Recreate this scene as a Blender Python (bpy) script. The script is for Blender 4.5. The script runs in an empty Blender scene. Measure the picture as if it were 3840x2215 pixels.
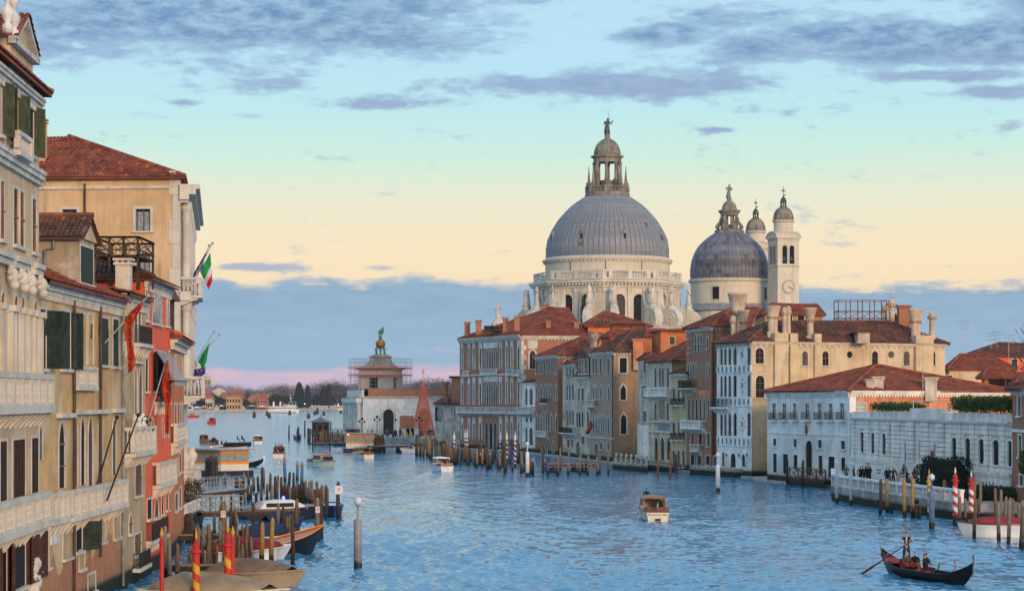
import bpy,bmesh,math,random
from math import sin,cos,pi,sqrt,atan2,radians,exp
from mathutils import Vector,Matrix
random.seed(7)
S = bpy.context.scene
COL = S.collection
# photo calibration: focal length in photo pixels, eye height above water, horizon row, centre column
FP,EYE,HZ,CX = 8200.0,9.8,1497.0,1920.0
def P(px,py,Y): return Vector(((px-CX)/FP*Y,Y,EYE-(py-HZ)/FP*Y))
def W(px,py,z=0.0):
    Y = FP*(EYE-z)/(py-HZ)
    return P(px,py,Y)
def XY(px,Y): return Vector(((px-CX)/FP*Y,Y,0))
def ZA(py,Y): return EYE-(py-HZ)/FP*Y

# ---------------------------------------------------------------- camera
cd = bpy.data.cameras.new('camera'); cam = bpy.data.objects.new('camera',cd); COL.objects.link(cam)
cam.location = (0,0,EYE); cam.rotation_euler = (pi/2,0,0)
cd.sensor_width = 36; cd.lens = 36*FP/3840; cd.shift_y = (HZ-1107.5)/3840
cd.clip_start = 1; cd.clip_end = 20000
S.camera = cam
# ---------------------------------------------------------------- light
SUN_AZ,SUN_EL = 154.0,11.0          # degrees clockwise from +Y; behind the camera, a little to the right
sd = bpy.data.lights.new('sun','SUN'); sun = bpy.data.objects.new('sun',sd); COL.objects.link(sun)
sd.energy = 2.0; sd.angle = radians(14); sd.color = (1.0,0.68,0.42)
_d = Vector((sin(radians(SUN_AZ))*cos(radians(SUN_EL)),cos(radians(SUN_AZ))*cos(radians(SUN_EL)),sin(radians(SUN_EL))))
sun.rotation_euler = _d.to_track_quat('Z','Y').to_euler(); sun.location = (0,-30,60)
S.view_settings.view_transform = 'Standard'; S.view_settings.look = 'None'
S.view_settings.exposure = 0.45; S.view_settings.gamma = 1.0; S.view_settings.use_curve_mapping = False
S.cycles.max_bounces = 6; S.cycles.transparent_max_bounces = 12; S.cycles.volume_bounces = 0
S.cycles.use_denoising = True
def lin(c):
    c = [x/255 for x in c]
    return tuple((x/12.92 if x <= .04045 else ((x+.055)/1.055)**2.4) for x in c)
class NT:
    """tiny node-expression helper"""
    def __init__(s,t): s.t = t
    def n(s,typ,**k):
        x = s.t.nodes.new(typ)
        for a,b in k.items(): setattr(x,a,b)
        return x
    def put(s,sock,v):
        if isinstance(v,bpy.types.NodeSocket): s.t.links.new(v,sock)
        elif v is not None: sock.default_value = v
    def m(s,op,a,b=None,c=None,clamp=False):
        x = s.n('ShaderNodeMath',operation=op,use_clamp=clamp)
        for i,v in enumerate((a,b,c)): s.put(x.inputs[i],v)
        return x.outputs[0]
    def sm(s,v,a,b,c=0.,d=1.):
        x = s.n('ShaderNodeMapRange',interpolation_type='SMOOTHSTEP')
        for i,q in enumerate((v,a,b,c,d)): s.put(x.inputs[i],q)
        return x.outputs[0]
    def mix(s,f,a,b,blend='MIX'):
        x = s.n('ShaderNodeMix',data_type='RGBA',blend_type=blend)
        s.put(x.inputs[0],f)
        for i,v in ((6,a),(7,b)): s.put(x.inputs[i],(v[0],v[1],v[2],1) if isinstance(v,tuple) else v)
        return x.outputs[2]
    def xyz(s,a,b,c):
        x = s.n('ShaderNodeCombineXYZ')
        for i,v in enumerate((a,b,c)): s.put(x.inputs[i],v)
        return x.outputs[0]
    def noise(s,vec,scale,detail=3,rough=.55,dist=0):
        x = s.n('ShaderNodeTexNoise'); s.put(x.inputs['Vector'],vec)
        x.inputs['Scale'].default_value = scale; x.inputs['Detail'].default_value = detail
        x.inputs['Roughness'].default_value = rough; x.inputs['Distortion'].default_value = dist
        return x.outputs[0]
    def ramp(s,f,stops):
        x = s.n('ShaderNodeValToRGB'); s.put(x.inputs[0],f)
        e = x.color_ramp.elements
        while len(e) < len(stops): e.new(.5)
        for q,(p,c) in zip(e,stops): q.position = p; q.color = (c[0],c[1],c[2],1)
        return x.outputs[0]
# ---------------------------------------------------------------- world: dusk sky, gradient by elevation with cloud layers
w = bpy.data.worlds.new('World'); S.world = w; w.use_nodes = True
t = w.node_tree; t.nodes.clear(); k = NT(t)
dirv = k.n('ShaderNodeTexCoord').outputs['Generated']
sp = k.n('ShaderNodeSeparateXYZ'); t.links.new(dirv,sp.inputs[0])
az = k.m('ARCTAN2',sp.outputs[0],sp.outputs[1])
el = k.m('ARCSINE',sp.outputs[2])
U = k.m('MULTIPLY',az,FP); V = k.m('MULTIPLY',el,FP)     # azimuth / elevation in units of 1/8200 rad
grad = k.ramp(k.m('DIVIDE',V,13000.,clamp=True),[(p/13000.,lin(c)) for p,c in (
    (0,(205,180,196)),(330,(252,224,184)),(560,(250,229,192)),(740,(234,233,206)),(900,(208,236,222)),
    (1060,(190,232,236)),(1250,(184,226,244)),(1600,(184,218,240)),(2600,(184,208,228)),(6000,(176,196,216)),(13000,(164,182,204)))])
def cl(us,vs,scale,seed,detail=5,rough=.6,dist=.4):
    return k.noise(k.xyz(k.m('DIVIDE',U,us),k.m('DIVIDE',V,vs),seed),scale,detail,rough,dist)
# high scattered clouds
n1 = cl(330.,92.,1.0,3.7,6,.62,.2); n2 = cl(105.,40.,1.0,9.1,5,.64,.1)
nz = k.m('ADD',k.m('MULTIPLY',k.m('SUBTRACT',n1,.5),1.7),k.m('MULTIPLY',k.m('SUBTRACT',n2,.5),1.05))
acc = None
for (bx,by,ru,rv,a) in [(560,30,700,150,1.0),(130,90,300,110,.7),(520,105,170,60,.6),(930,80,230,75,.8),(1640,100,170,38,.85),(1860,128,190,45,.75),(2180,120,300,75,.95),
                            (2460,125,240,70,.95),(2490,45,170,75,.8),(1830,60,260,45,.45),(1520,218,360,42,.95),(1800,215,150,36,.75),(930,260,170,24,.85),(650,222,180,28,.5),
                            (470,266,70,12,.6),(2330,208,210,20,.8),(2440,250,170,20,.75),(1720,205,150,30,.5),(2250,5,300,40,.6),(1850,280,160,22,.35),(1770,327,60,9,.6),(640,660,130,13,.9),(940,661,50,9,.6),(1990,716,40,6,.6),(1080,705,190,10,.4)]:
    u0 = (bx*1.5213-CX); v0 = HZ-by*1.5213
    du = k.m('DIVIDE',k.m('SUBTRACT',U,u0),ru*1.5213); dv = k.m('DIVIDE',k.m('SUBTRACT',V,v0),rv*1.5213)
    g = k.m('MULTIPLY',k.m('EXPONENT',k.m('MULTIPLY',k.m('ADD',k.m('MULTIPLY',du,du),k.m('MULTIPLY',dv,dv)),-1.2)),a)
    acc = g if acc is None else k.m('MAXIMUM',acc,g)
up = k.sm(V,1480.,2300.,0.,.42)
acc = k.m('MAXIMUM',acc,up)
mask = k.sm(k.m('ADD',acc,nz),.14,.68)
mask = k.m('MULTIPLY',mask,k.sm(V,500.,700.,.8,.95))
ccol = k.mix(k.sm(n2,.3,.7),lin((100,138,182)),lin((160,194,222)))
ccol = k.mix(k.sm(V,1050.,1400.),lin((150,170,204)),ccol)
sky = k.mix(mask,grad,ccol)
# low cloud bank over the horizon, pink strip under it
e5 = k.noise(k.xyz(k.m('DIVIDE',U,230.),k.m('DIVIDE',V,42.),6.1),1.0,5,.62)
e1 = k.noise(k.xyz(k.m('DIVIDE',U,420.),0.,1.3),1.0,5,.55)
e2 = k.noise(k.xyz(k.m('DIVIDE',U,90.),k.m('DIVIDE',V,60.),4.4),1.0,3,.6)
top = k.m('ADD',k.m('ADD',365.,k.m('MULTIPLY',e1,110.)),k.m('MULTIPLY',e2,60.))
top = k.m('SUBTRACT',top,k.sm(U,900.,1400.,0.,28.))
bank = k.sm(k.m('ADD',k.m('SUBTRACT',top,V),k.m('MULTIPLY',k.m('SUBTRACT',e5,.5),130.)),-14.,36.,0.,.93)
e3 = k.noise(k.xyz(k.m('DIVIDE',U,380.),0.,7.7),1.0,4,.5)
e4 = k.noise(k.xyz(k.m('DIVIDE',U,300.),k.m('DIVIDE',V,34.),2.2),1.0,4,.6)
bcol = k.mix(k.sm(e5,.35,.65,0.,.35),k.mix(k.sm(V,140.,400.),lin((138,180,210)),lin((124,164,200))),lin((156,190,214)))
wisp = k.m('MULTIPLY',k.sm(e4,.62,.74),k.sm(k.m('ABSOLUTE',k.m('SUBTRACT',V,225.)),30.,70.,1.,0.))
bcol = k.mix(k.m('MULTIPLY',wisp,.75),bcol,lin((224,196,196)))
bot = k.m('ADD',62.,k.m('MULTIPLY',e3,110.))
pink = k.sm(k.m('SUBTRACT',V,bot),-16.,14.)
pcol = k.mix(k.sm(V,20.,90.),lin((196,186,212)),lin((218,188,204)))
pcol = k.mix(k.m('MULTIPLY',k.sm(e4,.5,.62),.5),pcol,lin((178,182,214)))
low = k.mix(pink,pcol,bcol)
sky = k.mix(bank,sky,low)
nish = k.n('ShaderNodeTexSky',sky_type='NISHITA',sun_disc=False,sun_elevation=radians(SUN_EL),sun_rotation=radians(SUN_AZ),altitude=5.)
fl = k.sm(V,1300.,4200.,.73,1.12); sky = k.mix(1.0,sky,k.xyz(fl,fl,fl),'MULTIPLY')
bg1 = k.n('ShaderNodeBackground'); k.put(bg1.inputs[0],sky); bg1.inputs[1].default_value = 1.08
bg2 = k.n('ShaderNodeBackground'); k.put(bg2.inputs[0],nish.outputs[0]); bg2.inputs[1].default_value = 0.05
addn = k.n('ShaderNodeMixShader'); addn.inputs[0].default_value = 0.06
t.links.new(bg1.outputs[0],addn.inputs[1]); t.links.new(bg2.outputs[0],addn.inputs[2])
wo = k.n('ShaderNodeOutputWorld'); t.links.new(addn.outputs[0],wo.inputs[0])

# ---------------------------------------------------------------- materials
MATS = {}
def mk(name,col,rough=.85,var=.25,scale=.8,streak=.0,bump=.0,metal=0.,col2=None,patch=None,fine=.12,attr=None,algae=None,brick=None,emit=None,alpha=None,spec=.3):
    m = bpy.data.materials.new(name); m.use_nodes = True
    t = m.node_tree; b = t.nodes['Principled BSDF']; k = NT(t)
    b.inputs['Roughness'].default_value = rough; b.inputs['Metallic'].default_value = metal
    b.inputs['Specular IOR Level'].default_value = spec
    oc = k.n('ShaderNodeTexCoord').outputs['Object']
    sp = k.n('ShaderNodeSeparateXYZ'); t.links.new(oc,sp.inputs[0])
    c = None
    n = k.noise(oc,scale,4,.6)
    dark = tuple(x*(1-var*1.5) for x in col); lite = tuple(min(1,x*(1+var)) for x in col)
    c = k.mix(k.sm(n,.3,.7),dark,lite)
    if col2:
        c = k.mix(k.sm(k.noise(oc,scale*.45,5,.62,.6),.5,.62),c,col2)
    if brick:
        bt = k.n('ShaderNodeTexBrick'); bt.inputs['Scale'].default_value = 1.0
        v = k.xyz(k.m('ADD',sp.outputs[0],k.m('MULTIPLY',sp.outputs[1],1.0)),sp.outputs[2],0.)
        k.put(bt.inputs['Vector'],v)
        bt.inputs['Brick Width'].default_value = .27; bt.inputs['Row Height'].default_value = .085; bt.inputs['Mortar Size'].default_value = .012
        bt.inputs['Color1'].default_value = (*brick,1); bt.inputs['Color2'].default_value = (brick[0]*.65,brick[1]*.6,brick[2]*.6,1); bt.inputs['Mortar'].default_value = (.34,.29,.23,1)
        c = k.mix(.75,c,bt.outputs[0])
    if patch:   # (colour, brick?, z-level): exposed brick patches towards the bottom of a wall, broken edge
        pc,zl,zr = patch
        hh = k.m('ADD',k.m('DIVIDE',k.m('SUBTRACT',zl,sp.outputs[2]),zr),k.m('MULTIPLY',k.m('SUBTRACT',k.noise(oc,.55,5,.65),.5),3.2))
        bt = k.n('ShaderNodeTexBrick'); bt.inputs['Scale'].default_value = 1.0
        k.put(bt.inputs['Vector'],k.xyz(k.m('ADD',sp.outputs[0],sp.outputs[1]),sp.outputs[2],0.))
        bt.inputs['Brick Width'].default_value = .27; bt.inputs['Row Height'].default_value = .085; bt.inputs['Mortar Size'].default_value = .014
        bt.inputs['Color1'].default_value = (*pc,1); bt.inputs['Color2'].default_value = (pc[0]*.6,pc[1]*.55,pc[2]*.55,1); bt.inputs['Mortar'].default_value = (.50,.33,.2,1)
        c = k.mix(k.sm(hh,.35,.5),c,bt.outputs[0])
    if streak:
        sv = k.n('ShaderNodeVectorMath',operation='MULTIPLY'); t.links.new(oc,sv.inputs[0]); sv.inputs[1].default_value = (2.2,2.2,.16)
        c = k.mix(k.m('MULTIPLY',k.sm(k.noise(sv.outputs[0],1.0,5,.65),.48,.75),streak),c,tuple(x*.33 for x in col))
    if fine:
        c = k.mix(fine,c,k.ramp(k.noise(oc,14.,3,.7),[(.3,(0,0,0)),(.7,(1,1,1))]),'OVERLAY')
    if attr:
        a = k.n('ShaderNodeAttribute',attribute_name='rnd')
        c = k.mix(1.0,c,k.ramp(a.outputs['Fac'],attr),'MULTIPLY')
    if algae:   # green-black tide band just above the water (object origin sits on the water)
        nn = k.m('MULTIPLY',k.m('SUBTRACT',k.noise(oc,3.,3),.5),.5)
        gp_ = k.n('ShaderNodeSeparateXYZ'); t.links.new(k.n('ShaderNodeNewGeometry').outputs['Position'],gp_.inputs[0]); zz = k.m('ADD',gp_.outputs[2],nn)
        z3 = k.m('ADD',gp_.outputs[2],k.m('MULTIPLY',k.m('SUBTRACT',k.noise(oc,.6,5,.65),.5),5.))
        c = k.mix(k.sm(z3,.6,2.6,.55,0.),c,tuple(x*.42 for x in col))
        c = k.mix(k.sm(zz,algae,algae+.35),(.012,.017,.012),c)
    k.put(b.inputs['Base Color'],c)
    if bump:
        bp = k.n('ShaderNodeBump'); bp.inputs['Strength'].default_value = bump; bp.inputs['Distance'].default_value = .05
        k.put(bp.inputs['Height'],k.noise(oc,7.,5,.7)); t.links.new(bp.outputs[0],b.inputs['Normal'])
    if emit: b.inputs['Emission Color'].default_value = (*emit[0],1); b.inputs['Emission Strength'].default_value = emit[1]
    if alpha is not None: b.inputs['Alpha'].default_value = alpha
    MATS[name] = m
    return m
TILE_R = [(0,(.45,.42,.42)),(.3,(.8,.72,.7)),(.6,(1,.95,.9)),(.85,(1.35,1.15,1.0)),(1,(1.7,1.6,1.5))]
mk('tile',(.26,.072,.04),.85,.25,.5,attr=TILE_R,bump=.3,col2=(.25,.085,.05))
mk('tile_dark',(.17,.068,.046),.9,.3,.5,attr=TILE_R,bump=.3,col2=(.10,.060,.045))
mk('stone',(.58,.53,.45),.8,.14,.9,streak=.5,bump=.15)
mk('stone_grey',(.66,.62,.56),.8,.18,.8,streak=.55,bump=.15)
mk('stone_clean',(.58,.52,.43),.75,.1,.7,streak=.3,bump=.1)
mk('stone_joint',(.46,.44,.41),.9,.2,1.,fine=0)
mk('lead_joint',(.07,.07,.075),.8,.2,1.,fine=0)
mk('far_brick',(.36,.23,.16),.9,.15,.1)
mk('istrian',(.80,.76,.70),.75,.12,.6,streak=.45,bump=.12,algae=.75)
mk('salute_stone',(.60,.55,.46),.8,.12,.25,streak=.6)
mk('salute_plaster',(.62,.54,.42),.85,.07,.2,streak=.35)
mk('plaster_cream',(.60,.42,.25),.9,.14,.5,streak=.42,col2=(.58,.47,.33),bump=.15,algae=.75)
mk('plaster_ochre',(.58,.345,.145),.9,.16,.5,streak=.5,col2=(.60,.44,.26),bump=.15,patch=((.54,.13,.05),3.4,1.5),algae=.75)
mk('plaster_tan',(.50,.34,.18),.9,.16,.5,streak=.5,col2=(.44,.33,.20),bump=.15,algae=.75)
mk('plaster_big',(.60,.39,.21),.9,.1,.35,streak=.5,col2=(.64,.45,.26),bump=.12)
mk('plaster_red',(.80,.125,.05),.88,.1,.5,streak=.3,col2=(.74,.15,.07),algae=.75)
mk('plaster_orange',(.56,.17,.06),.88,.14,.5,streak=.35,col2=(.52,.20,.09),algae=.75)
mk('plaster_white',(.80,.76,.70),.88,.12,.35,streak=.45,col2=(.62,.58,.52),algae=.75)
mk('chimney_plaster',(.58,.46,.34),.88,.15,.6,streak=.45)
mk('plaster_gold',(.60,.46,.28),.88,.12,.4,streak=.4,col2=(.64,.52,.36),patch=((.42,.16,.08),-1.,5.),algae=.75)
mk('plaster_yellow',(.50,.40,.22),.88,.15,.5,streak=.5,col2=(.44,.38,.26),algae=.75)
mk('plaster_grey',(.56,.48,.38),.9,.2,.5,streak=.55,col2=(.34,.27,.2),algae=.75)
mk('plaster_pink',(.60,.22,.10),.88,.2,.3,streak=.45,col2=(.58,.40,.26))
mk('brick_red',(.42,.13,.05),.9,.25,.5,brick=(.48,.14,.05),streak=.25,algae=.75)
mk('brick_brown',(.35,.115,.05),.9,.3,.5,brick=(.40,.135,.055),streak=.35,col2=(.30,.19,.12),algae=.75)
mk('brick_grey',(.44,.30,.20),.9,.3,.6,brick=(.44,.29,.19),streak=.4,col2=(.38,.32,.26),algae=.75)
mk('brick_tan',(.42,.24,.12),.9,.3,.6,brick=(.45,.26,.14),streak=.4,col2=(.30,.16,.09),algae=.75)
mk('glass',(.016,.018,.022),.3,.3,3.,fine=0,spec=.18)
mk('glass_warm',(.035,.03,.026),.3,.3,3.,fine=0,spec=.2)
mk('curtain',(.30,.34,.38),.8,.25,6.,fine=.1)
mk('dark',(.012,.012,.014),.9,.2,2.,fine=0)
mk('shutter_green',(.020,.032,.022),.7,.3,3.,streak=.3)
mk('shutter_olive',(.075,.075,.030),.7,.25,3.,streak=.3)
mk('shutter_brown',(.085,.030,.020),.7,.3,3.,streak=.3)
mk('iron',(.020,.018,.018),.6,.3,4.)
mk('pipe',(.075,.040,.028),.6,.3,2.)
mk('pipe_grey',(.20,.21,.22),.5,.3,2.)
mk('lead',(.225,.235,.25),.62,.16,.7,streak=.35,attr=[(0,(.9,.9,.92)),(.5,(.99,.99,1)),(.93,(1.08,1.08,1.09)),(.94,(.66,.48,.44)),(1,(.62,.44,.4))])
mk('lead_old',(.15,.15,.165),.6,.3,.5,streak=.6,col2=(.19,.20,.22),attr=[(0,(.6,.52,.5)),(.4,(.95,.95,1)),(.9,(1.3,1.3,1.38)),(1,(.75,.5,.46))])
mk('lantern_stone',(.25,.22,.18),.85,.3,.7,streak=.6)
mk('bronze',(.06,.07,.055),.55,.4,2.,metal=.4,col2=(.12,.17,.13))
mk('verdigris',(.11,.23,.19),.7,.35,2.,col2=(.07,.09,.07))
mk('gold',(.32,.18,.06),.55,.25,1.2,metal=.65,col2=(.30,.16,.06))
mk('wood_pole',(.17,.11,.066),.9,.35,1.6,streak=.55,algae=.35,bump=.4,col2=(.12,.09,.065))
mk('wood_grey',(.20,.165,.13),.9,.3,1.6,streak=.5,algae=.35,bump=.4)
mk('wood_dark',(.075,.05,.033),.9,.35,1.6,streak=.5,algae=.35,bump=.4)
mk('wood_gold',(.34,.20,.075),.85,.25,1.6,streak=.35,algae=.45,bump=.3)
mk('wood_red',(.22,.095,.05),.85,.3,1.2,streak=.4)
mk('plank',(.25,.185,.12),.9,.3,2.,streak=.4)
mk('mahogany',(.12,.035,.016),.35,.25,3.,spec=.5)
mk('varnish',(.34,.12,.035),.3,.25,3.,spec=.5)
mk('paint_white',(.70,.69,.66),.45,.08,1.5,streak=.15)
mk('paint_cream',(.66,.60,.46),.45,.08,1.5,streak=.2)
mk('paint_black',(.007,.007,.008),.35,.2,3.,spec=.25)
mk('paint_blue',(.018,.035,.16),.5,.25,2.)
mk('paint_navy',(.016,.020,.050),.5,.25,2.)
mk('paint_orange',(.78,.23,.02),.5,.08,2.)
mk('paint_yellow',(.62,.33,.03),.55,.1,2.,streak=.2)
mk('paint_red',(.48,.030,.022),.5,.15,2.,streak=.2)
mk('paint_green',(.05,.22,.18),.5,.2,2.)
mk('paint_grey',(.26,.27,.29),.6,.15,1.5,streak=.25,algae=.25)
mk('pole_white',(.66,.66,.66),.6,.1,2.,streak=.2,algae=.3)
mk('pole_blue',(.10,.17,.30),.7,.25,2.,streak=.4,algae=.3)
mk('lamp_globe',(.58,.60,.64),.25,.04,2.,fine=0)
mk('tarp_navy',(.016,.022,.055),.75,.3,1.2,bump=.3)
mk('tarp_red',(.26,.020,.022),.8,.25,1.2,bump=.3)
mk('tarp_beige',(.33,.25,.16),.85,.15,.8,bump=.3)
mk('tarp_brown',(.19,.13,.09),.85,.2,.8,bump=.3)
mk('tarp_blue',(.02,.035,.19),.7,.25,1.2,bump=.3)
mk('metal_grey',(.36,.37,.38),.4,.2,2.,metal=.3)
mk('metal_rail',(.34,.32,.29),.5,.2,2.,metal=.2)
mk('corten',(.20,.075,.035),.8,.3,2.)
mk('hedge',(.045,.085,.018),.8,.35,1.2,fine=.3)
mk('hedge_dark',(.014,.024,.012),.85,.4,1.2,fine=.3)
mk('leaf_dark',(.020,.034,.020),.85,.4,.05)
mk('cypress',(.014,.026,.018),.9,.35,.05)
mk('twig',(.085,.068,.060),.95,.3,.05)
mk('trunk',(.09,.07,.055),.95,.3,.5)
mk('far_ochre',(.50,.28,.10),.9,.1,.1)
mk('far_red',(.34,.12,.07),.9,.15,.1)
mk('far_cream',(.52,.44,.32),.9,.1,.1)
mk('quay',(.40,.37,.33),.85,.2,.4,streak=.4)
mk('paving',(.33,.30,.27),.85,.2,.5)
mk('weed_stone',(.42,.38,.32),.9,.3,.6,streak=.6,algae=.55)
mk('mesh_red',(.52,.15,.08),.7,.15,1.,fine=0,emit=((1.,.16,.05),.04))
mk('teak',(.24,.12,.06),.4,.25,3.)
mk('curtain_dim',(.10,.095,.085),.8,.3,5.,fine=.1)
mk('scaffold',(.30,.31,.33),.5,.15,2.,metal=.4)
mk('scaffold_red',(.55,.10,.05),.7,.15,2.)
mk('flag_green',(.012,.25,.06),.8,.12,3.)
mk('flag_white',(.60,.58,.57),.8,.1,3.)
mk('flag_red',(.55,.025,.035),.8,.12,3.)
mk('flag_blue',(.03,.045,.27),.8,.12,3.)
mk('flag_gold',(.42,.24,.03),.8,.1,3.)
mk('banner',(.40,.022,.016),.8,.2,3.,col2=(.42,.14,.02))
mk('skin',(.46,.26,.18),.6,.08,4.,fine=0)
mk('hair',(.03,.022,.018),.7,.2,6.)
mk('cloth_black',(.012,.012,.015),.9,.3,4.)
mk('cloth_navy',(.022,.028,.05),.9,.3,4.)
mk('cloth_brown',(.10,.07,.05),.9,.3,4.)
mk('cloth_grey',(.16,.15,.15),.9,.3,4.)
mk('cloth_red',(.28,.035,.035),.9,.2,4.)
mk('cloth_white',(.55,.52,.50),.9,.1,4.)
mk('cloth_blue',(.05,.10,.26),.9,.2,4.)
mk('upholstery',(.34,.022,.016),.7,.2,3.)
mk('awning',(.36,.33,.31),.85,.15,2.,streak=.3)
mk('plastic_sheet',(.58,.52,.48),.25,.3,4.,spec=.6,bump=.6)
mk('light_blue',(.1,.12,.9),.4,0.,1.,fine=0,emit=((.12,.14,1.),3.))
mk('light_amber',(.9,.4,.05),.4,0.,1.,fine=0,emit=((1.,.35,.04),2.5))
mk('light_warm',(.9,.7,.4),.4,0.,1.,fine=0,emit=((1.,.66,.3),2.0))
mk('sign_white',(.66,.66,.68),.6,.06,2.)
mk('ink',(.025,.025,.04),.8,.1,2.,fine=0)
mk('marble_blue',(.16,.22,.24),.6,.3,2.)
mk('mosaic',(.22,.19,.12),.6,.5,2.5,col2=(.32,.25,.12))
mk('plant_pot',(.25,.10,.055),.9,.2,2.)
mk('gull',(.62,.62,.62),.8,.1,3.)
mk('foam',(.62,.72,.78),.8,.1,1.)
# translucent pale canvas-free glass used in waterbus shelters
# ---------------------------------------------------------------- mesh builder
ORG = {}
def wo(o): return ORG.get(o.name,Vector((0,0,0)))
class MB:
    def __init__(s): s.v = []; s.f = []; s.r = []; s.mi = []; s.cur = 0; s.rv = .5
    def q(s,pts):
        i = len(s.v); s.v.extend([tuple(p) for p in pts]); s.r.extend([s.rv]*len(pts)); s.f.append(tuple(range(i,i+len(pts)))); s.mi.append(s.cur); return s
    def addm(s,verts,faces):
        i = len(s.v); s.v.extend([tuple(p) for p in verts]); s.r.extend([s.rv]*len(verts))
        for f in faces: s.f.append(tuple(i+a for a in f)); s.mi.append(s.cur)
        return s
    def bx(s,x0,x1,y0,y1,z0,z1,M=None):
        vs = [Vector(p) for p in ((x0,y0,z0),(x1,y0,z0),(x1,y1,z0),(x0,y1,z0),(x0,y0,z1),(x1,y0,z1),(x1,y1,z1),(x0,y1,z1))]
        if M is not None: vs = [M@p for p in vs]
        return s.addm(vs,[(0,3,2,1),(4,5,6,7),(0,1,5,4),(1,2,6,5),(2,3,7,6),(3,0,4,7)])
    def bar(s,a,b,wd,hd=None):
        a = Vector(a); b = Vector(b); d = (b-a)
        if d.length < 1e-6: return s
        M = Matrix.Translation(a) @ d.to_track_quat('X','Z').to_matrix().to_4x4()
        hd = hd or wd
        return s.bx(0,d.length,-wd/2,wd/2,-hd/2,hd/2,M)
    def lathe(s,prof,c=(0,0,0),n=12,sx=1,sy=1,cap=True,a0=0.,M=None):
        vs = []; fs = []
        for (r,z) in prof:
            for j in range(n):
                a = a0+2*pi*j/n; vs.append(Vector((c[0]+r*sx*cos(a),c[1]+r*sy*sin(a),c[2]+z)))
        if M is not None: vs = [M@p for p in vs]
        for i in range(len(prof)-1):
            for j in range(n):
                j2 = (j+1) % n; fs.append((i*n+j,i*n+j2,(i+1)*n+j2,(i+1)*n+j))
        if cap:
            fs.append(tuple(reversed(range(n)))); fs.append(tuple((len(prof)-1)*n+j for j in range(n)))
        return s.addm(vs,fs)
    def tube(s,pts,r,n=6):
        pts = [Vector(p) for p in pts]; m = len(pts)
        rs = r if isinstance(r,(list,tuple)) else [r]*m
        vs = []; fs = []; 
        d0 = (pts[-1]-pts[0]).normalized(); ref = Vector((0,0,1)) if abs(d0.z) < .9 else Vector((1,0,0))
        for i,p in enumerate(pts):
            d = (pts[min(i+1,m-1)]-pts[max(i-1,0)]).normalized()
            x = d.cross(ref)
            if x.length < 1e-4: x = d.cross(Vector((0,1,0)))
            x.normalize(); y = d.cross(x)
            for j in range(n):
                a = 2*pi*j/n; vs.append(p+(x*cos(a)+y*sin(a))*rs[i])
        for i in range(m-1):
            for j in range(n):
                j2 = (j+1) % n; fs.append((i*n+j,i*n+j2,(i+1)*n+j2,(i+1)*n+j))
        fs.append(tuple(reversed(range(n)))); fs.append(tuple((m-1)*n+j for j in range(n)))
        return s.addm(vs,fs)
    def prism(s,poly,f0,f1):
        """poly list of 2-D points; f0/f1 map (a,b) -> 3-D for the two caps"""
        n = len(poly); A = [f0(*p) for p in poly]; B = [f1(*p) for p in poly]
        return s.addm(A+B,[tuple(range(n)),tuple(reversed(range(n,2*n)))]+[(i,n+i,n+(i+1) % n,(i+1) % n) for i in range(n)])
    def ball(s,c,r,n=10,m=6,sx=1,sy=1,sz=1):
        return s.lathe([(max(r*sin(pi*i/m),.001),-r*cos(pi*i/m)*sz) for i in range(m+1)],c,n,sx,sy,cap=False)
    def mesh(s,name,mats,smooth=False,off=None):
        me = bpy.data.meshes.new(name)
        off = off or Vector((0,0,0))
        me.from_pydata([(p[0]-off[0],p[1]-off[1],p[2]-off[2]) for p in s.v],[],s.f)
        if not isinstance(mats,(list,tuple)): mats = [mats]
        for m in mats: me.materials.append(MATS[m] if isinstance(m,str) else m)
        a = me.attributes.new('rnd','FLOAT','POINT'); a.data.foreach_set('value',s.r)
        if len(mats) > 1: me.polygons.foreach_set('material_index',s.mi)
        if smooth: me.polygons.foreach_set('use_smooth',[True]*len(me.polygons))
        me.update()
        return me
    def build(s,name,mats,parent=None,smooth=False,kind=None,loc=None,auto=None):
        off = wo(parent) if parent is not None else (Vector(loc) if loc is not None else Vector((0,0,0)))
        me = s.mesh(name,mats,smooth,off)
        if auto: 
            me.polygons.foreach_set('use_smooth',[True]*len(me.polygons)); me.set_sharp_from_angle(angle=radians(auto))
        o = bpy.data.objects.new(name,me); COL.objects.link(o)
        if parent is not None: o.parent = parent; ORG[o.name] = wo(parent)
        else: o.location = off; ORG[o.name] = off
        if kind: o['kind'] = kind
        return o
def tag(o,label,cat,group=None):
    o['label'] = label; o['category'] = cat
    if group: o['group'] = group
    return o
def thing(name,label,cat,loc=(0,0,0),group=None):
    o = bpy.data.objects.new(name,None); COL.objects.link(o); o.location = loc; o.empty_display_size = .3
    ORG[o.name] = Vector(loc)
    return tag(o,label,cat,group)
def inst(name,me,parent,loc,rz=0.,sc=None,quat=None):
    """one more piece sharing mesh data; loc in world coordinates of the parent's frame"""
    o = bpy.data.objects.new(name,me); COL.objects.link(o); o.parent = parent
    o.location = Vector(loc)-wo(parent)
    if quat is not None: o.rotation_mode = 'QUATERNION'; o.rotation_quaternion = quat
    else: o.rotation_euler = (0,0,rz)
    if sc is not None: o.scale = sc
    ORG[o.name] = Vector((0,0,0))
    return o
def dup(root,loc,rz=0.,label=None,sc=None):
    def cp(o,par):
        c = o.copy(); COL.objects.link(c); c.parent = par
        for ch in o.children: cp(ch,c)
        return c
    r = cp(root,None); r.location = loc; r.rotation_euler = (0,0,rz)
    if label: r['label'] = label
    if sc: r.scale = sc
    return r
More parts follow.
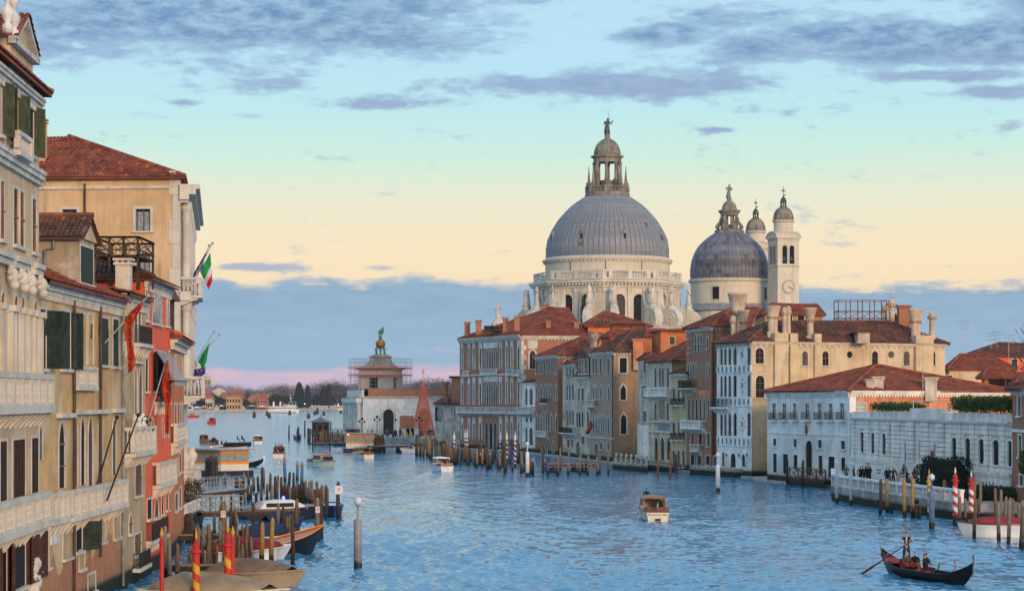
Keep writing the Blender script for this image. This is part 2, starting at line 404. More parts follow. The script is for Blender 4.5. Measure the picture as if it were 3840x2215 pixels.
# ---------------------------------------------------------------- walls, windows, roofs
def outline(kind,w,h,n=10):
    """opening outline from bottom-left up and over to bottom-right"""
    if kind == 'r': return [(-w/2,0),(-w/2,h),(w/2,h),(w/2,0)]
    pts = [(-w/2,0)]
    if kind == 'a':
        sp = max(h-w/2,h*.2); rr = h-sp
        pts += [(-w/2*cos(pi*i/n),sp+rr*sin(pi*i/n)) for i in range(n+1)]
    elif kind == 's':      # segmental, shallow
        sp = h-w*.22; pts += [(-w/2*cos(pi*i/n),sp+(h-sp)*sin(pi*i/n)) for i in range(n+1)]
    elif kind == 'o':      # oval / round hole
        return [(-w/2*cos(2*pi*i/16-pi/2),h/2+h/2*sin(2*pi*i/16-pi/2)) for i in range(17)]
    else:                  # 'g' ogee gothic / 'p' pointed
        up = min((1.05 if kind == 'g' else .8)*w,h*.45); sp = h-up
        prof = [(1,0),(.97,.22),(.86,.42),(.66,.58),(.40,.70),(.16,.82),(0,1)] if kind == 'g' else [(1,0),(.94,.28),(.78,.55),(.5,.8),(.25,.93),(0,1)]
        pts += [(-w/2*a,sp+up*b) for a,b in prof] + [(w/2*a,sp+up*b) for a,b in reversed(prof[:-1])]
    return pts+[(w/2,0)]
class Wall:
    """a: left end, b: right end as seen from outside"""
    def __init__(s,a,b):
        s.a = Vector((a[0],a[1],0)); s.b = Vector((b[0],b[1],0)); d = s.b-s.a; s.L = d.length; s.u = d/s.L; s.n = Vector((s.u.y,-s.u.x,0)); s.holes = []
        s.q = Vector((1,0,0)).rotation_difference(s.u)
        s.rz = atan2(s.u.y,s.u.x)
    def pt(s,a,z,d=0.): p = s.a+s.u*a+s.n*d; return Vector((p.x,p.y,z))
    def px(s,x,y):
        kk = (x-CX)/FP; q = (kk*s.a.y-s.a.x)/(s.u.x-kk*s.u.y); Y = s.a.y+s.u.y*q
        return q,EYE-(y-HZ)/FP*Y
    def box(s,mb,a0,a1,z0,z1,d0,d1):
        vs = [s.pt(a,z,d) for z in (z0,z1) for a,d in ((a0,d0),(a1,d0),(a1,d1),(a0,d1))]
        return mb.addm(vs,[(0,1,2,3),(7,6,5,4),(0,4,5,1),(1,5,6,2),(2,6,7,3),(3,7,4,0)])
    def face(s,root,mat,z0,z1,name='wall',a0=0.,a1=None,d=0.):
        a1 = s.L if a1 is None else a1
        hs = [h for h in s.holes if h[1] > a0 and h[0] < a1]
        sc = sorted(set([a0,a1]+[min(max(x,a0),a1) for h in hs for x in h[:2]])); zc = sorted(set([z0,z1]+[min(max(x,z0),z1) for h in hs for x in h[2:4]]))
        mb = MB()
        for j in range(len(zc)-1):
            run = None
            for i in range(len(sc)-1):
                cs,cz = (sc[i]+sc[i+1])/2,(zc[j]+zc[j+1])/2
                if any(h[0] < cs < h[1] and h[2] < cz < h[3] for h in hs):
                    if run is not None: mb.q([s.pt(run,zc[j],d),s.pt(sc[i],zc[j],d),s.pt(sc[i],zc[j+1],d),s.pt(run,zc[j+1],d)]); run = None
                elif run is None: run = sc[i]
            if run is not None: mb.q([s.pt(run,zc[j],d),s.pt(a1,zc[j],d),s.pt(a1,zc[j+1],d),s.pt(run,zc[j+1],d)])
        for h in hs:
            if h[4] != 'r':
                cx = (h[0]+h[1])/2; o = outline(h[4],h[1]-h[0],h[3]-h[2]); H_ = h[3]
                for (x0,y0),(x1,y1) in zip(o[:-1],o[1:]):
                    if abs(x1-x0) < 1e-5: continue
                    t0,t1 = (H_,H_) if (h[4] != 'o' or (y0+y1)/2 > (h[3]-h[2])/2) else (h[2],h[2])
                    mb.q([s.pt(cx+x0,h[2]+y0,d),s.pt(cx+x1,h[2]+y1,d),s.pt(cx+x1,t1,d),s.pt(cx+x0,t0,d)])
        return mb.build(name,mat,root)
DEPTH_SCALE = [1.0]; WR = random.Random(4)
def window(wl,root,r,kind='r',trim='stone',fw=.14,proud=.06,depth=.28,pane='glass',sill=True,panel=False,mull=(0,0),shut=None,name='window',bars='paint_white',shw=None,curtain=False):
    """r = (s0, s1, z0, z1) opening on wall wl; cuts the hole and builds surround > pane, sill, shutters"""
    s0,s1,z0,z1 = r; w,h = s1-s0,z1-z0; cx = (s0+s1)/2; depth *= DEPTH_SCALE[0]; proud *= .4+.6*DEPTH_SCALE[0]
    wl.holes.append((s0,s1,z0,z1,kind))
    if pane in ('glass','glass_warm'): pane = WR.choices((pane,'glass','dark','curtain_dim','shutter_olive','shutter_brown'),(5,3,3,1.6,.7,.7))[0]
    ins = outline(kind,w,h)
    if panel: 
        out = [(x*(w/2+fw)/(w/2),0 if i in (0,len(ins)-1) else (h+fw*1.6 if 0 < i < len(ins)-1 and y > h*.5 or kind == 'r' else y)) for i,(x,y) in enumerate(ins)]
    else: out = outline(kind,w+2*fw,h+fw*(1.0 if kind != 'g' else 1.8))
    if kind == 'o': out = [(x*(1+2*fw/w),(y-h/2)*(1+2*fw/h)+h/2) for x,y in ins]
    mb = MB(); I = lambda p,d: wl.pt(cx+p[0],z0+p[1],d)
    for i in range(len(ins)-1):
        a,b,c,d_ = ins[i],ins[i+1],out[i+1],out[i]
        mb.q([I(a,proud),I(d_,proud),I(c,proud),I(b,proud)])
        mb.q([I(d_,proud),I(d_,-.02),I(c,-.02),I(c,proud)])
        mb.q([I(a,proud),I(b,proud),I(b,-depth),I(a,-depth)])
    if kind != 'o': mb.q([I((-w/2,0),proud),I((w/2,0),proud),I((w/2,0),-depth),I((-w/2,0),-depth)])
    win = mb.build(name,trim,root)
    pm = MB(); pm.q([wl.pt(s0-.02,z0-.02,-depth+.02),wl.pt(s1+.02,z0-.02,-depth+.02),wl.pt(s1+.02,z1+.02,-depth+.02),wl.pt(s0-.02,z1+.02,-depth+.02)])
    pm.build('pane',pane,win)
    if mull[0] or mull[1]:
        bm_ = MB(); t_ = .035
        for i in range(1,mull[0]+1): x = s0+w*i/(mull[0]+1); wl.box(bm_,x-t_,x+t_,z0,z1,-depth+.03,-depth+.09)
        for i in range(1,mull[1]+1): z = z0+h*i/(mull[1]+1); wl.box(bm_,s0,s1,z-t_,z+t_,-depth+.031,-depth+.07)
        bm_.build('glazing_bar',bars,win)
    if curtain:
        cb = MB(); n = 12
        for sd in (0,1):
            for i in range(n):
                x0 = s0+w*(.08+.84*(sd*.55+.45*i/n)); x1 = s0+w*(.08+.84*(sd*.55+.45*(i+1)/n))
                cb.q([wl.pt(x0,z0+.05,-depth+.05+.04*(i % 2)),wl.pt(x1,z0+.05,-depth+.05+.04*((i+1) % 2)),wl.pt(x1,z1-.2,-depth+.05+.04*((i+1) % 2)),wl.pt(x0,z1-.2,-depth+.05+.04*(i % 2))])
        cb.build('curtain','curtain',win)
    if sill:
        sb = MB(); wl.box(sb,s0-fw-.06,s1+fw+.06,z0-.14,z0-.003,.003,proud+.12); sb.build('sill',trim,win)
    if shut:   # (material, opening angle in degrees, which leaves)
        smat,ang,leaves = shut; lw = shw or w/2
        for sd in leaves:
            sb = MB(); hx = s0 if sd == 'l' else s1; sg = -1 if sd == 'l' else 1
            a = radians(ang); dx,dd = sg*cos(a),sin(a)
            def L(x,z,th): return wl.pt(hx+dx*x-sg*dd*th*0,z,proud+.03+dd*x+th)
            def brd(x0,x1,za,zb,t0,t1): sb.addm([L(x,z,th) for th in (t0,t1) for x,z in ((x0,za),(x1,za),(x1,zb),(x0,zb))],[(0,1,2,3),(7,6,5,4),(0,4,5,1),(1,5,6,2),(2,6,7,3),(3,7,4,0)])
            brd(0,.07,z0,z1,0,.05); brd(lw-.07,lw,z0,z1,0,.05); brd(.07,lw-.07,z0,z0+.09,0,.05); brd(.07,lw-.07,z1-.09,z1,0,.05)
            nl = max(6,int(h/.16))
            for i in range(nl):
                za = z0+.09+(h-.18)*i/nl; zb = za+(h-.18)/nl*.8
                sb.addm([L(.07,za,.005),L(lw-.07,za,.005),L(lw-.07,zb,.04),L(.07,zb,.04)],[(0,1,2,3)])
            brd(.07,lw-.07,z0+.09,z1-.09,.0,.004)
            sb.build('shutter',smat,win)
    return win
BAL = {}
def bal_mesh(mat,h,r,n=8):
    key = (mat,round(h,2),round(r,3),n)
    if key not in BAL:
        pr = [(r*.9,0),(r*.9,.06),(r*.5,.10),(r*.62,.2),(r*1.0,.34),(r*.72,.48),(r*.42,.60),(r*.62,.66),(r*.44,.72),(r*.5,.88),(r*.95,.92),(r*.95,1.)]
        BAL[key] = MB().lathe([(a,b*h) for a,b in pr],n=n).mesh('baluster',mat,smooth=True)
    return BAL[key]
def balcony(wl,root,s0,s1,z,dep=.9,h=1.0,mat='stone',gap=.3,r=.085,indiv=True,corbels=True,piers=2,rail=.17,slab=.2,iron=False,name='balcony',nn=8,bulge=False):
    mb = MB(); wl.box(mb,s0,s1,z-slab,z,-.02,dep+.08)
    if corbels:
        for i in range(max(2,int((s1-s0)/1.1)+1)):
            n_ = max(2,int((s1-s0)/1.1)+1); x = s0+.2+(s1-s0-.4)*i/(n_-1)
            mb.prism([(0,0),(dep*.85,0),(dep*.85,-.12),(dep*.5,-.3),(dep*.15,-.55),(0,-.6)],lambda d,zz: wl.pt(x-.11,z-slab+.002+zz,d),lambda d,zz: wl.pt(x+.11,z-slab+.002+zz,d))
    o = mb.build(name,mat,root)
    mb = MB()
    if iron:
        for zz in (z+h,z+.1): 
            wl.box(mb,s0,s1,zz-.03,zz,dep-.03,dep)
            wl.box(mb,s0,s0+.03,zz-.03,zz,.0,dep-.03); wl.box(mb,s1-.03,s1,zz-.03,zz,.0,dep-.03)
        n_ = int((s1-s0)/.14)
        for i in range(n_+1): x = s0+.012+(s1-s0-.024)*i/n_; wl.box(mb,x-.012,x+.012,z,z+h-.03,dep-.026,dep-.004)
        for i in range(int(dep/.14)): 
            for x in (s0+.014,s1-.014): wl.box(mb,x-.012,x+.012,z,z+h-.03,.07+.14*i,.092+.14*i)
        mb.build('railing','iron',o); return o
    wl.box(mb,s0-.03,s1+.03,z+h-rail,z+h,dep-.2,dep+.06); 
    wl.box(mb,s0,s1,z+.001,z+.09,dep-.17,dep+.03)
    for x0,x1 in ((s0,s0+.2),(s1-.2,s1)): wl.box(mb,x0,x1,z+h-rail,z+h-.002,0,dep-.2)
    np_ = piers
    xs = [s0+(s1-s0)*i/(np_-1) for i in range(np_)]
    for i,x in enumerate(xs):
        a = min(max(x-.14,s0),s1-.28); wl.box(mb,a,a+.28,z+.002,z+h-.001,dep-.19,dep+.05)
    mb.build('parapet',mat,o)
    me = bal_mesh(mat,h-rail-.09,r,nn)
    spots = []
    for i in range(np_-1):
        a,b = xs[i]+.2,xs[i+1]-.2; n_ = max(1,int((b-a)/gap))
        spots += [(a+(b-a)*(j+.5)/n_,dep-.07) for j in range(n_)]
    nd = max(0,int((dep-.25)/gap))
    for x in (s0+.09,s1-.09): spots += [(x,.12+(dep-.35)*(j+.5)/nd) for j in range(nd)]
    if indiv:
        for a,d in spots: inst('baluster',me,o,wl.pt(a,z+.09,d))
    else:
        mb = MB(); pr = [(r,0),(r*.5,.12),(r,.36),(r*.45,.62),(r*.5,.9),(r,1.)]
        for a,d in spots: mb.lathe([(x,y*(h-rail-.09)) for x,y in pr],wl.pt(a,z+.09,d),6)
        mb.build('balusters',mat,o,kind='stuff')
    return o
def tiles_on(poly,root,mat,tw=.24,tl=.42,name='roof_tiles',kind='stuff',solo=0,lift=.03):
    """rows of half-round tiles laid on the planar polygon poly; poly[0]-poly[1] is the eave. solo: that many nearest tiles as pieces of their own"""
    p = [Vector(q) for q in poly]; e = (p[1]-p[0]).normalized(); nrm = None
    for q in p[2:]:
        c = e.cross(q-p[0])
        if c.length > 1e-3: nrm = c.normalized(); break
    if nrm.z < 0: nrm = -nrm
    up = nrm.cross(e); 
    if up.z < 0: up = -up
    loc = [((q-p[0]).dot(e),(q-p[0]).dot(up)) for q in p]
    mb = MB(); smin,smax = min(x for x,_ in loc),max(x for x,_ in loc); pieces = []
    n = max(1,int((smax-smin)/tw)); tw = (smax-smin)/n
    for i in range(n):
        sc = smin+(i+.5)*tw; ts = []
        for (a,b),(c,d) in zip(loc,loc[1:]+loc[:1]):
            if (a-sc)*(c-sc) < 0: ts.append(b+(d-b)*(sc-a)/(c-a))
        if len(ts) < 2: continue
        t0,t1 = min(ts),max(ts); m = max(1,int(round((t1-t0)/tl))); dl = (t1-t0)/m
        for j in range(m):
            a,b = t0+j*dl-.05,t0+(j+1)*dl; wd = tw*.5*random.uniform(.88,1.0); ox = random.uniform(-.015,.015)
            B = p[0]+e*(sc+ox)+up*a+nrm*(lift+.035); T = p[0]+e*(sc+ox)+up*b+nrm*lift
            mb.rv = min(1,max(0,random.gauss(.5,.22)))
            r_ = tw*.42
            if solo: pieces.append((B,T,wd,r_))
            else:
                vs = [B-e*wd,B-e*wd*.55+nrm*r_*.8,B+e*wd*.55+nrm*r_*.8,B+e*wd,T-e*wd*.8,T-e*wd*.4+nrm*r_*.6,T+e*wd*.4+nrm*r_*.6,T+e*wd*.8]
                mb.addm(vs,[(0,1,5,4),(1,2,6,5),(2,3,7,6),(0,3,2,1)])
    if solo:
        pieces.sort(key=lambda q: q[0].length); me = []
        for g in range(5):
            m2 = MB(); m2.rv = .12+.19*g; L0 = pieces[0]; ln = (L0[1]-L0[0]).length; wd = L0[2]; r_ = L0[3]
            X = Vector((1,0,0)); Z = Vector((0,0,1)); B = Vector((0,0,0)); T = Vector((0,ln,0))
            m2.addm([B-X*wd,B-X*wd*.55+Z*r_*.8,B+X*wd*.55+Z*r_*.8,B+X*wd,T-X*wd*.8,T-X*wd*.4+Z*r_*.6,T+X*wd*.4+Z*r_*.6,T+X*wd*.8],[(0,1,5,4),(1,2,6,5),(2,3,7,6),(0,3,2,1)])
            me.append(m2.mesh('tile',mat))
        for q in pieces[:solo]:
            y = (q[1]-q[0]).normalized(); x = e; z = x.cross(y)
            Q = Matrix((x,y,z)).transposed().to_quaternion()
            inst('tile',random.choice(me),root,q[0],quat=Q)
        for (B,T,wd,r_) in pieces[solo:]:
            mb.rv = min(1,max(0,random.gauss(.5,.22)))
            vs = [B-e*wd,B-e*wd*.55+nrm*r_*.8,B+e*wd*.55+nrm*r_*.8,B+e*wd,T-e*wd*.8,T-e*wd*.4+nrm*r_*.6,T+e*wd*.4+nrm*r_*.6,T+e*wd*.8]
            mb.addm(vs,[(0,1,5,4),(1,2,6,5),(2,3,7,6),(0,3,2,1)])
    if mb.f: return mb.build(name,mat,root,kind=kind)
def roof(root,planes,mat='tile',tw=.24,tl=.42,solo=0,thick=.12,ridges=True,base=None):
    """solid slab under each plane + tiles + ridge caps"""
    mb = MB()
    for pl in planes: mb.q(pl); mb.q([Vector(q)-Vector((0,0,thick)) for q in reversed(pl)])
    for pl in planes:
        a,b = Vector(pl[0]),Vector(pl[1]); d = Vector((0,0,thick)); mb.q([a-d,b-d,b,a])
    ro = mb.build('roof',base or mat,root)
    for i,pl in enumerate(planes): tiles_on(pl,ro,mat,tw,tl,solo=solo if i == 0 else 0)
    if ridges:
        cnt = {}
        for pl in planes:
            for a,b in zip(pl,pl[1:]+pl[:1]):
                key = tuple(sorted((tuple(round(x,2) for x in a),tuple(round(x,2) for x in b)))); cnt[key] = cnt.get(key,0)+1
        mb = MB()
        for (a,b),c in cnt.items():
            if c == 2:
                a,b = Vector(a),Vector(b); n = max(1,int((b-a).length/.45))
                for i in range(n):
                    mb.rv = random.gauss(.6,.2); mb.tube([a+(b-a)*(i/n)+Vector((0,0,.10)),a+(b-a)*((i+1.08)/n)+Vector((0,0,.12))],[.17,.14],6)
        if mb.f: mb.build('ridge_tiles',mat,ro,kind='stuff')
    return ro
def cornice(wl,root,z,h=.5,d=.45,mat='stone',a0=-.1,a1=None,dent=True,name='cornice',step=.55,dsz=.22):
    a1 = wl.L+.1 if a1 is None else a1
    mb = MB(); wl.box(mb,a0,a1,z,z+h*.35,-.05,d*.45); wl.box(mb,a0,a1,z+h*.35+.001,z+h*.7,-.05,d*.8); wl.box(mb,a0,a1,z+h*.7+.001,z+h,-.05,d)
    c = mb.build(name,mat,root)
    if dent:
        mb = MB(); n = int((a1-a0)/step)
        for i in range(n): x = a0+(i+.5)*(a1-a0)/n; wl.box(mb,x-dsz/2,x+dsz/2,z-.22,z-.001,.002,d*.42)
        mb.build('dentils',mat,c,kind='stuff')
    return c
def band(wl,root,z,h=.25,d=.12,mat='stone',a0=0.,a1=None,name='string_course'):
    mb = MB(); wl.box(mb,a0,wl.L if a1 is None else a1,z,z+h,-.02,d); return mb.build(name,mat,root)
def solid(root,pts,z0,z1,mat,name='rear_wall',top=True):
    """plain closed sides (open chain pts) of a building the photo does not show"""
    mb = MB()
    for a,b in zip(pts[:-1],pts[1:]): mb.q([(a[0],a[1],z0),(b[0],b[1],z0),(b[0],b[1],z1),(a[0],a[1],z1)])
    return mb.build(name,mat,root)
def chimney(root,c,z0,z1,kind='flare',w=.8,mat='plaster_pink',cap='plaster_pink',rz=0.,name='chimney'):
    c = Vector(c); mb = MB(); M = Matrix.Translation(Vector((c.x,c.y,0))) @ Matrix.Rotation(rz,4,'Z'); h = z1-z0
    if kind == 'flare':      # tall shaft with an inverted cone top
        mb.bx(-w*.5,w*.5,-w*.5,w*.5,z0-.6,z0+h*.16,M)
        mb.lathe([(w*.40,z0+h*.16),(w*.40,z0+h*.60),(w*.44,z0+h*.61),(w*.46,z0+h*.66),(w*.80,z0+h*.96),(w*.83,z0+h*.965),(w*.83,z1),(w*.7,z1),(w*.65,z1-.1)],n=12,M=M)
    elif kind == 'box':
        mb.bx(-w/2,w/2,-w/2,w/2,z0-.6,z1-.35,M); mb.bx(-w*.62,w*.62,-w*.62,w*.62,z1-.349,z1-.22,M)
        for i in range(3):
            for j in range(2): mb.bx(-w/2+w*.4*i,-w/2+w*.4*i+w*.2,-w/2+w*.7*j,-w/2+w*.7*j+w*.3,z1-.219,z1-.12,M)
        mb.bx(-w*.66,w*.66,-w*.66,w*.66,z1-.119,z1,M)
    elif kind == 'column':
        mb.lathe([(w*.5,z0-.6),(w*.5,z0+h*.12),(w*.38,z0+h*.13),(w*.36,z0+h*.72),(w*.52,z0+h*.74),(w*.56,z0+h*.84),(w*.44,z0+h*.85),(w*.46,z0+h*.93),(w*.2,z0+h*.97),(.03,z1)],n=12,M=M)
    o = mb.build(name,mat,root,auto=40)
    if kind == 'flare':
        mb = MB()
        for i in range(10): a = 2*pi*i/10; mb.bx(w*.42,w*.52,-w*.06,w*.06,z0+h*.57,z0+h*.65,M @ Matrix.Rotation(a,4,'Z'))
        mb.build('corbel_ring','brick_red',o)
    if kind == 'column':
        mb = MB()
        for i in range(10): a = 2*pi*i/10; mb.bx(w*.44,w*.60,-w*.05,w*.05,z0+h*.745,z0+h*.83,M @ Matrix.Rotation(a,4,'Z'))
        mb.build('corbel_ring','brick_red',o)
    return o
# ================================================================ WATER AND LAND
import numpy as np
def make_water():
    rows = [-400.,-100.,20.,60.,78.]
    Y = 80.
    while Y < 1000: rows.append(Y); Y += max(.26,Y*Y*2.3e-5)
    while Y < 9000: rows.append(Y); Y *= 1.12
    rows = np.array(rows); ks = np.concatenate([[-6,-3,-1.5,-.8,-.5],np.linspace(-.29,.29,760),[.5,.8,1.5,3,6]])
    Yg = np.repeat(rows[:,None],len(ks),1); Xg = ks[None,:]*np.maximum(Yg,90.)
    dY = np.gradient(rows)[:,None]; dX = np.maximum(Yg,80)*(.58/760)
    rng = np.random.default_rng(5); Z = np.zeros_like(Xg)
    env = .75+.35*np.sin(Xg*.05+1.3*np.sin(Yg*.021))*np.sin(Yg*.033+1.1*np.sin(Xg*.06))+.2*np.sin(Xg*.17+Yg*.11)
    for i in range(46):
        lam = .55*(6.)**(rng.random()**1.5); th = rng.normal(1.25,.75); amp = .0118*lam**.92*(1.15 if lam < 1.6 else (.7 if lam < 2.6 else .4))
        kx,ky = cos(th)*2*pi/lam,sin(th)*2*pi/lam; ph = rng.random()*6.28
        fy = np.clip((lam/np.maximum(dY*abs(sin(th))+1e-3,dX*abs(cos(th)))-2.2)/2.,0,1)
        s_ = np.sin(kx*Xg+ky*Yg+ph+.8*np.sin(Xg*.19+i)*np.sin(Yg*.13+2*i)); Z += amp*fy*env*(s_+.35*s_*s_*np.sign(s_))
    for (bx_,by_,hd) in ((64.3*0+11.6,181,92),(-9.9,302,104),(-27.4,318,-62),(-39.4,370,94),(-25.2,365,112),(-54,481,98),(-59,432,100),(22.5,121,-60),(-16,150,80),(6,240,95)):
        h_ = radians(hd); dxx,dyy = Xg-bx_,Yg-by_; al = -(dxx*cos(h_)+dyy*sin(h_)); la = np.abs(-dxx*sin(h_)+dyy*cos(h_)); m_ = (al > 0)
        Z += np.where(m_,.11*np.exp(-((la-.30*al-.6)/(.7+.03*al))**2)*np.exp(-al/30)*np.cos((al-la)*1.6)+.05*np.exp(-(la/(.9+.05*al))**2)*np.exp(-al/22)*np.sin(al*2.3),0)
    Z[:5] = 0; Z[:,:5] = 0; Z[:,-5:] = 0
    n,m = Xg.shape
    me = bpy.data.meshes.new('water'); V_ = np.stack([Xg,Yg,Z],-1).reshape(-1,3)
    a = (np.arange(n-1)[:,None]*m+np.arange(m-1)[None,:]).reshape(-1); Fq = np.stack([a,a+1,a+m+1,a+m],1)
    me.vertices.add(len(V_)); me.vertices.foreach_set('co',V_.astype(np.float32).ravel())
    me.loops.add(Fq.size); me.loops.foreach_set('vertex_index',Fq.ravel().astype(np.int32))
    me.polygons.add(len(Fq)); me.polygons.foreach_set('loop_start',(np.arange(len(Fq))*4).astype(np.int32))
    me.polygons.foreach_set('use_smooth',np.ones(len(Fq),bool)); me.update(); me.validate()
    m_ = bpy.data.materials.new('canal_water'); m_.use_nodes = True; t = m_.node_tree; k = NT(t); b = t.nodes['Principled BSDF']
    oc = k.n('ShaderNodeTexCoord').outputs['Object']
    c = k.mix(k.sm(k.noise(oc,.03,3),.35,.65),(.046,.225,.375),(.084,.285,.45))
    k.put(b.inputs['Base Color'],c); b.inputs['Roughness'].default_value = .10; b.inputs['IOR'].default_value = 1.33; b.inputs['Specular IOR Level'].default_value = .5
    # wavelet normals: short choppy facets finer than the mesh, from two noise vectors
    nn = k.n('ShaderNodeVectorMath',operation='ADD'); geo = k.n('ShaderNodeNewGeometry'); acc = None
    for sc3,amp,seed in (((.55,.9,1),.28,0.),((2.6,4.6,1),.50,40.)):
        sv = k.n('ShaderNodeVectorMath',operation='MULTIPLY_ADD'); t.links.new(oc,sv.inputs[0]); sv.inputs[1].default_value = sc3; sv.inputs[2].default_value = (seed,seed,0)
        tx = k.n('ShaderNodeTexNoise'); t.links.new(sv.outputs[0],tx.inputs['Vector']); tx.inputs['Scale'].default_value = 1.; tx.inputs['Detail'].default_value = 3.; tx.inputs['Roughness'].default_value = .55
        d_ = k.n('ShaderNodeVectorMath',operation='SUBTRACT'); t.links.new(tx.outputs['Color'],d_.inputs[0]); d_.inputs[1].default_value = (.5,.5,.5)
        e_ = k.n('ShaderNodeVectorMath',operation='MULTIPLY'); t.links.new(d_.outputs[0],e_.inputs[0]); e_.inputs[1].default_value = (amp*.8,amp*1.35,0)
        if seed:   # wind patches and slicks
            g_ = k.n('ShaderNodeVectorMath',operation='SCALE'); t.links.new(e_.outputs[0],g_.inputs[0]); k.put(g_.inputs['Scale'],k.sm(k.noise(oc,.04,5,.62,1.2),.34,.60,.25,1.15)); e_ = g_
        if acc is None: acc = e_.outputs[0]
        else:
            f_ = k.n('ShaderNodeVectorMath',operation='ADD'); t.links.new(acc,f_.inputs[0]); t.links.new(e_.outputs[0],f_.inputs[1]); acc = f_.outputs[0]
    t.links.new(geo.outputs['Normal'],nn.inputs[0]); t.links.new(acc,nn.inputs[1])
    no = k.n('ShaderNodeVectorMath',operation='NORMALIZE'); t.links.new(nn.outputs[0],no.inputs[0]); t.links.new(no.outputs[0],b.inputs['Normal'])
    me.materials.append(m_)
    o = bpy.data.objects.new('water',me); COL.objects.link(o); o['kind'] = 'structure'; return o
make_water()
def ground(name,pts,z0,z1,mat):
    mb = MB(); mb.prism([(p[0],p[1]) for p in pts],lambda a,b: (a,b,z1),lambda a,b: (a,b,z0))
    o = mb.build(name,mat); o['kind'] = 'structure'; return o

def Z1(x,y): return 1650+x/1.82,1050+y/1.82
def Z2(x,y): return 2300+x/1.82,1050+y/1.82
def Z3(x,y): return 3040+x/1.82,1050+y/1.82
def ZG(x,y): return 3180+x/3.4667,1480+y/3.4667
def RR(wl,zf,x0,y0,x1,y1):
    X0,Y0 = zf(x0,y0); X1,Y1 = zf(x1,y1); xm = (X0+X1)/2
    a,b = wl.px(X0,Y0)[0],wl.px(X1,Y0)[0]
    return (a,b,wl.px(xm,Y1)[1],wl.px(xm,Y0)[1])
class Bld:
    def __init__(s,name,label,A,B,C,cat='palace',D=None):
        s.A,s.B,s.C = XY(*A),XY(*B),XY(*C)
        s.D = XY(*D) if D else s.A+(s.C-s.B)
        s.root = thing(name,label,cat,s.B); s.f = Wall(s.A,s.B); s.s = Wall(s.B,s.C)
    def body(s,fm,z,sm=None,z0=-.6,back=True):
        s.z = z; s.f.face(s.root,fm,z0,z); s.s.face(s.root,sm or fm,z0,z,'side_wall')
        if back: solid(s.root,[s.C,s.D,s.A],z0,z,sm or fm)
    def hip(s,R1,R2,over=.45,mat='tile',**kw):
        """ridge from R1 to R2 (px, py, Y); eaves overhang"""
        r1,r2 = P(*R1),P(*R2); c = (s.A+s.B+s.C+s.D)/4
        def o(p): d = (p-c); d.z = 0; q = p+d.normalized()*over*1.4; return Vector((q.x,q.y,s.z-.02))
        A,B,C,D = o(s.A),o(s.B),o(s.C),o(s.D)
        # which side of the plan each ridge end is nearest decides the planes
        if (r1-r2).length < .5: pl = [[A,B,r1],[B,C,r1],[C,D,r1],[D,A,r1]]
        elif abs((r2-r1).normalized().dot((s.C-s.B).normalized())) > .6: pl = [[A,B,r1],[B,C,r2,r1],[C,D,r2],[D,A,r1,r2]]
        else: pl = [[A,B,r2,r1],[B,C,r2],[C,D,r1,r2],[D,A,r1]]
        return roof(s.root,pl,mat,**kw)
def lights(b,wl,zf,x0,x1,n,y0,y1,kind='g',trim='stone_grey',gap=.18,**kw):
    """a row of n openings divided by slim columns"""
    for i in range(n):
        a = x0+(x1-x0)*i/n; c = x0+(x1-x0)*(i+1)/n; g = (c-a)*gap
        window(wl,b.root,RR(wl,zf,a+g,y0,c-g,y1),kind,trim,fw=kw.pop('fw',.1) if 'fw' in kw else .1,sill=False,**kw)

DEPTH_SCALE[0] = .35
# ---- Gothic-revival brick palace with white traceried windows
b = Bld('gothic_palace','wide red brick Gothic palace with tall white traceried window panels and long balcony',(1724,435),(1955,406),(2190,410))
f = b.f
xs = [(143,163),(189,208),(221,243),(264,290),(403,425),(445,467),(480,503),(525,550)]
for (x0,x1) in xs:
    for (ya,yb,ytop) in ((462,610,412),(700,850,668),(975,1085,938)):
        c = (x0+x1)/2; hw = (x1-x0)/2; sk = (x0-143)/407*-18
        r = RR(f,Z1,c-hw*.42,ya+sk,c+hw*.42,yb)
        fwm = (RR(f,Z1,x0,ya,x1,yb)[1]-RR(f,Z1,x0,ya,x1,yb)[0]-(r[1]-r[0]))/2*.72
        window(f,b.root,r,'g','stone_grey',fw=fwm,proud=.1,panel=True,sill=False)
        mb = MB(); pr = RR(f,Z1,x0,ytop+sk,x1,ya+sk-8); f.box(mb,r[0]-fwm,r[1]+fwm,r[3]+fwm*1.6+.02,pr[3],-.02,.1)
        mb.build('window_head','stone_grey',b.root)
for (y0,y1) in ((470,600),(700,850)):
    lights(b,f,Z1,300,396,6,y0,y1,'g','stone_grey')
    pr = RR(f,Z1,296,y0-48,398,y0-6); mb = MB(); f.box(mb,pr[0],pr[1],pr[2],pr[3],-.02,.08); mb.build('tracery_panel','stone_grey',b.root)
    for i in range(6):
        q = pr[0]+(pr[1]-pr[0])*(i+.5)/6; window(f,b.root,(q-.25,q+.25,pr[2]+.25,pr[2]+.85),'o','stone_grey',fw=.05,proud=.1,sill=False,name='quatrefoil')
lights(b,f,Z1,303,392,3,955,1150,'g','stone',gap=.14)
for z_,zz in ((650,.3),(655+255-2,.25)): band(f,b.root,f.px(*Z1(340,z_))[1],zz,.14,'stone_grey')
q0 = f.px(*Z1(130,905)); q1 = f.px(*Z1(555,905))
balcony(f,b.root,.1,f.L-.1,q1[1],.8,1.0,'stone_grey',gap=.34,indiv=False,piers=9)
for xx in ((290,400,640),(465,510,645),(512,552,648),(170,206,652)):
    a = f.px(*Z1(xx[0],640))[0]; c = f.px(*Z1(xx[1],640))[0]; balcony(f,b.root,a,c,f.px(*Z1((xx[0]+xx[1])/2,xx[2]))[1],.5,1.0,'stone_grey',gap=.3,indiv=False,corbels=False)
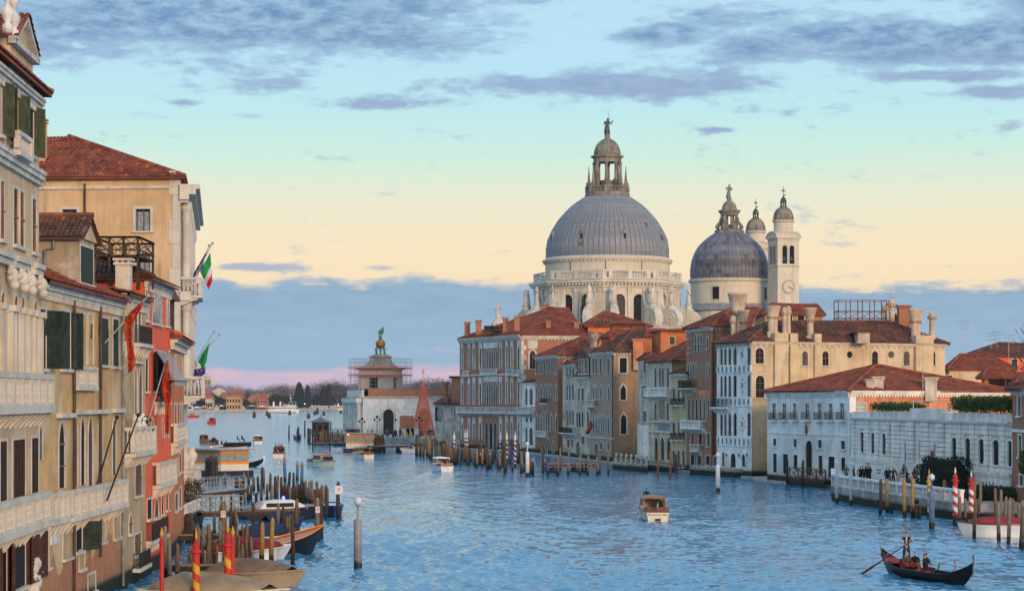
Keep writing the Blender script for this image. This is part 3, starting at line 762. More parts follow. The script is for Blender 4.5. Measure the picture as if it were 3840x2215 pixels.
zc = f.px(*Z1(555,372))[1]
# side wall window in its white panel
s_ = b.s
r = RR(s_,Z1,612,472,651,604); window(s_,b.root,r,'g','stone',fw=.35,proud=.06,pane='glass_warm',mull=(1,2),bars='wood_red')
mb = MB(); pr = RR(s_,Z1,598,403,664,466); s_.box(mb,pr[0],pr[1],pr[2],pr[3],-.02,.05); mb.build('window_head','stone',b.root)
b.body('brick_red',zc,'brick_red')
for wl in (f,s_): cornice(wl,b.root,zc-.75,.75,.6,'stone',step=.7,dsz=.3)
for i in range(22):      # corner quoins
    for wl,a0,a1 in ((f,f.L-(.9 if i % 2 else .5),f.L+.05),(s_,-.04,.5 if i % 2 else .95)):
        mb = MB(); z_ = .6+i*(zc-1.6)/22; wl.box(mb,a0,a1,z_+.02,z_+(zc-1.6)/22-.02,-.02,.05); mb.build('quoin','stone',b.root)
b.hip((2054,1159,424),(2130,1157,424),over=.5)
for (x,yb,yt,Y,w_) in ((186,352,285,432,.9),(263,345,272,428,.9),(447,325,255,413,.8),(526,315,248,410,.8),(739,332,275,411,.7),(931,332,280,413,.7),(717,205,162,425,.7)):
    px_,y0_ = Z1(x,yb); _,y1_ = Z1(x,yt); chimney(b.root,XY(px_,Y),ZA(y0_,Y)-.3,ZA(y1_,Y),'box',w_*1.25,'brick_red')
mb = MB()   # roof skylight dormer with a row of panes
d0 = P(*Z1(300,338),420); mb.bx(d0.x,d0.x+4.2,d0.y-1.2,d0.y+1.6,d0.z-.3,d0.z+.75); o = mb.build('dormer','tile_dark',b.root)
for i in range(4): mb = MB(); mb.bx(d0.x+.25+i*1.0,d0.x+.95+i*1.0,d0.y-1.24,d0.y-1.202,d0.z+.1,d0.z+.6); mb.build('pane','glass',o)

# ---- small white annex with terrace against the brick palace
b = Bld('white_annex','small white arcaded annex with terrace balcony squeezed beside the red brick Gothic palace',(1958,404),(2009,396),(2030,398),'house')
f = b.f
for x0,x1 in ((582,598),(612,634)): window(f,b.root,RR(f,Z1,x0,735,x1,850),'a','istrian',.12,sill=False)
for x0,x1 in ((584,600),(613,630)): window(f,b.root,RR(f,Z1,x0,932,x1,972),'o','istrian',.1,sill=False)
for x0,x1 in ((583,598),(610,634)): window(f,b.root,RR(f,Z1,x0,1003,x1,1125),'a','istrian',.12,sill=False)
zt = f.px(*Z1(610,702))[1]; b.body('plaster_white',zt)
balcony(f,b.root,.1,f.L-.05,f.px(*Z1(600,905))[1],1.0,1.1,'stone_grey',gap=.3,indiv=False,piers=3)
cornice(f,b.root,zt-.3,.3,.25,'istrian',dent=False)
b.hip((2000,1425,403),(2012,1425,402),over=.3,mat='tile_dark')

# ---- brown-red palace with pale arched windows
b = Bld('brick_palace','dark red-brown brick palace with rows of slim pale arched windows and broad tiled roof',(2007,394),(2093,376),(2212,380))
f,s_ = b.f,b.s
for (ya,yb) in ((545,640),(708,815)):
    for x0,x1 in ((655,667),(686,699),(788,800)): window(f,b.root,RR(f,Z1,x0,ya,x1,yb),'a' if ya < 600 else 'g','stone_grey',.14,sill=True)
    lights(b,f,Z1,706,770,4,ya,yb,'a' if ya < 600 else 'g','stone_grey',gap=.2)
for x0,x1 in ((655,667),(688,699),(756,768),(788,800)): window(f,b.root,RR(f,Z1,x0,908,x1,1035),'g','stone_grey',.14,sill=False)
lights(b,f,Z1,702,748,3,885,1040,'g','stone_grey',gap=.16)
for x0,x1 in ((690,705),(720,735),(765,780)): window(f,b.root,RR(f,Z1,x0,1100,x1,1180),'a','stone_grey',.12,sill=False)
a,c = f.px(*Z1(674,1060))[0],f.px(*Z1(750,1060))[0]; balcony(f,b.root,a,c,f.px(*Z1(712,1062))[1],.8,.9,'stone_grey',indiv=False)
a,c = f.px(*Z1(700,835))[0],f.px(*Z1(748,835))[0]; balcony(f,b.root,a,c,f.px(*Z1(712,838))[1],.5,.8,'stone_grey',iron=True)
window(s_,b.root,RR(s_,Z1,848,542,895,632),'a','stone',.22,mull=(1,1),bars='wood_red')
window(s_,b.root,RR(s_,Z1,848,708,866,820),'a','stone_grey',.14)
zt = f.px(*Z1(805,512))[1]; b.body('brick_brown',zt,'brick_brown')
for wl in (f,s_): cornice(wl,b.root,zt-.35,.35,.35,'stone_grey',step=.6)
b.hip((2195,1258,385),(2262,1250,386),over=.5)
chimney(b.root,XY(2225,378),ZA(1300,378),ZA(1250,378),'flare',1.1,'plaster_grey')

# ---- narrow house with arched upper loggia
b = Bld('narrow_house','narrow grey-brown canal house with pale arched loggia windows and black railings',(2110,372),(2163,361),(2215,363),'house')
f = b.f
for (ya,yb,k_,n_) in ((600,658,'r',3),(708,815,'a',3),(885,985,'a',3)): lights(b,f,Z1,858,918,n_,ya,yb,k_,'stone_grey',gap=.16)
for x0,x1 in ((868,884),(894,910)): window(f,b.root,RR(f,Z1,x0,1085,x1,1140),'r','stone_grey',.14)
a,c = f.px(*Z1(842,1000))[0],f.L; balcony(f,b.root,max(a,.05),c,f.px(*Z1(880,1040))[1],.8,.9,'stone_grey',iron=True)
zt = f.px(*Z1(900,575))[1]; b.body('plaster_grey',zt); cornice(f,b.root,zt-.3,.3,.3,'stone_grey',dent=False)
b.hip((2142,1356,367),(2165,1356,366),over=.35)

# ---- house with gabled dormer
b = Bld('dormer_house','grey canal house with a small gabled dormer and tall pointed arches below',(2160,361),(2214,351),(2260,354),'house')
f = b.f
for x0,x1 in ((943,955),(965,985)): window(f,b.root,RR(f,Z1,x0,738,x1,822),'r','stone_grey',.12)
for x0,x1 in ((930,945),(945,960),(965,982),(1003,1018)): window(f,b.root,RR(f,Z1,x0,885,x1,1000),'g','stone_grey',.12,sill=False)
window(f,b.root,RR(f,Z1,930,1100,956,1190),'a','stone',.2,sill=False)
for x0,x1 in ((968,985),(1005,1016)): window(f,b.root,RR(f,Z1,x0,1065,x1,1120),'r','stone_grey',.12)
zt = f.px(*Z1(980,660))[1]; b.body('plaster_grey',zt); cornice(f,b.root,zt-.3,.3,.4,'stone_grey')
b.hip((2200,1345,358),(2222,1340,358),over=.3,mat='tile_dark')
dw = Wall(f.pt(f.px(*Z1(942,600))[0],0,.02),f.pt(f.px(*Z1(1016,600))[0],0,.02)); zz0,zz1 = zt,f.px(*Z1(980,528))[1]
window(dw,b.root,(.35,dw.L*.55,zz0+.5,zz1-.3),'r','stone_grey',.12,pane='glass_warm',mull=(1,1)); window(dw,b.root,(dw.L*.62,dw.L-.35,zz0+.5,zz1-.3),'r','stone_grey',.12,pane='glass_warm')
dw.face(b.root,'plaster_tan',zz0,zz1,'dormer_wall')
mb = MB(); mb.prism([(-.4,zz1-.05),(dw.L+.4,zz1-.05),(dw.L/2,zz1+1.7)],lambda a,z: dw.pt(a,z,.25),lambda a,z: dw.pt(a,z,-4)); mb.build('dormer_roof','tile_dark',b.root)

# ---- grey brick house, big-windowed tan side wall
b = Bld('grey_brick_house','grey weathered brick palace with Gothic windows, tan brick flank and two large dark windows',(2213,351),(2302,336),(2396,338))
f,s_ = b.f,b.s
for x0,x1 in ((1040,1055),(1060,1073),(1090,1101),(1143,1157)): window(f,b.root,RR(f,Z1,x0,535,x1,636),'r','stone',.18)
for x0,x1 in ((1045,1055),(1062,1072),(1092,1103),(1145,1157)): window(f,b.root,RR(f,Z1,x0,715,x1,812),'g','stone_grey',.14)
for x0,x1 in ((1043,1055),(1062,1073),(1080,1090),(1096,1106),(1113,1124),(1128,1138),(1146,1157)): window(f,b.root,RR(f,Z1,x0,920,x1,1045),'g','stone_grey',.14,sill=False)
window(f,b.root,RR(f,Z1,1055,1110,1082,1185),'p','stone',.2,sill=False); window(f,b.root,RR(f,Z1,1092,1100,1112,1155),'a','stone_grey',.14); window(f,b.root,RR(f,Z1,1142,1100,1160,1160),'a','stone_grey',.14)
a,c = f.px(*Z1(1012,830))[0],f.px(*Z1(1076,830))[0]; balcony(f,b.root,max(a,.05),c,f.px(*Z1(1040,858))[1],.7,.95,'stone',indiv=False,gap=.25)
band(f,b.root,f.px(*Z1(1100,1080))[1],.2,.15,'stone')
window(s_,b.root,RR(s_,Z1,1226,530,1275,632),'r','stone',.22,pane='dark'); window(s_,b.root,RR(s_,Z1,1232,712,1269,816),'g','stone',.2,pane='dark')
window(s_,b.root,RR(s_,Z1,1234,908,1272,1048),'g','stone',.24,mull=(1,4),bars='iron')
zt = f.px(*Z1(1185,488))[1]; b.body('brick_grey',zt,'brick_tan')
for wl in (f,s_): cornice(wl,b.root,zt-.3,.3,.35,'stone_grey',step=.5,dsz=.2)
mb = MB(); mb.tube([f.pt(f.L-.4,.5,.1),f.pt(f.L-.4,zt-.3,.1)],.07); mb.build('drainpipe','iron',b.root)
b.hip((2375,1235,345),(2420,1232,346),over=.45,mat='tile_dark')
q = Z1(1350,520); chimney(b.root,XY(q[0],337.5),ZA(q[1],337.5)-1.5,ZA(Z1(0,400)[1],337.5),'box',1.5,'plaster_pink')
q = Z1(1053,470); chimney(b.root,XY(q[0],362),ZA(q[1],362),ZA(Z1(0,372)[1],362),'flare',1.15,'plaster_grey')

# ---- narrow grey house with white lower wall
b = Bld('grey_narrow_house','very narrow grey plaster house with stacked windows beside the tan brick flank',(2391,327),(2436,317),(2470,319),'house')
f = b.f
for (x0,y0,x1,y1) in ((205,562,223,635),(196,722,224,808),(200,893,228,965),(188,1060,215,1105)): window(f,b.root,RR(f,Z2,x0,y0,x1,y1),'r','stone_grey',.1)
zt = f.px(*Z2(210,540))[1]; b.body('plaster_grey',zt); mb = MB(); f.box(mb,.02,f.L-.02,-.5,f.px(*Z2(205,990))[1],.002,.05); mb.build('plinth','plaster_white',b.root)
b.hip((2425,1325,322),(2440,1322,322),over=.35)

# ---- palace with mosaic panel
b = Bld('mosaic_palace','pale palace with a gilded mosaic panel, white balcony and overhanging orange tiled roof',(2433,316),(2520,303),(2580,306))
f,s_ = b.f,b.s
for x0,x1 in ((281,295),(312,326),(331,346),(366,381)): window(f,b.root,RR(f,Z2,x0,597,x1,728),'a','stone_clean',.12)
for x0,x1 in ((281,296),(365,380)): window(f,b.root,RR(f,Z2,x0,835,x1,955),'a','stone_clean',.12)
pr = RR(f,Z2,313,810,358,950); mb = MB(); f.box(mb,*pr,-.02,.05); mp = mb.build('mosaic_panel','mosaic',b.root)
mb = MB(); 
for a0,a1,z0_,z1_ in ((pr[0]-.2,pr[0],pr[2]-.2,pr[3]+.2),(pr[1],pr[1]+.2,pr[2]-.2,pr[3]+.2),(pr[0],pr[1],pr[2]-.2,pr[2]),(pr[0],pr[1],pr[3],pr[3]+.2)): f.box(mb,a0,a1,z0_,z1_,-.02,.12)
mb.build('panel_frame','stone_clean',mp)
for x0,x1 in ((281,305),(323,349),(366,391)): window(f,b.root,RR(f,Z2,x0,1072,x1,1225),'a','stone_clean',.25,sill=False,mull=(1,2),bars='iron')
a,c = .2,f.L-.1; balcony(f,b.root,a,c,f.px(*Z2(320,785))[1],.8,1.05,'istrian',indiv=False,gap=.28,piers=4)
pr = RR(f,Z2,305,978,385,1030); mb = MB(); f.box(mb,*pr,-.02,.09); mb.build('inscription_panel','marble_blue',b.root)
band(f,b.root,f.px(*Z2(320,1040))[1],.3,.2,'stone_clean'); band(f,b.root,f.px(*Z2(320,972))[1],.22,.18,'stone_clean')
zt = f.px(*Z2(400,548))[1]; b.body('plaster_grey',zt,'plaster_yellow'); b.hip((2590,1275,311),(2620,1270,312),over=.9)

# ---- narrow yellow house
b = Bld('yellow_house','narrow weathered yellow house with small iron balconies below a dark tiled roof',(2518,303),(2576,295.5),(2600,298),'house')
f = b.f
for (y0,y1) in ((738,832),(972,1068),(1162,1275)):
    for x0,x1 in ((405,421),(439,454),(471,487)):
        window(f,b.root,RR(f,Z2,x0,y0,x1,y1),'r','stone',.1,shut=None)
        if y0 < 1100: a,c = f.px(*Z2(x0-4,800))[0],f.px(*Z2(x1+4,800))[0]; balcony(f,b.root,a,c,f.px(*Z2(x0,y1+18))[1],.35,.9,'stone',iron=True,corbels=False)
zt = f.px(*Z2(450,640))[1]; b.body('plaster_yellow',zt); cornice(f,b.root,zt-.4,.4,.3,'stone',dent=False); b.hip((2590,1372,299),(2600,1370,300),over=.35,mat='tile_dark')

# ---- tall brown Gothic house
b = Bld('brown_gothic_house','tall narrow brown brick Gothic house with pink band, white balcony and planted iron balcony',(2573,296),(2668,285),(2800,288))
f,s_ = b.f,b.s
lights(b,f,Z2,552,609,3,365,430,'g','stone_clean',gap=.14); lights(b,f,Z2,552,609,3,438,498,'r','stone_clean',gap=.14)
window(f,b.root,RR(f,Z2,637,385,650,468),'g','stone_clean',.16)
for (y0,y1) in ((362,402),(465,498)): window(f,b.root,RR(f,Z2,512,y0,524,y1),'r','stone_clean',.12)
lights(b,f,Z2,505,572,4,560,672,'g','stone_clean',gap=.16); lights(b,f,Z2,630,662,2,560,676,'g','stone_clean',gap=.16)
lights(b,f,Z2,503,634,5,792,945,'g','stone_clean',gap=.2); window(f,b.root,RR(f,Z2,643,792,655,948),'g','stone_clean',.12,sill=False)
for (x0,y0,x1,y1) in ((531,1046,550,1125),(582,1046,606,1118),(638,1042,660,1132),(572,1198,604,1260),(631,1198,659,1260),(683,1202,703,1265)): window(f,b.root,RR(f,Z2,x0,y0,x1,y1),'r','stone',.14)
window(f,b.root,RR(f,Z2,527,1178,554,1265),'p','stone',.16,sill=False)
pr = RR(f,Z2,500,752,660,788); mb = MB(); f.box(mb,pr[0],pr[1],pr[2],pr[3],-.02,.04); mb.build('pink_band','plaster_pink',b.root)
balcony(f,b.root,.05,f.px(*Z2(632,980))[0],f.px(*Z2(560,1006))[1],.8,1.0,'istrian',indiv=False,gap=.26,piers=5)
balcony(f,b.root,-.9,f.px(*Z2(574,700))[0],f.px(*Z2(530,735))[1],.9,1.05,'stone',iron=True)
balcony(f,b.root,f.px(*Z2(552,1140))[0],f.px(*Z2(610,1140))[0],f.px(*Z2(580,1160))[1],.6,.8,'stone',indiv=False)
zt = f.px(*Z2(600,322))[1]; b.body('brick_brown',zt,'brick_brown')
for wl in (f,s_): cornice(wl,b.root,zt-.3,.3,.3,'stone_grey',step=.5,dsz=.2)
b.hip((2746,1157,291),(2850,1154,294),over=.5)
mb = MB(); mb.tube([s_.pt(.25,.5,.1),s_.pt(.25,zt-.3,.1)],.06); mb.build('drainpipe','iron',b.root)
pr = RR(f,Z2,496,1010,660,1015)
def planter(root,wl,a0,a1,z,d0,d1,n,mat='hedge_dark',name='potted_plants'):
    mb = MB()
    for i in range(n):
        c = wl.pt(random.uniform(a0,a1),z+random.random()**1.5*.9,random.uniform(d0,d1)); v = Vector((random.gauss(0,1),random.gauss(0,1),random.gauss(0,.6))).normalized()*random.uniform(.1,.22); w_ = v.cross(Vector((random.random(),random.random(),random.random()))).normalized()*.09
        mb.q([c,c+v*.5+w_,c+v,c+v*.5-w_])
    o = mb.build(name,mat,root,kind='stuff'); return o
planter(b.root,f,-.9,f.px(*Z2(574,700))[0],f.px(*Z2(530,735))[1],.3,1.0,260)
# ---- leaning marble palace with long golden flank and flared chimneys
b = Bld('marble_palace','white marble palace with roundel panels, long golden flank wall and flared chimneys along its roof',(2688,282),(2819,272),(3544,286))
f,s_ = b.f,b.s
for (y0,y1) in ((466,578),(652,795),(912,1060)):
    for x0,x1 in ((731,748),(757,774),(786,805),(821,843),(916,938)): window(f,b.root,RR(f,Z2,x0,y0+(x0-731)*-.05,x1,y1),'a','istrian',.12,sill=False)
for x0,y0,x1,y1 in ((742,1172,760,1268),(801,1180,836,1275),(878,1186,900,1272)): window(f,b.root,RR(f,Z2,x0,y0,x1,y1),'a','istrian',.2,sill=False)
for xx in (772,856,912): window(f,b.root,RR(f,Z2,xx-7,1180,xx+7,1206),'o','istrian',.1,sill=False,name='roundel')
for (yc,rr,hh) in ((508,15,40),(718,19,52),(982,20,52)):     # marble roundel panels
    for k_ in range(8 if hh > 45 else 4):
        a_ = 2*pi*k_/(8 if hh > 45 else 4)+.39; window(f,b.root,RR(f,Z2,880+rr*cos(a_)*.9-3,yc+hh*sin(a_)*.85-7,880+rr*cos(a_)*.9+3,yc+hh*sin(a_)*.85+7),'o','istrian',.07,sill=False,name='roundel',depth=.1,proud=.05)
    window(f,b.root,RR(f,Z2,880-8,yc-20,880+8,yc+20),'o','istrian',.1,sill=False,name='roundel',pane='marble_blue',depth=.1)
for (ya,yb) in ((582,630),(798,862),(1068,1132)):                # parapet strips with discs
    pr = RR(f,Z2,716,ya,944,yb); mb = MB(); f.box(mb,.1,f.L-.05,pr[2],pr[3],-.02,.12); mb.build('parapet_strip','istrian',b.root)
    for i in range(8):
        a = .7+(f.L-1.4)*i/7; mb = MB(); zc_ = (pr[2]+pr[3])/2
        mb.prism([(.22*cos(2*pi*j/12),.42*sin(2*pi*j/12)) for j in range(12)],lambda x,z: f.pt(a+x,zc_+z,.16),lambda x,z: f.pt(a+x,zc_+z,.1)); mb.build('disc','marble_blue',b.root)
balcony(f,b.root,-.5,f.px(*Z2(806,830))[0],f.px(*Z2(760,865))[1],.7,1.1,'istrian',iron=True)
# flank windows
for x0,y0,x1,y1 in ((970,462,1026,568),(972,650,1030,800)): window(s_,b.root,RR(s_,Z2,x0,y0,x1,y1),'a','stone_clean',.2,mull=(1,2),bars='wood_red')
for zf,x0,x1 in ((Z2,1288,1327),(Z3,80,121),(Z3,418,458),(Z3,633,674),(Z3,811,850)): window(s_,b.root,RR(s_,zf,x0,484,x1,582),'a','stone_clean',.16,mull=(1,1),bars='wood_red',pane='glass_warm')
for x0,x1 in ((246,285),(528,569)): window(s_,b.root,RR(s_,Z3,x0,484,x1,532),'o','stone_clean',.12,sill=False)
zt = f.px(*Z2(945,418))[1]; b.body('istrian',zt,'plaster_gold')
for wl in (f,s_): cornice(wl,b.root,zt-.35,.35,.35,'stone_clean',step=.85,dsz=.3)
rf = b.hip((2889,1207,279),(3335,1207,288),over=.5,mat='tile_dark')
for x0,x1,dd in ((2898,2948,.5),(2957,2986,.4),(3050,3075,.35),(3425,3490,.6)):      # chimney breasts on the flank
    a,c = s_.px(x0,1300)[0],s_.px(x1,1300)[0]; mb = MB(); s_.box(mb,a,c,6.0,zt-.36,-.02,dd); s_.box(mb,a,c,zt+.02,zt+1.1,-.2,dd); mb.build('chimney_breast','plaster_gold',b.root)
q = lambda zf,x,y: zf(x,y)
for zf,x,yb,yt,w_,kd,mt in ((Z2,1105,385,175,1.0,'flare','chimney_plaster'),(Z2,1130,385,177,.9,'flare','chimney_plaster'),(Z2,1205,400,180,.8,'column','chimney_plaster'),(Z2,1232,400,172,.8,'column','chimney_plaster'),(Z2,1372,420,190,1.05,'flare','chimney_plaster'),
                             (Z3,737,420,200,1.1,'flare','chimney_plaster'),(Z3,760,420,200,.95,'flare','chimney_plaster'),(Z3,868,405,215,1.0,'column','chimney_plaster')):
    X_,y0 = zf(x,yb); _,y1 = zf(x,yt); a_ = s_.px(X_,y0)[0]; c_ = s_.pt(a_,0,-.9 if kd == 'flare' else -1.2); chimney(b.root,c_,ZA(y0,c_.y),ZA(y1,c_.y),kd,w_,mt,mt)
for zf,x,yb,yt,w_,kd,mt,Y in ((Z3,553,300,122,1.1,'column','chimney_plaster',291),(Z3,509,285,165,.9,'column','chimney_plaster',290),(Z3,635,320,172,1.5,'box','brick_red',291),(Z3,580,300,228,.6,'column','brick_red',293)):
    X_,y0 = zf(x,yb); chimney(b.root,XY(X_,Y),ZA(y0,Y)-1,ZA(zf(x,yt)[1],Y),kd,w_,mt,mt)
for zf,x,yb,yt,w_,kd,mt,Y in ((Z2,838,360,88,1.35,'flare','chimney_plaster',283.5),(Z2,868,360,88,1.1,'flare','chimney_plaster',284),(Z2,887,345,205,1.0,'flare','chimney_plaster',281),(Z2,818,365,240,.85,'column','chimney_plaster',281)):
    X_,y0 = zf(x,yb); chimney(b.root,XY(X_,Y),ZA(y0,Y)-1.5,ZA(zf(x,yt)[1],Y),kd,w_,mt,mt)
mb = MB(); d0 = P(*Z3(320,420),277.5); mb.bx(d0.x,d0.x+1.5,d0.y-.4,d0.y+3,d0.z-.2,d0.z+1.15); o = mb.build('dormer','chimney_plaster',b.root); mb = MB(); mb.prism([(-.5,1.151),(2.0,1.151),(.75,1.7)],lambda a,z: (d0.x+a,d0.y-.6,d0.z+z),lambda a,z: (d0.x+a,d0.y+4,d0.z+z)); mb.build('dormer_roof','tile_dark',o)
# rooftop terrace (altana)
al = thing('roof_terrace','open rust-brown timber roof terrace frame standing on the golden palace roof','roof terrace',P(*Z3(340,285),291))
def altana(root,x0,x1,y0,y1,zf_,zr,zt_,mat,nx=4,skew=0.):
    mb = MB(); mb.bx(x0,x1,y0,y1,zf_-.12,zf_); mb.build('deck',mat,root)
    for i in range(nx+1):
        for yy in (y0+.06,y1-.06):
            x = x0+.06+(x1-x0-.12)*i/nx; mb = MB(); mb.bx(x-.06,x+.06,yy-.06,yy+.06,zf_-1.6,zt_); mb.build('post',mat,root)
    for zz in (zr,zt_-.05,zf_+.25):
        if zz > zr+.2 and zt_-zr < .3: continue
        mb = MB()
        for a,c in (((x0,y0),(x1,y0)),((x1,y0),(x1,y1)),((x1,y1),(x0,y1)),((x0,y1),(x0,y0))): mb.bar((*a,zz),(*c,zz),.07,.09)
        mb.build('rail',mat,root)
    mb = MB()
    for yy in (y0+.03,y1-.03):
        for i in range(nx):
            a,c = x0+(x1-x0)*i/nx,x0+(x1-x0)*(i+1)/nx
            mb.bar((a,yy,zf_+.25),(c,yy,zr),.045); mb.bar((a,yy,zr),(c,yy,zf_+.25),.045)
    for xx in (x0+.03,x1-.03): mb.bar((xx,y0,zf_+.25),(xx,y1,zr),.045); mb.bar((xx,y0,zr),(xx,y1,zf_+.25),.045)
    mb.build('cross_brace',mat,root)
pa,pb = P(*Z3(175,280),291),P(*Z3(508,280),291)
altana(al,pa.x,pb.x,289.5,293.5,pa.z+.1,ZA(Z3(0,212)[1],291),ZA(Z3(0,138)[1],291),'wood_red')

# ---- white plaster palace, hip roof, long orange rear flank
b = Bld('white_palace','plain white plaster palace with small iron balconies, arched door and broad red hip roof',(2877,261),(3186,238),(3796,256))
f,s_ = b.f,b.s
top = [(Z2,1086,1110),(Z2,1156,1181),(Z2,1228,1250),(Z2,1311,1335),(Z2,1396,1420),(Z3,124,149),(Z3,202,228)]
for zf,x0,x1 in top:
    r = RR(f,zf,x0,840,x1,945); window(f,b.root,r,'r','istrian',.16,mull=(1,2),pane='glass_warm'); balcony(f,b.root,r[0]-.45,r[1]+.45,r[2]-.12,.4,.85,'istrian',iron=True,corbels=False)
for zf,x0,y0,x1,y1 in ((Z2,1091,1080,1113,1130),(Z2,1231,1083,1253,1138),(Z2,1396,1090,1424,1144),(Z3,206,1095,236,1152)): window(f,b.root,RR(f,zf,x0,y0,x1,y1),'r','istrian',.14)
for zf,x0,y0,x1,y1 in ((Z2,1091,1182,1116,1308),(Z2,1157,1185,1192,1320),(Z2,1230,1192,1257,1290),(Z2,1401,1197,1428,1320),(Z3,121,1203,164,1345),(Z3,208,1210,237,1300)): window(f,b.root,RR(f,zf,x0,y0,x1,y1),'r','istrian',.12,sill=False,pane='dark')
window(f,b.root,RR(f,Z2,1314,1092,1357,1330),'a','stone_grey',.35,sill=False,pane='dark',name='doorway',mull=(1,3),bars='shutter_green')
mb = MB(); e_ = f.px(*Z2(1320,1022)); mb.prism([(.28*cos(2*pi*j/14),.6*sin(2*pi*j/14)) for j in range(14)],lambda a,z: f.pt(e_[0]+a,e_[1]+z,.12),lambda a,z: f.pt(e_[0]+a,e_[1]+z,-.02)); mb.build('emblem','wood_red',b.root)
band(f,b.root,f.px(*Z2(1200,1050))[1],.18,.08,'istrian')
r = RR(s_,Z3,318,842,376,942); window(s_,b.root,r,'r','stone_clean',.16,mull=(4,3),pane='curtain')
zt = 10.75; b.body('plaster_white',zt,'plaster_pink')
for wl in (f,s_): cornice(wl,b.root,zt-.45,.45,.4,'istrian',step=.48,dsz=.24)
b.hip((3282,1372,251),(3300,1372,252),over=.45)
for zf,x,yb,yt,w_,Y in ((Z3,403,750,675,.85,241),(Z3,458,755,658,1.1,242),(Z3,815,755,662,1.3,246)):
    X_,y0 = zf(x,yb); chimney(b.root,XY(X_,Y),ZA(y0,Y)-.6,ZA(zf(x,yt)[1],Y),'box',w_,'plaster_grey')
mb = MB(); s_.box(mb,-.02,1.0,-.5,zt-.5,.0,.03); mb.build('corner_strip','plaster_white',b.root)

# ---- low white stone museum palace
b = Bld('museum_palace','low unfinished white stone palace with block pilasters and grilled windows behind a canal terrace',(3197,236),(3796,183),(3830,200),D=(3260,262))
f = b.f; G0 = 1.4
SEG = dict(l=[(165,215),(303,357),(447,500)],r=[(1353,1420),(1527,1597),(1703,1775),(1885,1965),(2078,2135)])
wins = []
for (x0,x1),y0,y1 in zip(SEG['l'],(445,455,460),(695,705,718)): wins.append(RR(f,ZG,x0,y0,x1,y1))
for (x0,x1),y0,y1 in zip(SEG['r'],(505,515,525,535,553),(790,805,825,838,855)): wins.append(RR(f,ZG,x0,y0,x1,y1))
WZ0,WZ1 = 4.2,6.35
for r in wins:
    w_ = window(f,b.root,(r[0],r[1],WZ0,WZ1),'s','istrian',.2,proud=.1,sill=True,depth=.35,pane='dark')
    mb = MB()
    for i in range(1,5): a = r[0]+(r[1]-r[0])*i/5; f.box(mb,a-.02,a+.02,WZ0,WZ1-.15,-.12,-.08)
    for i in range(1,9): z_ = WZ0+(WZ1-WZ0)*i/9; f.box(mb,r[0],r[1],z_-.02,z_+.02,-.1,-.06)
    mb.build('grille','iron',w_)
doors = [RR(f,ZG,742,590,785,850),RR(f,ZG,930,600,975,880),RR(f,ZG,1120,612,1172,910)]
for r in doors: window(f,b.root,(r[0],r[1],2.0,5.6),'r','istrian',.12,sill=False,depth=.6,pane='dark',name='doorway')
TOPZ = 7.6
b.body('stone_joint',TOPZ+.9,'istrian',z0=.2); band(f,b.root,TOPZ+.31,.55,.05,'istrian',name='parapet_strip')
# plinth, ledge, cornice, planter parapet
mb = MB(); f.box(mb,-.3,f.L,.2,3.4,.02,.2); mb.build('plinth','istrian',b.root)
mb = MB(); f.box(mb,-.3,f.L,3.42,3.62,.02,.34); f.box(mb,-.3,f.L,3.2,3.41,.02,.28); mb.build('ledge','istrian',b.root)
cornice(f,b.root,TOPZ,.3,.45,'istrian',dent=False)
# pilasters from stone blocks
gx = lambda x: f.px(*ZG(x,700))[0]
pil = [(55,100),(218,280),(358,412),(505,555),(600,690),(785,880),(970,1065),(1170,1265),(1425,1480),(1605,1658),(1785,1838),(2000,2055)]
nc = 9; hc = (TOPZ-3.62)/nc; cnt = 0
for (x0,x1) in pil:
    a0,a1 = gx(x0),gx(x1); big = 600 <= x0 <= 1180
    for j in range(nc):
        mb = MB(); z0_ = 3.62+j*hc; d_ = .36 if big else .16; e_ = random.uniform(-.02,.02)
        if big:
            mb.prism([(a0+(a1-a0)*(.5-.5*cos(pi*i/8)),d_*.45+d_*.75*sin(pi*i/8)) for i in range(9)]+[(a1,0),(a0,0)],lambda a,d: f.pt(a,z0_+.028,d+e_),lambda a,d: f.pt(a,z0_+hc-.028,d+e_))
        else: f.box(mb,a0,a1,z0_+.028,z0_+hc-.028,.0,d_+e_)
        mb.build('stone_block','istrian',b.root); cnt += 1
edges = [0.]+[x for p_ in pil for x in (gx(p_[0]),gx(p_[1]))]+[f.L]
for a,c in zip(edges[0::2],edges[1::2]):
    for j in range(nc):
        z0_ = 3.62+j*hc; z1_ = z0_+hc; segs = [(a,c)]
        for h in f.holes:
            if z0_ < h[3]+.12 and z1_ > h[2]-.1: segs = [q for (p0,p1) in segs for q in (((p0,min(p1,h[0]-.22)),(max(p0,h[1]+.22),p1)) if h[0] < p1 and h[1] > p0 else ((p0,p1),))]
        for (p0,p1) in segs:
            if p1-p0 < .15: continue
            n_ = max(1,int((p1-p0)/2.2)) if cnt < 290 else 1
            for i in range(n_):
                if cnt >= 298: break
                q0,q1 = p0+(p1-p0)*i/n_,p0+(p1-p0)*(i+1)/n_
                mb = MB(); f.box(mb,q0+.025,q1-.025,z0_+.028,z1_-.028,.0,.05+random.uniform(-.012,.012)); mb.build('stone_block','istrian',b.root); cnt += 1
mb = MB(); ce = (gx(870),gx(1260)); f.box(mb,ce[0],ce[1],TOPZ+.31,TOPZ+1.35,-1.2,.5); mb.build('attic_block','plaster_white',b.root)
for x0,x1 in ((300,850),(1375,2120)):
    mb = MB(); f.box(mb,gx(x0),min(gx(x1),f.L-.1),TOPZ+.31,TOPZ+1.0,-1.3,.12); mb.build('planter','stone_grey',b.root)
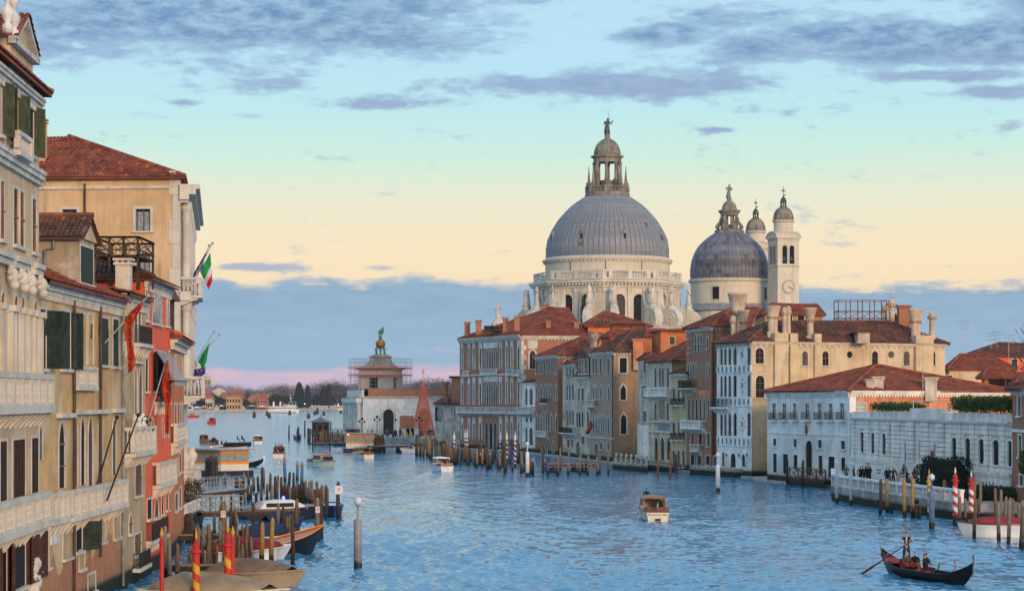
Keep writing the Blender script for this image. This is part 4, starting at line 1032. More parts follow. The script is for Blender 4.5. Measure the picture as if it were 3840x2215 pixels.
for x0,x1,ht,mt in ((305,870,.75,'hedge'),(1350,2110,1.25,'hedge')):
    hb = MB(); a0,a1 = gx(x0),min(gx(x1),f.L-.2)
    for i in range(5200 if x0 > 1000 else 2600):
        u_ = random.random(); c = f.pt(a0+(a1-a0)*u_,TOPZ+1.0+ht*random.random()**.6*(1+.25*sin(u_*40)*sin(u_*17)),-1.2+random.random()*1.6-.1)
        v = Vector((random.gauss(0,1),random.gauss(0,1),random.gauss(.4,1))).normalized()*random.uniform(.12,.26); ww = v.cross(Vector((random.random()-.5,random.random()-.5,random.random()-.5))).normalized()*.08
        hb.q([c,c+v*.5+ww,c+v,c+v*.5-ww])
    tag(hb.build('hedge',mt,loc=f.pt(a0,TOPZ+1.0,-.5)),'bright green clipped hedge filling the %s roof planter of the white stone palace' % ('long' if x0 > 1000 else 'low'),'hedge')
mb = MB()
for x in (875,1100,1325): mb.tube([f.pt(gx(x),TOPZ+1.35,.2),f.pt(gx(x),TOPZ+2.05,.2)],.04)
mb.tube([f.pt(gx(875),TOPZ+2.05,.2),f.pt(gx(1325),TOPZ+2.05,.2)],.04); mb.build('handrail','paint_cream',b.root)
# banners hanging in the door bays
for (x,z0_,z1_,mt,nm) in ((768,2.9,4.9,'sign_white','white'),(1148,2.6,5.0,'cloth_red','dark red')):
    mb = MB(); a = gx(x); f.box(mb,a-.5,a+.5,z0_,z1_,.40,.42); o = mb.build('banner',mt,loc=f.pt(a,z0_,.63)); tag(o,'%s vertical exhibition banner hanging in a doorway of the white stone palace' % nm,'banner')
def text(root,body,wl,a,z,d,size,mat='ink',ang=0.,name='lettering'):
    cu = bpy.data.curves.new('t','FONT'); cu.body = body; cu.size = size; cu.align_x = 'CENTER'; cu.extrude = .004; cu.resolution_u = 2
    tmp = bpy.data.objects.new('t',cu); COL.objects.link(tmp); dg = bpy.context.evaluated_depsgraph_get(); me = bpy.data.meshes.new_from_object(tmp.evaluated_get(dg)); bpy.data.objects.remove(tmp)
    me.materials.clear(); me.materials.append(MATS[mat]); o = bpy.data.objects.new(name,me); COL.objects.link(o); o.parent = root
    o.location = wl.pt(a,z,d)-wo(root); o.rotation_euler = (pi/2,0,wl.rz); return o
text(b.root,'PEGGY\nGUGGENHEIM\nCOLLECTION',f,gx(285),2.9,.21,.42)
mb = MB(); pr = RR(f,ZG,360,865,510,1020); f.box(mb,pr[0],pr[1],1.7,3.1,.21,.24); sg = mb.build('notice_board','sign_white',b.root)
text(sg,'museum shop\nand garden',f,gx(430),2.5,.245,.3)

# terrace of the museum
ta,tb,tc = W(3118,1873),W(3302,1906),W(3600,1950)
tp = [(f.a.x-.5,f.a.y-.3),(f.b.x,f.b.y),(tc.x+4.5,tc.y-4),(tc.x,tc.y),(tb.x,tb.y),(ta.x,ta.y)]
tr = thing('canal_terrace','pale stone canal terrace with balustrade in front of the low white palace','terrace',ta)
mb = MB(); mb.prism(tp,lambda a,c: (a,c,1.4),lambda a,c: (a,c,-1.)); mb.build('platform','weed_stone',tr)
for p0,p1,n_ in ((ta,tb,7),(tb,tc,9)):
    wl = Wall(p0,p1); mb = MB(); wl.box(mb,0,wl.L,1.4,1.55,-.35,.03); wl.box(mb,0,wl.L,2.3,2.5,-.4,.06); mb.build('coping','istrian',tr)
    for i in range(n_+1):
        a = wl.L*i/n_; mb = MB(); wl.box(mb,max(0,a-.22),min(wl.L,a+.22),1.551,2.299,-.33,.01); mb.build('pier','istrian',tr)
    for i in range(n_):
        for j in range(7):
            a = wl.L*(i+(j+1)/8)/n_; inst('baluster',bal_mesh('istrian',.75,.07,6),tr,wl.pt(a,1.551,-.17))
wl = Wall(XY(3118,232),ta); mb = MB(); wl.box(mb,0,wl.L,2.3,2.5,-.4,.06); wl.box(mb,0,wl.L,1.4,1.55,-.35,.03)
for i in range(6): a = wl.L*i/5; wl.box(mb,max(0,a-.22),min(wl.L,a+.22),1.551,2.299,-.33,.01)
mb.build('coping','istrian',tr)
st = tc
for i in range(5):   # water steps
    mb = MB(); mb.bx(tb.x+3.5+i*.55,tc.x+3,tb.y-9.5+.1*i,tb.y-4+.05*i,-.6+i*.36,-.1+i*.38); mb.build('step','weed_stone',tr)

# ---- dark brick house at the far right edge
b = Bld('dark_brick_house','dark red brick house corner with white-framed windows next to the low white palace',(3797,182.6),(3935,171),(4100,178),'house')
f = b.f
for (x0,y0,x1,y1) in ((1412,795,1436,925),(1418,1058,1440,1208),(1425,1330,1450,1400)): window(f,b.root,RR(f,Z3,x0,y0,x1,y1),'r','istrian',.16)
zt = f.px(*Z3(1400,745))[1]; band(f,b.root,f.px(*Z3(1400,1035))[1],.22,.1,'istrian'); b.body('brick_brown',zt,'brick_brown'); cornice(f,b.root,zt-.3,.3,.4,'stone_grey',step=.4,dsz=.18)
b.hip((3960,1395,180),(3990,1395,181),over=.5,mat='tile_dark')

# ---- houses behind: red house, gabled dormer house, cream house, orange house
def back_house(name,label,A,B,C,ytop,Yref,mat,ridge,wins_=(),zf=Z3,tm='tile',z0=0.,trim='stone_clean',pane='glass',over=.4,smat=None):
    b = Bld(name,label,A,B,C,'house'); zt = ZA(ytop,Yref)
    for wl,x0,y0,x1,y1,kd in wins_: window(b.f if wl == 'f' else b.s,b.root,RR(b.f if wl == 'f' else b.s,zf,x0,y0,x1,y1),kd,trim,.12,pane=pane)
    b.body(mat,zt,smat or mat,z0=z0); b.hip(*ridge,over=over,mat=tm); return b
back_house('red_house','bright red house with dark tiled hip roof and rooftop aerials behind the golden palace',(3600,330),(3640,318),(3960,324),1335,318,'plaster_red',((3745,1287,330),(3860,1292,332)),(('s',1370,540,1410,600,'r'),('s',1452,540,1480,600,'r')),tm='tile_dark',pane='shutter_green')
back_house('cream_rear_house','cream rear house with long low tiled roof behind the white palace',(3545,300),(3560,290),(3800,296),1385,290,'plaster_cream',((3600,1330,300),(3720,1335,303)),(('s',932,650,966,668,'r'),))
back_house('pink_dormer_house','small pink gabled house with three brown window frames above the hip roof',(3680,275),(3693,268),(3808,270),1416,268,'plaster_pink',((3700,1385,275),(3795,1387,276)),(('s',1218,660,1262,720,'r'),('s',1268,662,1322,722,'r'),('s',1335,660,1370,720,'r')),trim='wood_red',pane='glass_warm',over=.7)
back_house('far_right_house','tiled rear house with low walls beside the dark brick house',(3800,262),(3812,255),(3960,259),1440,255,'plaster_pink',((3830,1400,262),(3900,1400,263)))
back_house('orange_house','plain orange plaster house with green shutters behind the mosaic palace',(2445,345),(2478,338),(2572,341),1240,338,'plaster_orange',((2510,1238,345),(2560,1237,345)),(('s',382,386,420,440,'r'),),zf=Z2,pane='shutter_olive',over=.3)
back_house('brick_attic_house','brick attic house with tiled roof and air-conditioning box behind the golden palace',(2830,330),(2868,318),(3085,322),1178,318,'brick_tan',((2890,1144,326),(3065,1144,328)),(('s',1258,242,1302,280,'r'),('s',1180,242,1220,280,'r')),zf=Z2)
back_house('gabled_attic_house','gabled tiled attic house with wooden windows between the brick palace and the church',(2185,420),(2205,412),(2430,416),1222,412,'plaster_orange',((2262,1170,420),(2300,1175,420)),(('s',1062,275,1095,320,'r'),('s',1118,275,1140,320,'r'),('s',1155,275,1175,320,'r')),zf=Z1,trim='wood_red',pane='glass_warm',over=.7)
back_house('tiled_rear_house','long red tiled rear house rising behind the grey brick palace',(2255,372),(2290,362),(2560,366),1262,362,'plaster_orange',((2300,1235,372),(2500,1240,374)),(),zf=Z1)
back_house('lead_roof_house','cream rear house squeezed between the brown Gothic house and the golden palace roofs',(2690,345),(2720,335),(2900,340),1190,335,'plaster_cream',((2760,1165,345),(2860,1165,346)),())
a2 = thing('roof_terrace','small dark timber roof terrace with crossed rails among the red roofs below the great dome','roof terrace',P(*Z1(1260,345),385))
pa,pb = P(*Z1(1165,350),385),P(*Z1(1395,350),385); altana(a2,pa.x,pb.x,383,387,pa.z,pa.z+1.2,pa.z+1.25,'wood_dark',5)
# foundations of the right bank: one strip of land under and behind the houses
bank = [XY(1712,437),XY(1962,404),XY(2100,374),XY(2310,335),XY(2528,302),XY(2668,284.5),XY(2826,271.5),XY(2880,260),XY(3190,237)]
ground('right_bank',[(p.x-.25,p.y-.25) for p in bank]+[(60,200),(120,150),(160,150),(160,470),(60,530),(-12,450)],-2,.25,'quay')
for (x0,y0,x1,y1,dep) in ((Z1(1010,1290)[0],1745,2425,1765,3.),):
    pass
DEPTH_SCALE[0] = 1.0
# ================================================================ DOMED CHURCH
def statue(root,c,h,mat='salute_stone',name='statue',arm=0,rz=0.):
    """robed standing figure on its own plinth, one continuous lathe-like body with head, arms and drapery folds"""
    mb = MB(); c = Vector(c); n = 14; prof = [(.15,0),(.16,.06),(.14,.3),(.12,.48),(.10,.56),(.125,.66),(.135,.76),(.10,.82),(.055,.845),(.05,.865),(.075,.9),(.078,.94),(.055,.985),(.01,1.)]
    vs = []; ph = random.random()*6
    for (r,z) in prof:
        for j in range(n):
            a = 2*pi*j/n; f_ = 1+(.14*sin(5*a+ph+z*3) if z < .6 else 0); sway = .04*sin(z*4+ph)
            vs.append(Vector((r*f_*cos(a)*1.05+sway,r*f_*sin(a)*.8,z))*h)
    M = Matrix.Translation(c) @ Matrix.Rotation(rz,4,'Z')
    mb.addm([M@v for v in vs],[(i*n+j,i*n+(j+1) % n,(i+1)*n+(j+1) % n,(i+1)*n+j) for i in range(len(prof)-1) for j in range(n)]+[tuple(reversed(range(n)))])
    for sg in (-1,1):
        up = arm if sg > 0 else 0
        pts = [(sg*.14,0,.77),(sg*.23,-.03,.64),(sg*(.30 if up else .12),-.13,.86 if up else .58)]
        mb.tube([M@(Vector(p)*h) for p in pts],[.05*h,.045*h,.03*h],6)
    return mb.build(name,mat,root,smooth=True)
def dome_panels(root,c,prof,nc,mat,solo,name='lead_panel',skip=0):
    """overlapping sheet panels in courses; the ones facing the canal are pieces of their own"""
    pieces = []; rest = MB(); meshes = {}
    base = MB().lathe([(r-.06,z) for r,z in prof],c,nc,cap=False); base.build('dome_shell','lead_joint',root,smooth=True)
    for i in range(len(prof)-1):
        (r0,z0),(r1,z1) = prof[i],prof[i+1]
        for g in range(6):
            m = MB(); m.rv = (.05,.3,.5,.62,.8,.97)[g]; da = pi/nc*.92
            pts = []
            for r,z,t_ in ((r0,z0-.04,.05),(r1,z1,.015)):
                for a in (-da,da): pts.append(Vector(((r+t_)*sin(a),-(r+t_)*cos(a),z)))
            a_,b_,d_,e_ = pts; inn = Vector((0,.09,0))
            m.addm([a_,b_,e_,d_,a_+inn,b_+inn,e_+inn,d_+inn],[(0,1,2,3),(0,3,7,4),(1,5,6,2),(0,4,5,1)])
            meshes[(i,g)] = m
        for j in range(nc):
            th = 2*pi*(j+.5)/nc; th = th if th < pi else th-2*pi; pieces.append((abs(th),i,th))
    pieces.sort(); ms = {}
    for q,(_,i,th) in enumerate(pieces):
        g = random.choices(range(6),(2,5,8,6,3,.12))[0]
        if q < solo:
            if (i,g) not in ms: ms[(i,g)] = meshes[(i,g)].mesh(name,mat)
            inst(name,ms[(i,g)],root,c,th)
        else:
            R_ = Matrix.Translation(Vector(c)) @ Matrix.Rotation(th,4,'Z'); m = meshes[(i,g)]; rest.rv = m.rv; rest.addm([R_ @ Vector(v) for v in m.v],m.f)
    rest.build('lead_panels',mat,root,kind='stuff')
def interp(tab,n):
    out = []
    for i in range(n+1):
        z = tab[0][1]+(tab[-1][1]-tab[0][1])*(1-(1-i/n)**1.0)
        for (ra,za),(rb,zb) in zip(tab[:-1],tab[1:]):
            if za <= z <= zb+1e-6: out.append((ra+(rb-ra)*(z-za)/(zb-za),z)); break
    return out
CH = XY(2277.5,480); sc_ = 480/FP
def zz(y): return EYE+(HZ-(380+y/1.674))*sc_
def rr(p): return p/1.674*sc_
ch = thing('domed_church','huge white baroque domed church with grey lead dome, lantern, scroll buttresses and twin bell towers','church',(CH.x,CH.y,0))
A0 = radians(-96.5)
def oc(prof,name,mat,n=8,a0=A0,par=ch,smooth=False,auto=None): return MB().lathe(prof,(CH.x,CH.y,0),n,a0=a0).build(name,mat,par,smooth=smooth,auto=auto)
# lower body
oc([(24,.5),(24,22.0),(24.6,22.0),(24.6,23.2),(17,26)],'body','salute_stone')
# eight walls of the main drum with paired windows and pilasters
RD = 15.9
def cp(th,r): return Vector((CH.x+r*sin(th),CH.y-r*cos(th),0))
zA,zB = zz(1430),zz(1165)
for kf in range(8):
    th = radians(16+45*kf); wl = Wall(cp(th-pi/8,RD),cp(th+pi/8,RD)); front = abs(((16+45*kf+180) % 360)-180) < 100
    if front:
        for sx in (-1,1):
            cxm = wl.L/2+sx*2.15; window(wl,ch,(cxm-1.2,cxm+1.2,zz(1405),zz(1228)),'a','salute_stone',.32,proud=.12,depth=.5,sill=False,mull=(2,4),bars='iron')
        for x in (.55,1.35,wl.L/2,wl.L-1.35,wl.L-.55):
            mb = MB(); wl.box(mb,x-.42,x+.42,zA,zz(1215),-.02,.3); wl.box(mb,x-.52,x+.52,zz(1214),zz(1190),-.02,.42); mb.build('pilaster','salute_stone',ch)
    wl.face(ch,'salute_plaster',zA-3,zB+.2,'drum_wall')
oc([(16.0,zz(1188)),(16.3,zz(1187)),(16.3,zz(1172)),(16.6,zz(1171)),(16.6,zz(1160)),(17.3,zz(1158)),(17.4,zz(1142)),(16,zz(1139))],'cornice','salute_stone')
mb = MB()
for kf in range(8):
    th = radians(16+45*kf); wl = Wall(cp(th-pi/8,16.6),cp(th+pi/8,16.6))
    for i in range(16): a = wl.L*(i+.5)/16; wl.box(mb,a-.2,a+.2,zz(1172),zz(1161),0,.5)
mb.build('dentils','salute_stone',ch,kind='stuff')
oc([(14.6,zz(1139)),(14.6,zz(1128)),(16.0,zz(1128)),(16.0,zz(1139))][::-1],'gallery_floor','salute_stone')
zb0,zb1 = zz(1136),zz(1082)
for kf in range(8):
    th = radians(16+45*kf); wl = Wall(cp(th-pi/8,16.3),cp(th+pi/8,16.3)); bs = MB()
    mb = MB(); wl.box(mb,0,wl.L,zb1-.25,zb1,-.35,.05); wl.box(mb,0,wl.L,zb0,zb0+.3,-.33,.03)
    for x in (0.5,2.0,wl.L/2,wl.L-2.,wl.L-.5): wl.box(mb,x-.45,x+.45,zb0+.301,zb1-.251,-.3,.02)
    bl = mb.build('balustrade','salute_stone',ch)
    for x0,x1 in ((2.5,wl.L/2-.5),(wl.L/2+.5,wl.L-2.5)):
        for i in range(9): bs.lathe([(.1,0),(.16,.35),(.07,.7),(.12,1.)],wl.pt(x0+(x1-x0)*(i+.5)/9,zb0+.3,-.15),6)
    for v in range(0): pass
    mb = MB(); mb.v = bs.v; 
    bs.v = [(x,y,z) for x,y,z in bs.v]; bs.build('balusters','salute_stone',bl,kind='stuff')
N6 = 72
MB().lathe([(rr(390),zz(1140)),(rr(390),zz(1022)),(rr(398),zz(1021)),(rr(400),zz(1012)),(rr(408),zz(1010)),(rr(409),zz(1000)),(rr(396),zz(996)),(rr(388),zz(988))],(CH.x,CH.y,0),N6).build('upper_drum','salute_plaster',ch,auto=35)
mb = MB()
for i in range(96): a = 2*pi*i/96; mb.bx(rr(392),rr(403),-.16,.16,zz(1021.5),zz(1011),Matrix.Translation((CH.x,CH.y,0)) @ Matrix.Rotation(a,4,'Z'))
mb.build('dentils','salute_stone',ch,kind='stuff')
for a in (-38,-4,30): 
    mb = MB(); mb.bx(-.06,.06,rr(389),rr(393),zz(1078),zz(1023),Matrix.Translation((CH.x,CH.y,0)) @ Matrix.Rotation(pi+radians(a),4,'Z')); mb.build('drainpipe','iron',ch)
tab = [(rr(p),zz(y)) for p,y in ((386,990),(386,930),(376,870),(349,810),(312,750),(270,700),(229,660),(178,622),(142,600))]
dome = thing('x','x','x'); bpy.data.objects.remove(dome)
dm = MB().lathe([(rr(386)-.1,zz(992)),(rr(386)-.1,zz(990))],(CH.x,CH.y,0),N6).build('dome','lead',ch)
dome_panels(dm,(CH.x,CH.y,0),interp(tab,13),N6,'lead',300)
for th in (-27,14,60,-68):      # hooded vents
    t_ = radians(th); M = Matrix.Translation((CH.x,CH.y,0)) @ Matrix.Rotation(t_,4,'Z'); rV = rr(374); mb = MB()
    mb.prism([(-.35,0),(.35,0),(.35,1.3),(0,2.2),(-.35,1.3)],lambda x,z: M @ Vector((x,-rV-.35+.14*z,zz(888)+z)),lambda x,z: M @ Vector((x,-rV+1.6,zz(888)+z))); v_ = mb.build('dome_vent','lead',ch)
    mb = MB(); mb.prism([(-.25,.1),(.25,.1),(.25,1.2),(-.25,1.2)],lambda x,z: M @ Vector((x,-rV-.37+.14*z,zz(888)+z)),lambda x,z: M @ Vector((x,-rV-.2+.14*z,zz(888)+z))); mb.build('vent_opening','dark',v_)
# lantern
LM = 'lantern_stone'
oc([(rr(140),zz(604)),(rr(142),zz(585)),(rr(136),zz(583)),(rr(136),zz(575))],'lantern_base',LM,16,auto=30)
mb = MB()
for i in range(8):
    a = A0+2*pi*i/8; p0 = Vector((CH.x+rr(134)*cos(a),CH.y+rr(134)*sin(a),0)); a2 = A0+2*pi*(i+1)/8; p1 = Vector((CH.x+rr(134)*cos(a2),CH.y+rr(134)*sin(a2),0))
    wl = Wall(p0,p1); wl.box(mb,0,wl.L,zz(545),zz(538),-.2,.05); wl.box(mb,-.35,.35,zz(575),zz(533),-.3,.1)
    for j in range(7): mb.lathe([(.08,0),(.13,.5),(.06,.9),(.1,1.)],wl.pt(.6+(wl.L-1.2)*j/6,zz(575),-.1),6)
mb.build('lantern_balustrade',LM,ch)
for i in range(8):
    a = A0+2*pi*(i+.0)/8; ca,sa = cos(a),sin(a); c_ = lambda r: Vector((CH.x+r*ca,CH.y+r*sa,0)); M = Matrix.Translation((CH.x,CH.y,0)) @ Matrix.Rotation(a,4,'Z')
    mb = MB(); r_ = rr(82); mb.bx(r_-.42,r_+.42,-.42,.42,zz(555),zz(490),M); mb.lathe([(.36,zz(489)),(.32,zz(400)),(.42,zz(392)),(.45,zz(385))],c_(r_),10); mb.build('lantern_column',LM,ch)
    mb = MB(); r_ = rr(116)      # obelisk on scroll
    mb.bx(r_-.3,r_+.3,-.3,.3,zz(560),zz(505),M); mb.lathe([(.22,zz(504)),(.34,zz(495)),(.2,zz(485)),(.26,zz(478)),(.06,zz(425)),(.12,zz(420)),(.03,zz(408))],c_(r_),6); mb.build('obelisk',LM,ch)
    mb = MB(); pts = [M @ Vector((r_+.1+.42*cos(q*pi/8),0,zz(522)+.45*sin(q*pi/8))) for q in range(17)]; mb.tube(pts,.16,6); mb.build('scroll',LM,ch)
oc([(rr(60),zz(600)),(rr(60),zz(500)),(rr(20),zz(495))],'lantern_core',LM,16)
oc([(rr(88),zz(385)),(rr(88),zz(362)),(rr(92),zz(360)),(rr(103),zz(352)),(rr(104),zz(343)),(rr(84),zz(340))],'lantern_cornice',LM,8)
pr = [(rr(82)*cos(t_*pi/2/8),zz(340)+(zz(236)-zz(340))*sin(t_*pi/2/8)) for t_ in range(9)]
sd_ = MB().lathe([(max(r,.3),z) for r,z in pr],(CH.x,CH.y,0),24).build('lantern_dome','lantern_stone',ch,smooth=True)
mb = MB()
for i in range(16):
    a = 2*pi*i/16; mb.tube([(CH.x+(max(r,.3)+.03)*cos(a),CH.y+(max(r,.3)+.03)*sin(a),z) for r,z in pr],.09,4)
mb.build('dome_ribs',LM,sd_)
oc([(rr(22),zz(240)),(rr(16),zz(225)),(rr(20),zz(215)),(rr(14),zz(208))],'finial_base',LM,12)
statue(ch,(CH.x,CH.y,zz(209)),zz(105)-zz(209),'bronze',arm=1,rz=.4)
mb = MB(); mb.tube([(CH.x+.55,CH.y,zz(209)),(CH.x+.45,CH.y,zz(110)),(CH.x+.1,CH.y,zz(52))],.035,5); mb.build('lightning_rod','iron',ch)
# scroll buttresses with statues
for kc in range(8):
    tc_ = -6.5+45*kc
    for off in (-8.5,8.5):
        th = radians(tc_+off); thd = ((tc_+off+180) % 360)-180
        if abs(thd) > 118: continue
        e_ = Vector((sin(th),-cos(th),0)); tg = Vector((cos(th),sin(th),0))
        def F_(d): return lambda r,z: Vector((CH.x,CH.y,0))+e_*r+tg*d+Vector((0,0,z))
        mb = MB(); zc_ = 26.9
        mb.prism([(14.6,33.6),(15.1,33.6),(15.35,31.6),(16.0,30.0),(17.0,29.35),(18.3,29.2),(18.3,24.6),(14.6,24.6)],F_(-.75),F_(.75))
        mb.prism([(18.2+2.35*cos(2*pi*q/24),zc_+2.35*sin(2*pi*q/24)) for q in range(24)],F_(-.82),F_(.82))
        mb.prism([(15.5,21.),(20.8,21.),(20.8,24.7),(15.5,24.7)],F_(-.9),F_(.9))
        bt = mb.build('buttress','salute_stone',ch)
        for sd2 in (-1,1):
            mb = MB(); mb.tube([F_(sd2*.84)(18.2+(2.15-.25*q/6)*cos(q*pi/6*1.0) if False else 18.2+(2.2-q*.052)*cos(q*.42),zc_+(2.2-q*.052)*sin(q*.42)) for q in range(38)],.13,5); mb.build('spiral','salute_stone',bt)
        mb = MB(); mb.lathe([(.95,29.15),(.95,29.5),(.7,29.6),(.6,30.1),(.8,30.3),(.75,30.5)],Vector((CH.x,CH.y,0))+e_*18.0,10); mb.build('pedestal','salute_stone',ch)
        statue(ch,Vector((CH.x,CH.y,30.48))+e_*18.0,3.6,'salute_stone',arm=random.choice((0,1)),rz=th+random.uniform(-.6,.6))
for px_,yt in ((1867,1145),):       # statue on the church front gable
    st_ = XY(px_,462); mb = MB(); mb.lathe([(1.6,20),(1.4,ZA(1195,462)-1),(.6,ZA(1195,462))],st_,8); mb.build('pedestal','salute_stone',ch); statue(ch,(st_.x,st_.y,ZA(1195,462)),3.1)
# second dome
C2 = XY(2735,510); s5 = 510/FP
def z5(y,s=s5): return EYE+(HZ-(650+y/2.427))*s
def r5(p,s=s5): return p/2.427*s
MB().lathe([(r5(352),20),(r5(352),z5(1000)),(r5(362),z5(995)),(r5(372),z5(985)),(r5(372),z5(972)),(r5(356),z5(966))],(C2.x,C2.y,0),64).build('rear_drum','salute_plaster',ch,auto=35)
mb = MB()
for i in range(72): mb.bx(r5(354),r5(367),-.14,.14,z5(996),z5(986),Matrix.Translation((C2.x,C2.y,0)) @ Matrix.Rotation(2*pi*i/72,4,'Z'))
mb.build('dentils','salute_stone',ch,kind='stuff')
for th in (-25.5,60):
    t_ = radians(th); R_ = r5(352)*1.0; ctr = Vector((C2.x+R_*sin(t_),C2.y-R_*cos(t_),0)); u_ = Vector((cos(t_),sin(t_),0)); wl = Wall(ctr-u_*1.05+Vector((sin(t_),-cos(t_),0))*.04,ctr+u_*1.05+Vector((sin(t_),-cos(t_),0))*.04)
    window(wl,ch,(.2,wl.L-.2,z5(1158),z5(1046)),'r','salute_stone',.18,proud=.12,depth=.02,mull=(1,3),bars='iron')
tab = [(r5(p),z5(y)) for p,y in ((352,968),(357,920),(355,870),(345,800),(322,730),(280,660),(220,600),(168,562),(132,540))]
d2 = MB().lathe([(r5(350),z5(969)),(r5(350),z5(967))],(C2.x,C2.y,0),48).build('rear_dome','lead_old',ch)
dome_panels(d2,(C2.x,C2.y,0),interp(tab,10),60,'lead_old',220)
L2 = 'lantern_stone'
MB().lathe([(r5(133),z5(548)),(r5(136),z5(520)),(r5(112),z5(515)),(r5(80),z5(500)),(r5(80),z5(470))],(C2.x,C2.y,0),8).build('rear_lantern_base',L2,ch)
for i in range(8):
    a = 2*pi*i/8+.2; M = Matrix.Translation((C2.x,C2.y,0)) @ Matrix.Rotation(a,4,'Z'); mb = MB(); mb.bx(r5(62),r5(78),-.24,.24,z5(505),z5(384),M); mb.build('rear_lantern_pier',L2,ch)
    mb = MB(); mb.tube([M @ Vector((r5(q),0,z5(y))) for q,y in ((108,515),(122,490),(108,468),(92,450),(84,420),(80,395))],[.3,.42,.4,.28,.25,.2],6); mb.build('scroll',L2,ch)
MB().lathe([(r5(80),z5(384)),(r5(84),z5(365)),(r5(98),z5(355)),(r5(102),z5(340)),(r5(72),z5(330))]+[(r5(68)*cos(t_*pi/16),z5(330)+(z5(245)-z5(330))*sin(t_*pi/16)) for t_ in range(1,8)]+[(r5(26),z5(243)),(r5(20),z5(225))],(C2.x,C2.y,0),24).build('rear_lantern_cap',L2,ch,auto=40)
statue(ch,(C2.x-.1,C2.y,z5(228)),z5(100)-z5(228),'lantern_stone',rz=.3)
# lead apse roof in front of the rear dome
pa = P(*Z2(620,200),492); pb = P(*Z2(1060,190),492); pc = P(*Z2(890,125),502); mb = MB()
mb.prism([(r5(390)*sin(radians(t_)),-r5(390)*cos(radians(t_))) for t_ in range(-110,111,10)],lambda a,c: (C2.x+a,C2.y+c,20),lambda a,c: (C2.x+a,C2.y+c,z5(1262)))
mb.build('apse','salute_stone',ch)
mb = MB(); n_ = 22
for i in range(n_):
    t0,t1 = radians(-110+220*i/n_),radians(-110+220*(i+1)/n_); q = lambda t_,r,z: Vector((C2.x+r*sin(t_),C2.y-r*cos(t_),z))
    mb.q([q(t0,r5(408),z5(1256)),q(t1,r5(408),z5(1256)),q(t1,r5(350),z5(1190)),q(t0,r5(350),z5(1190))])
    mb.tube([q(t0,r5(408),z5(1256)),q(t0,r5(350),z5(1190))],.07,4)
mb.build('apse_roof','lead',ch)
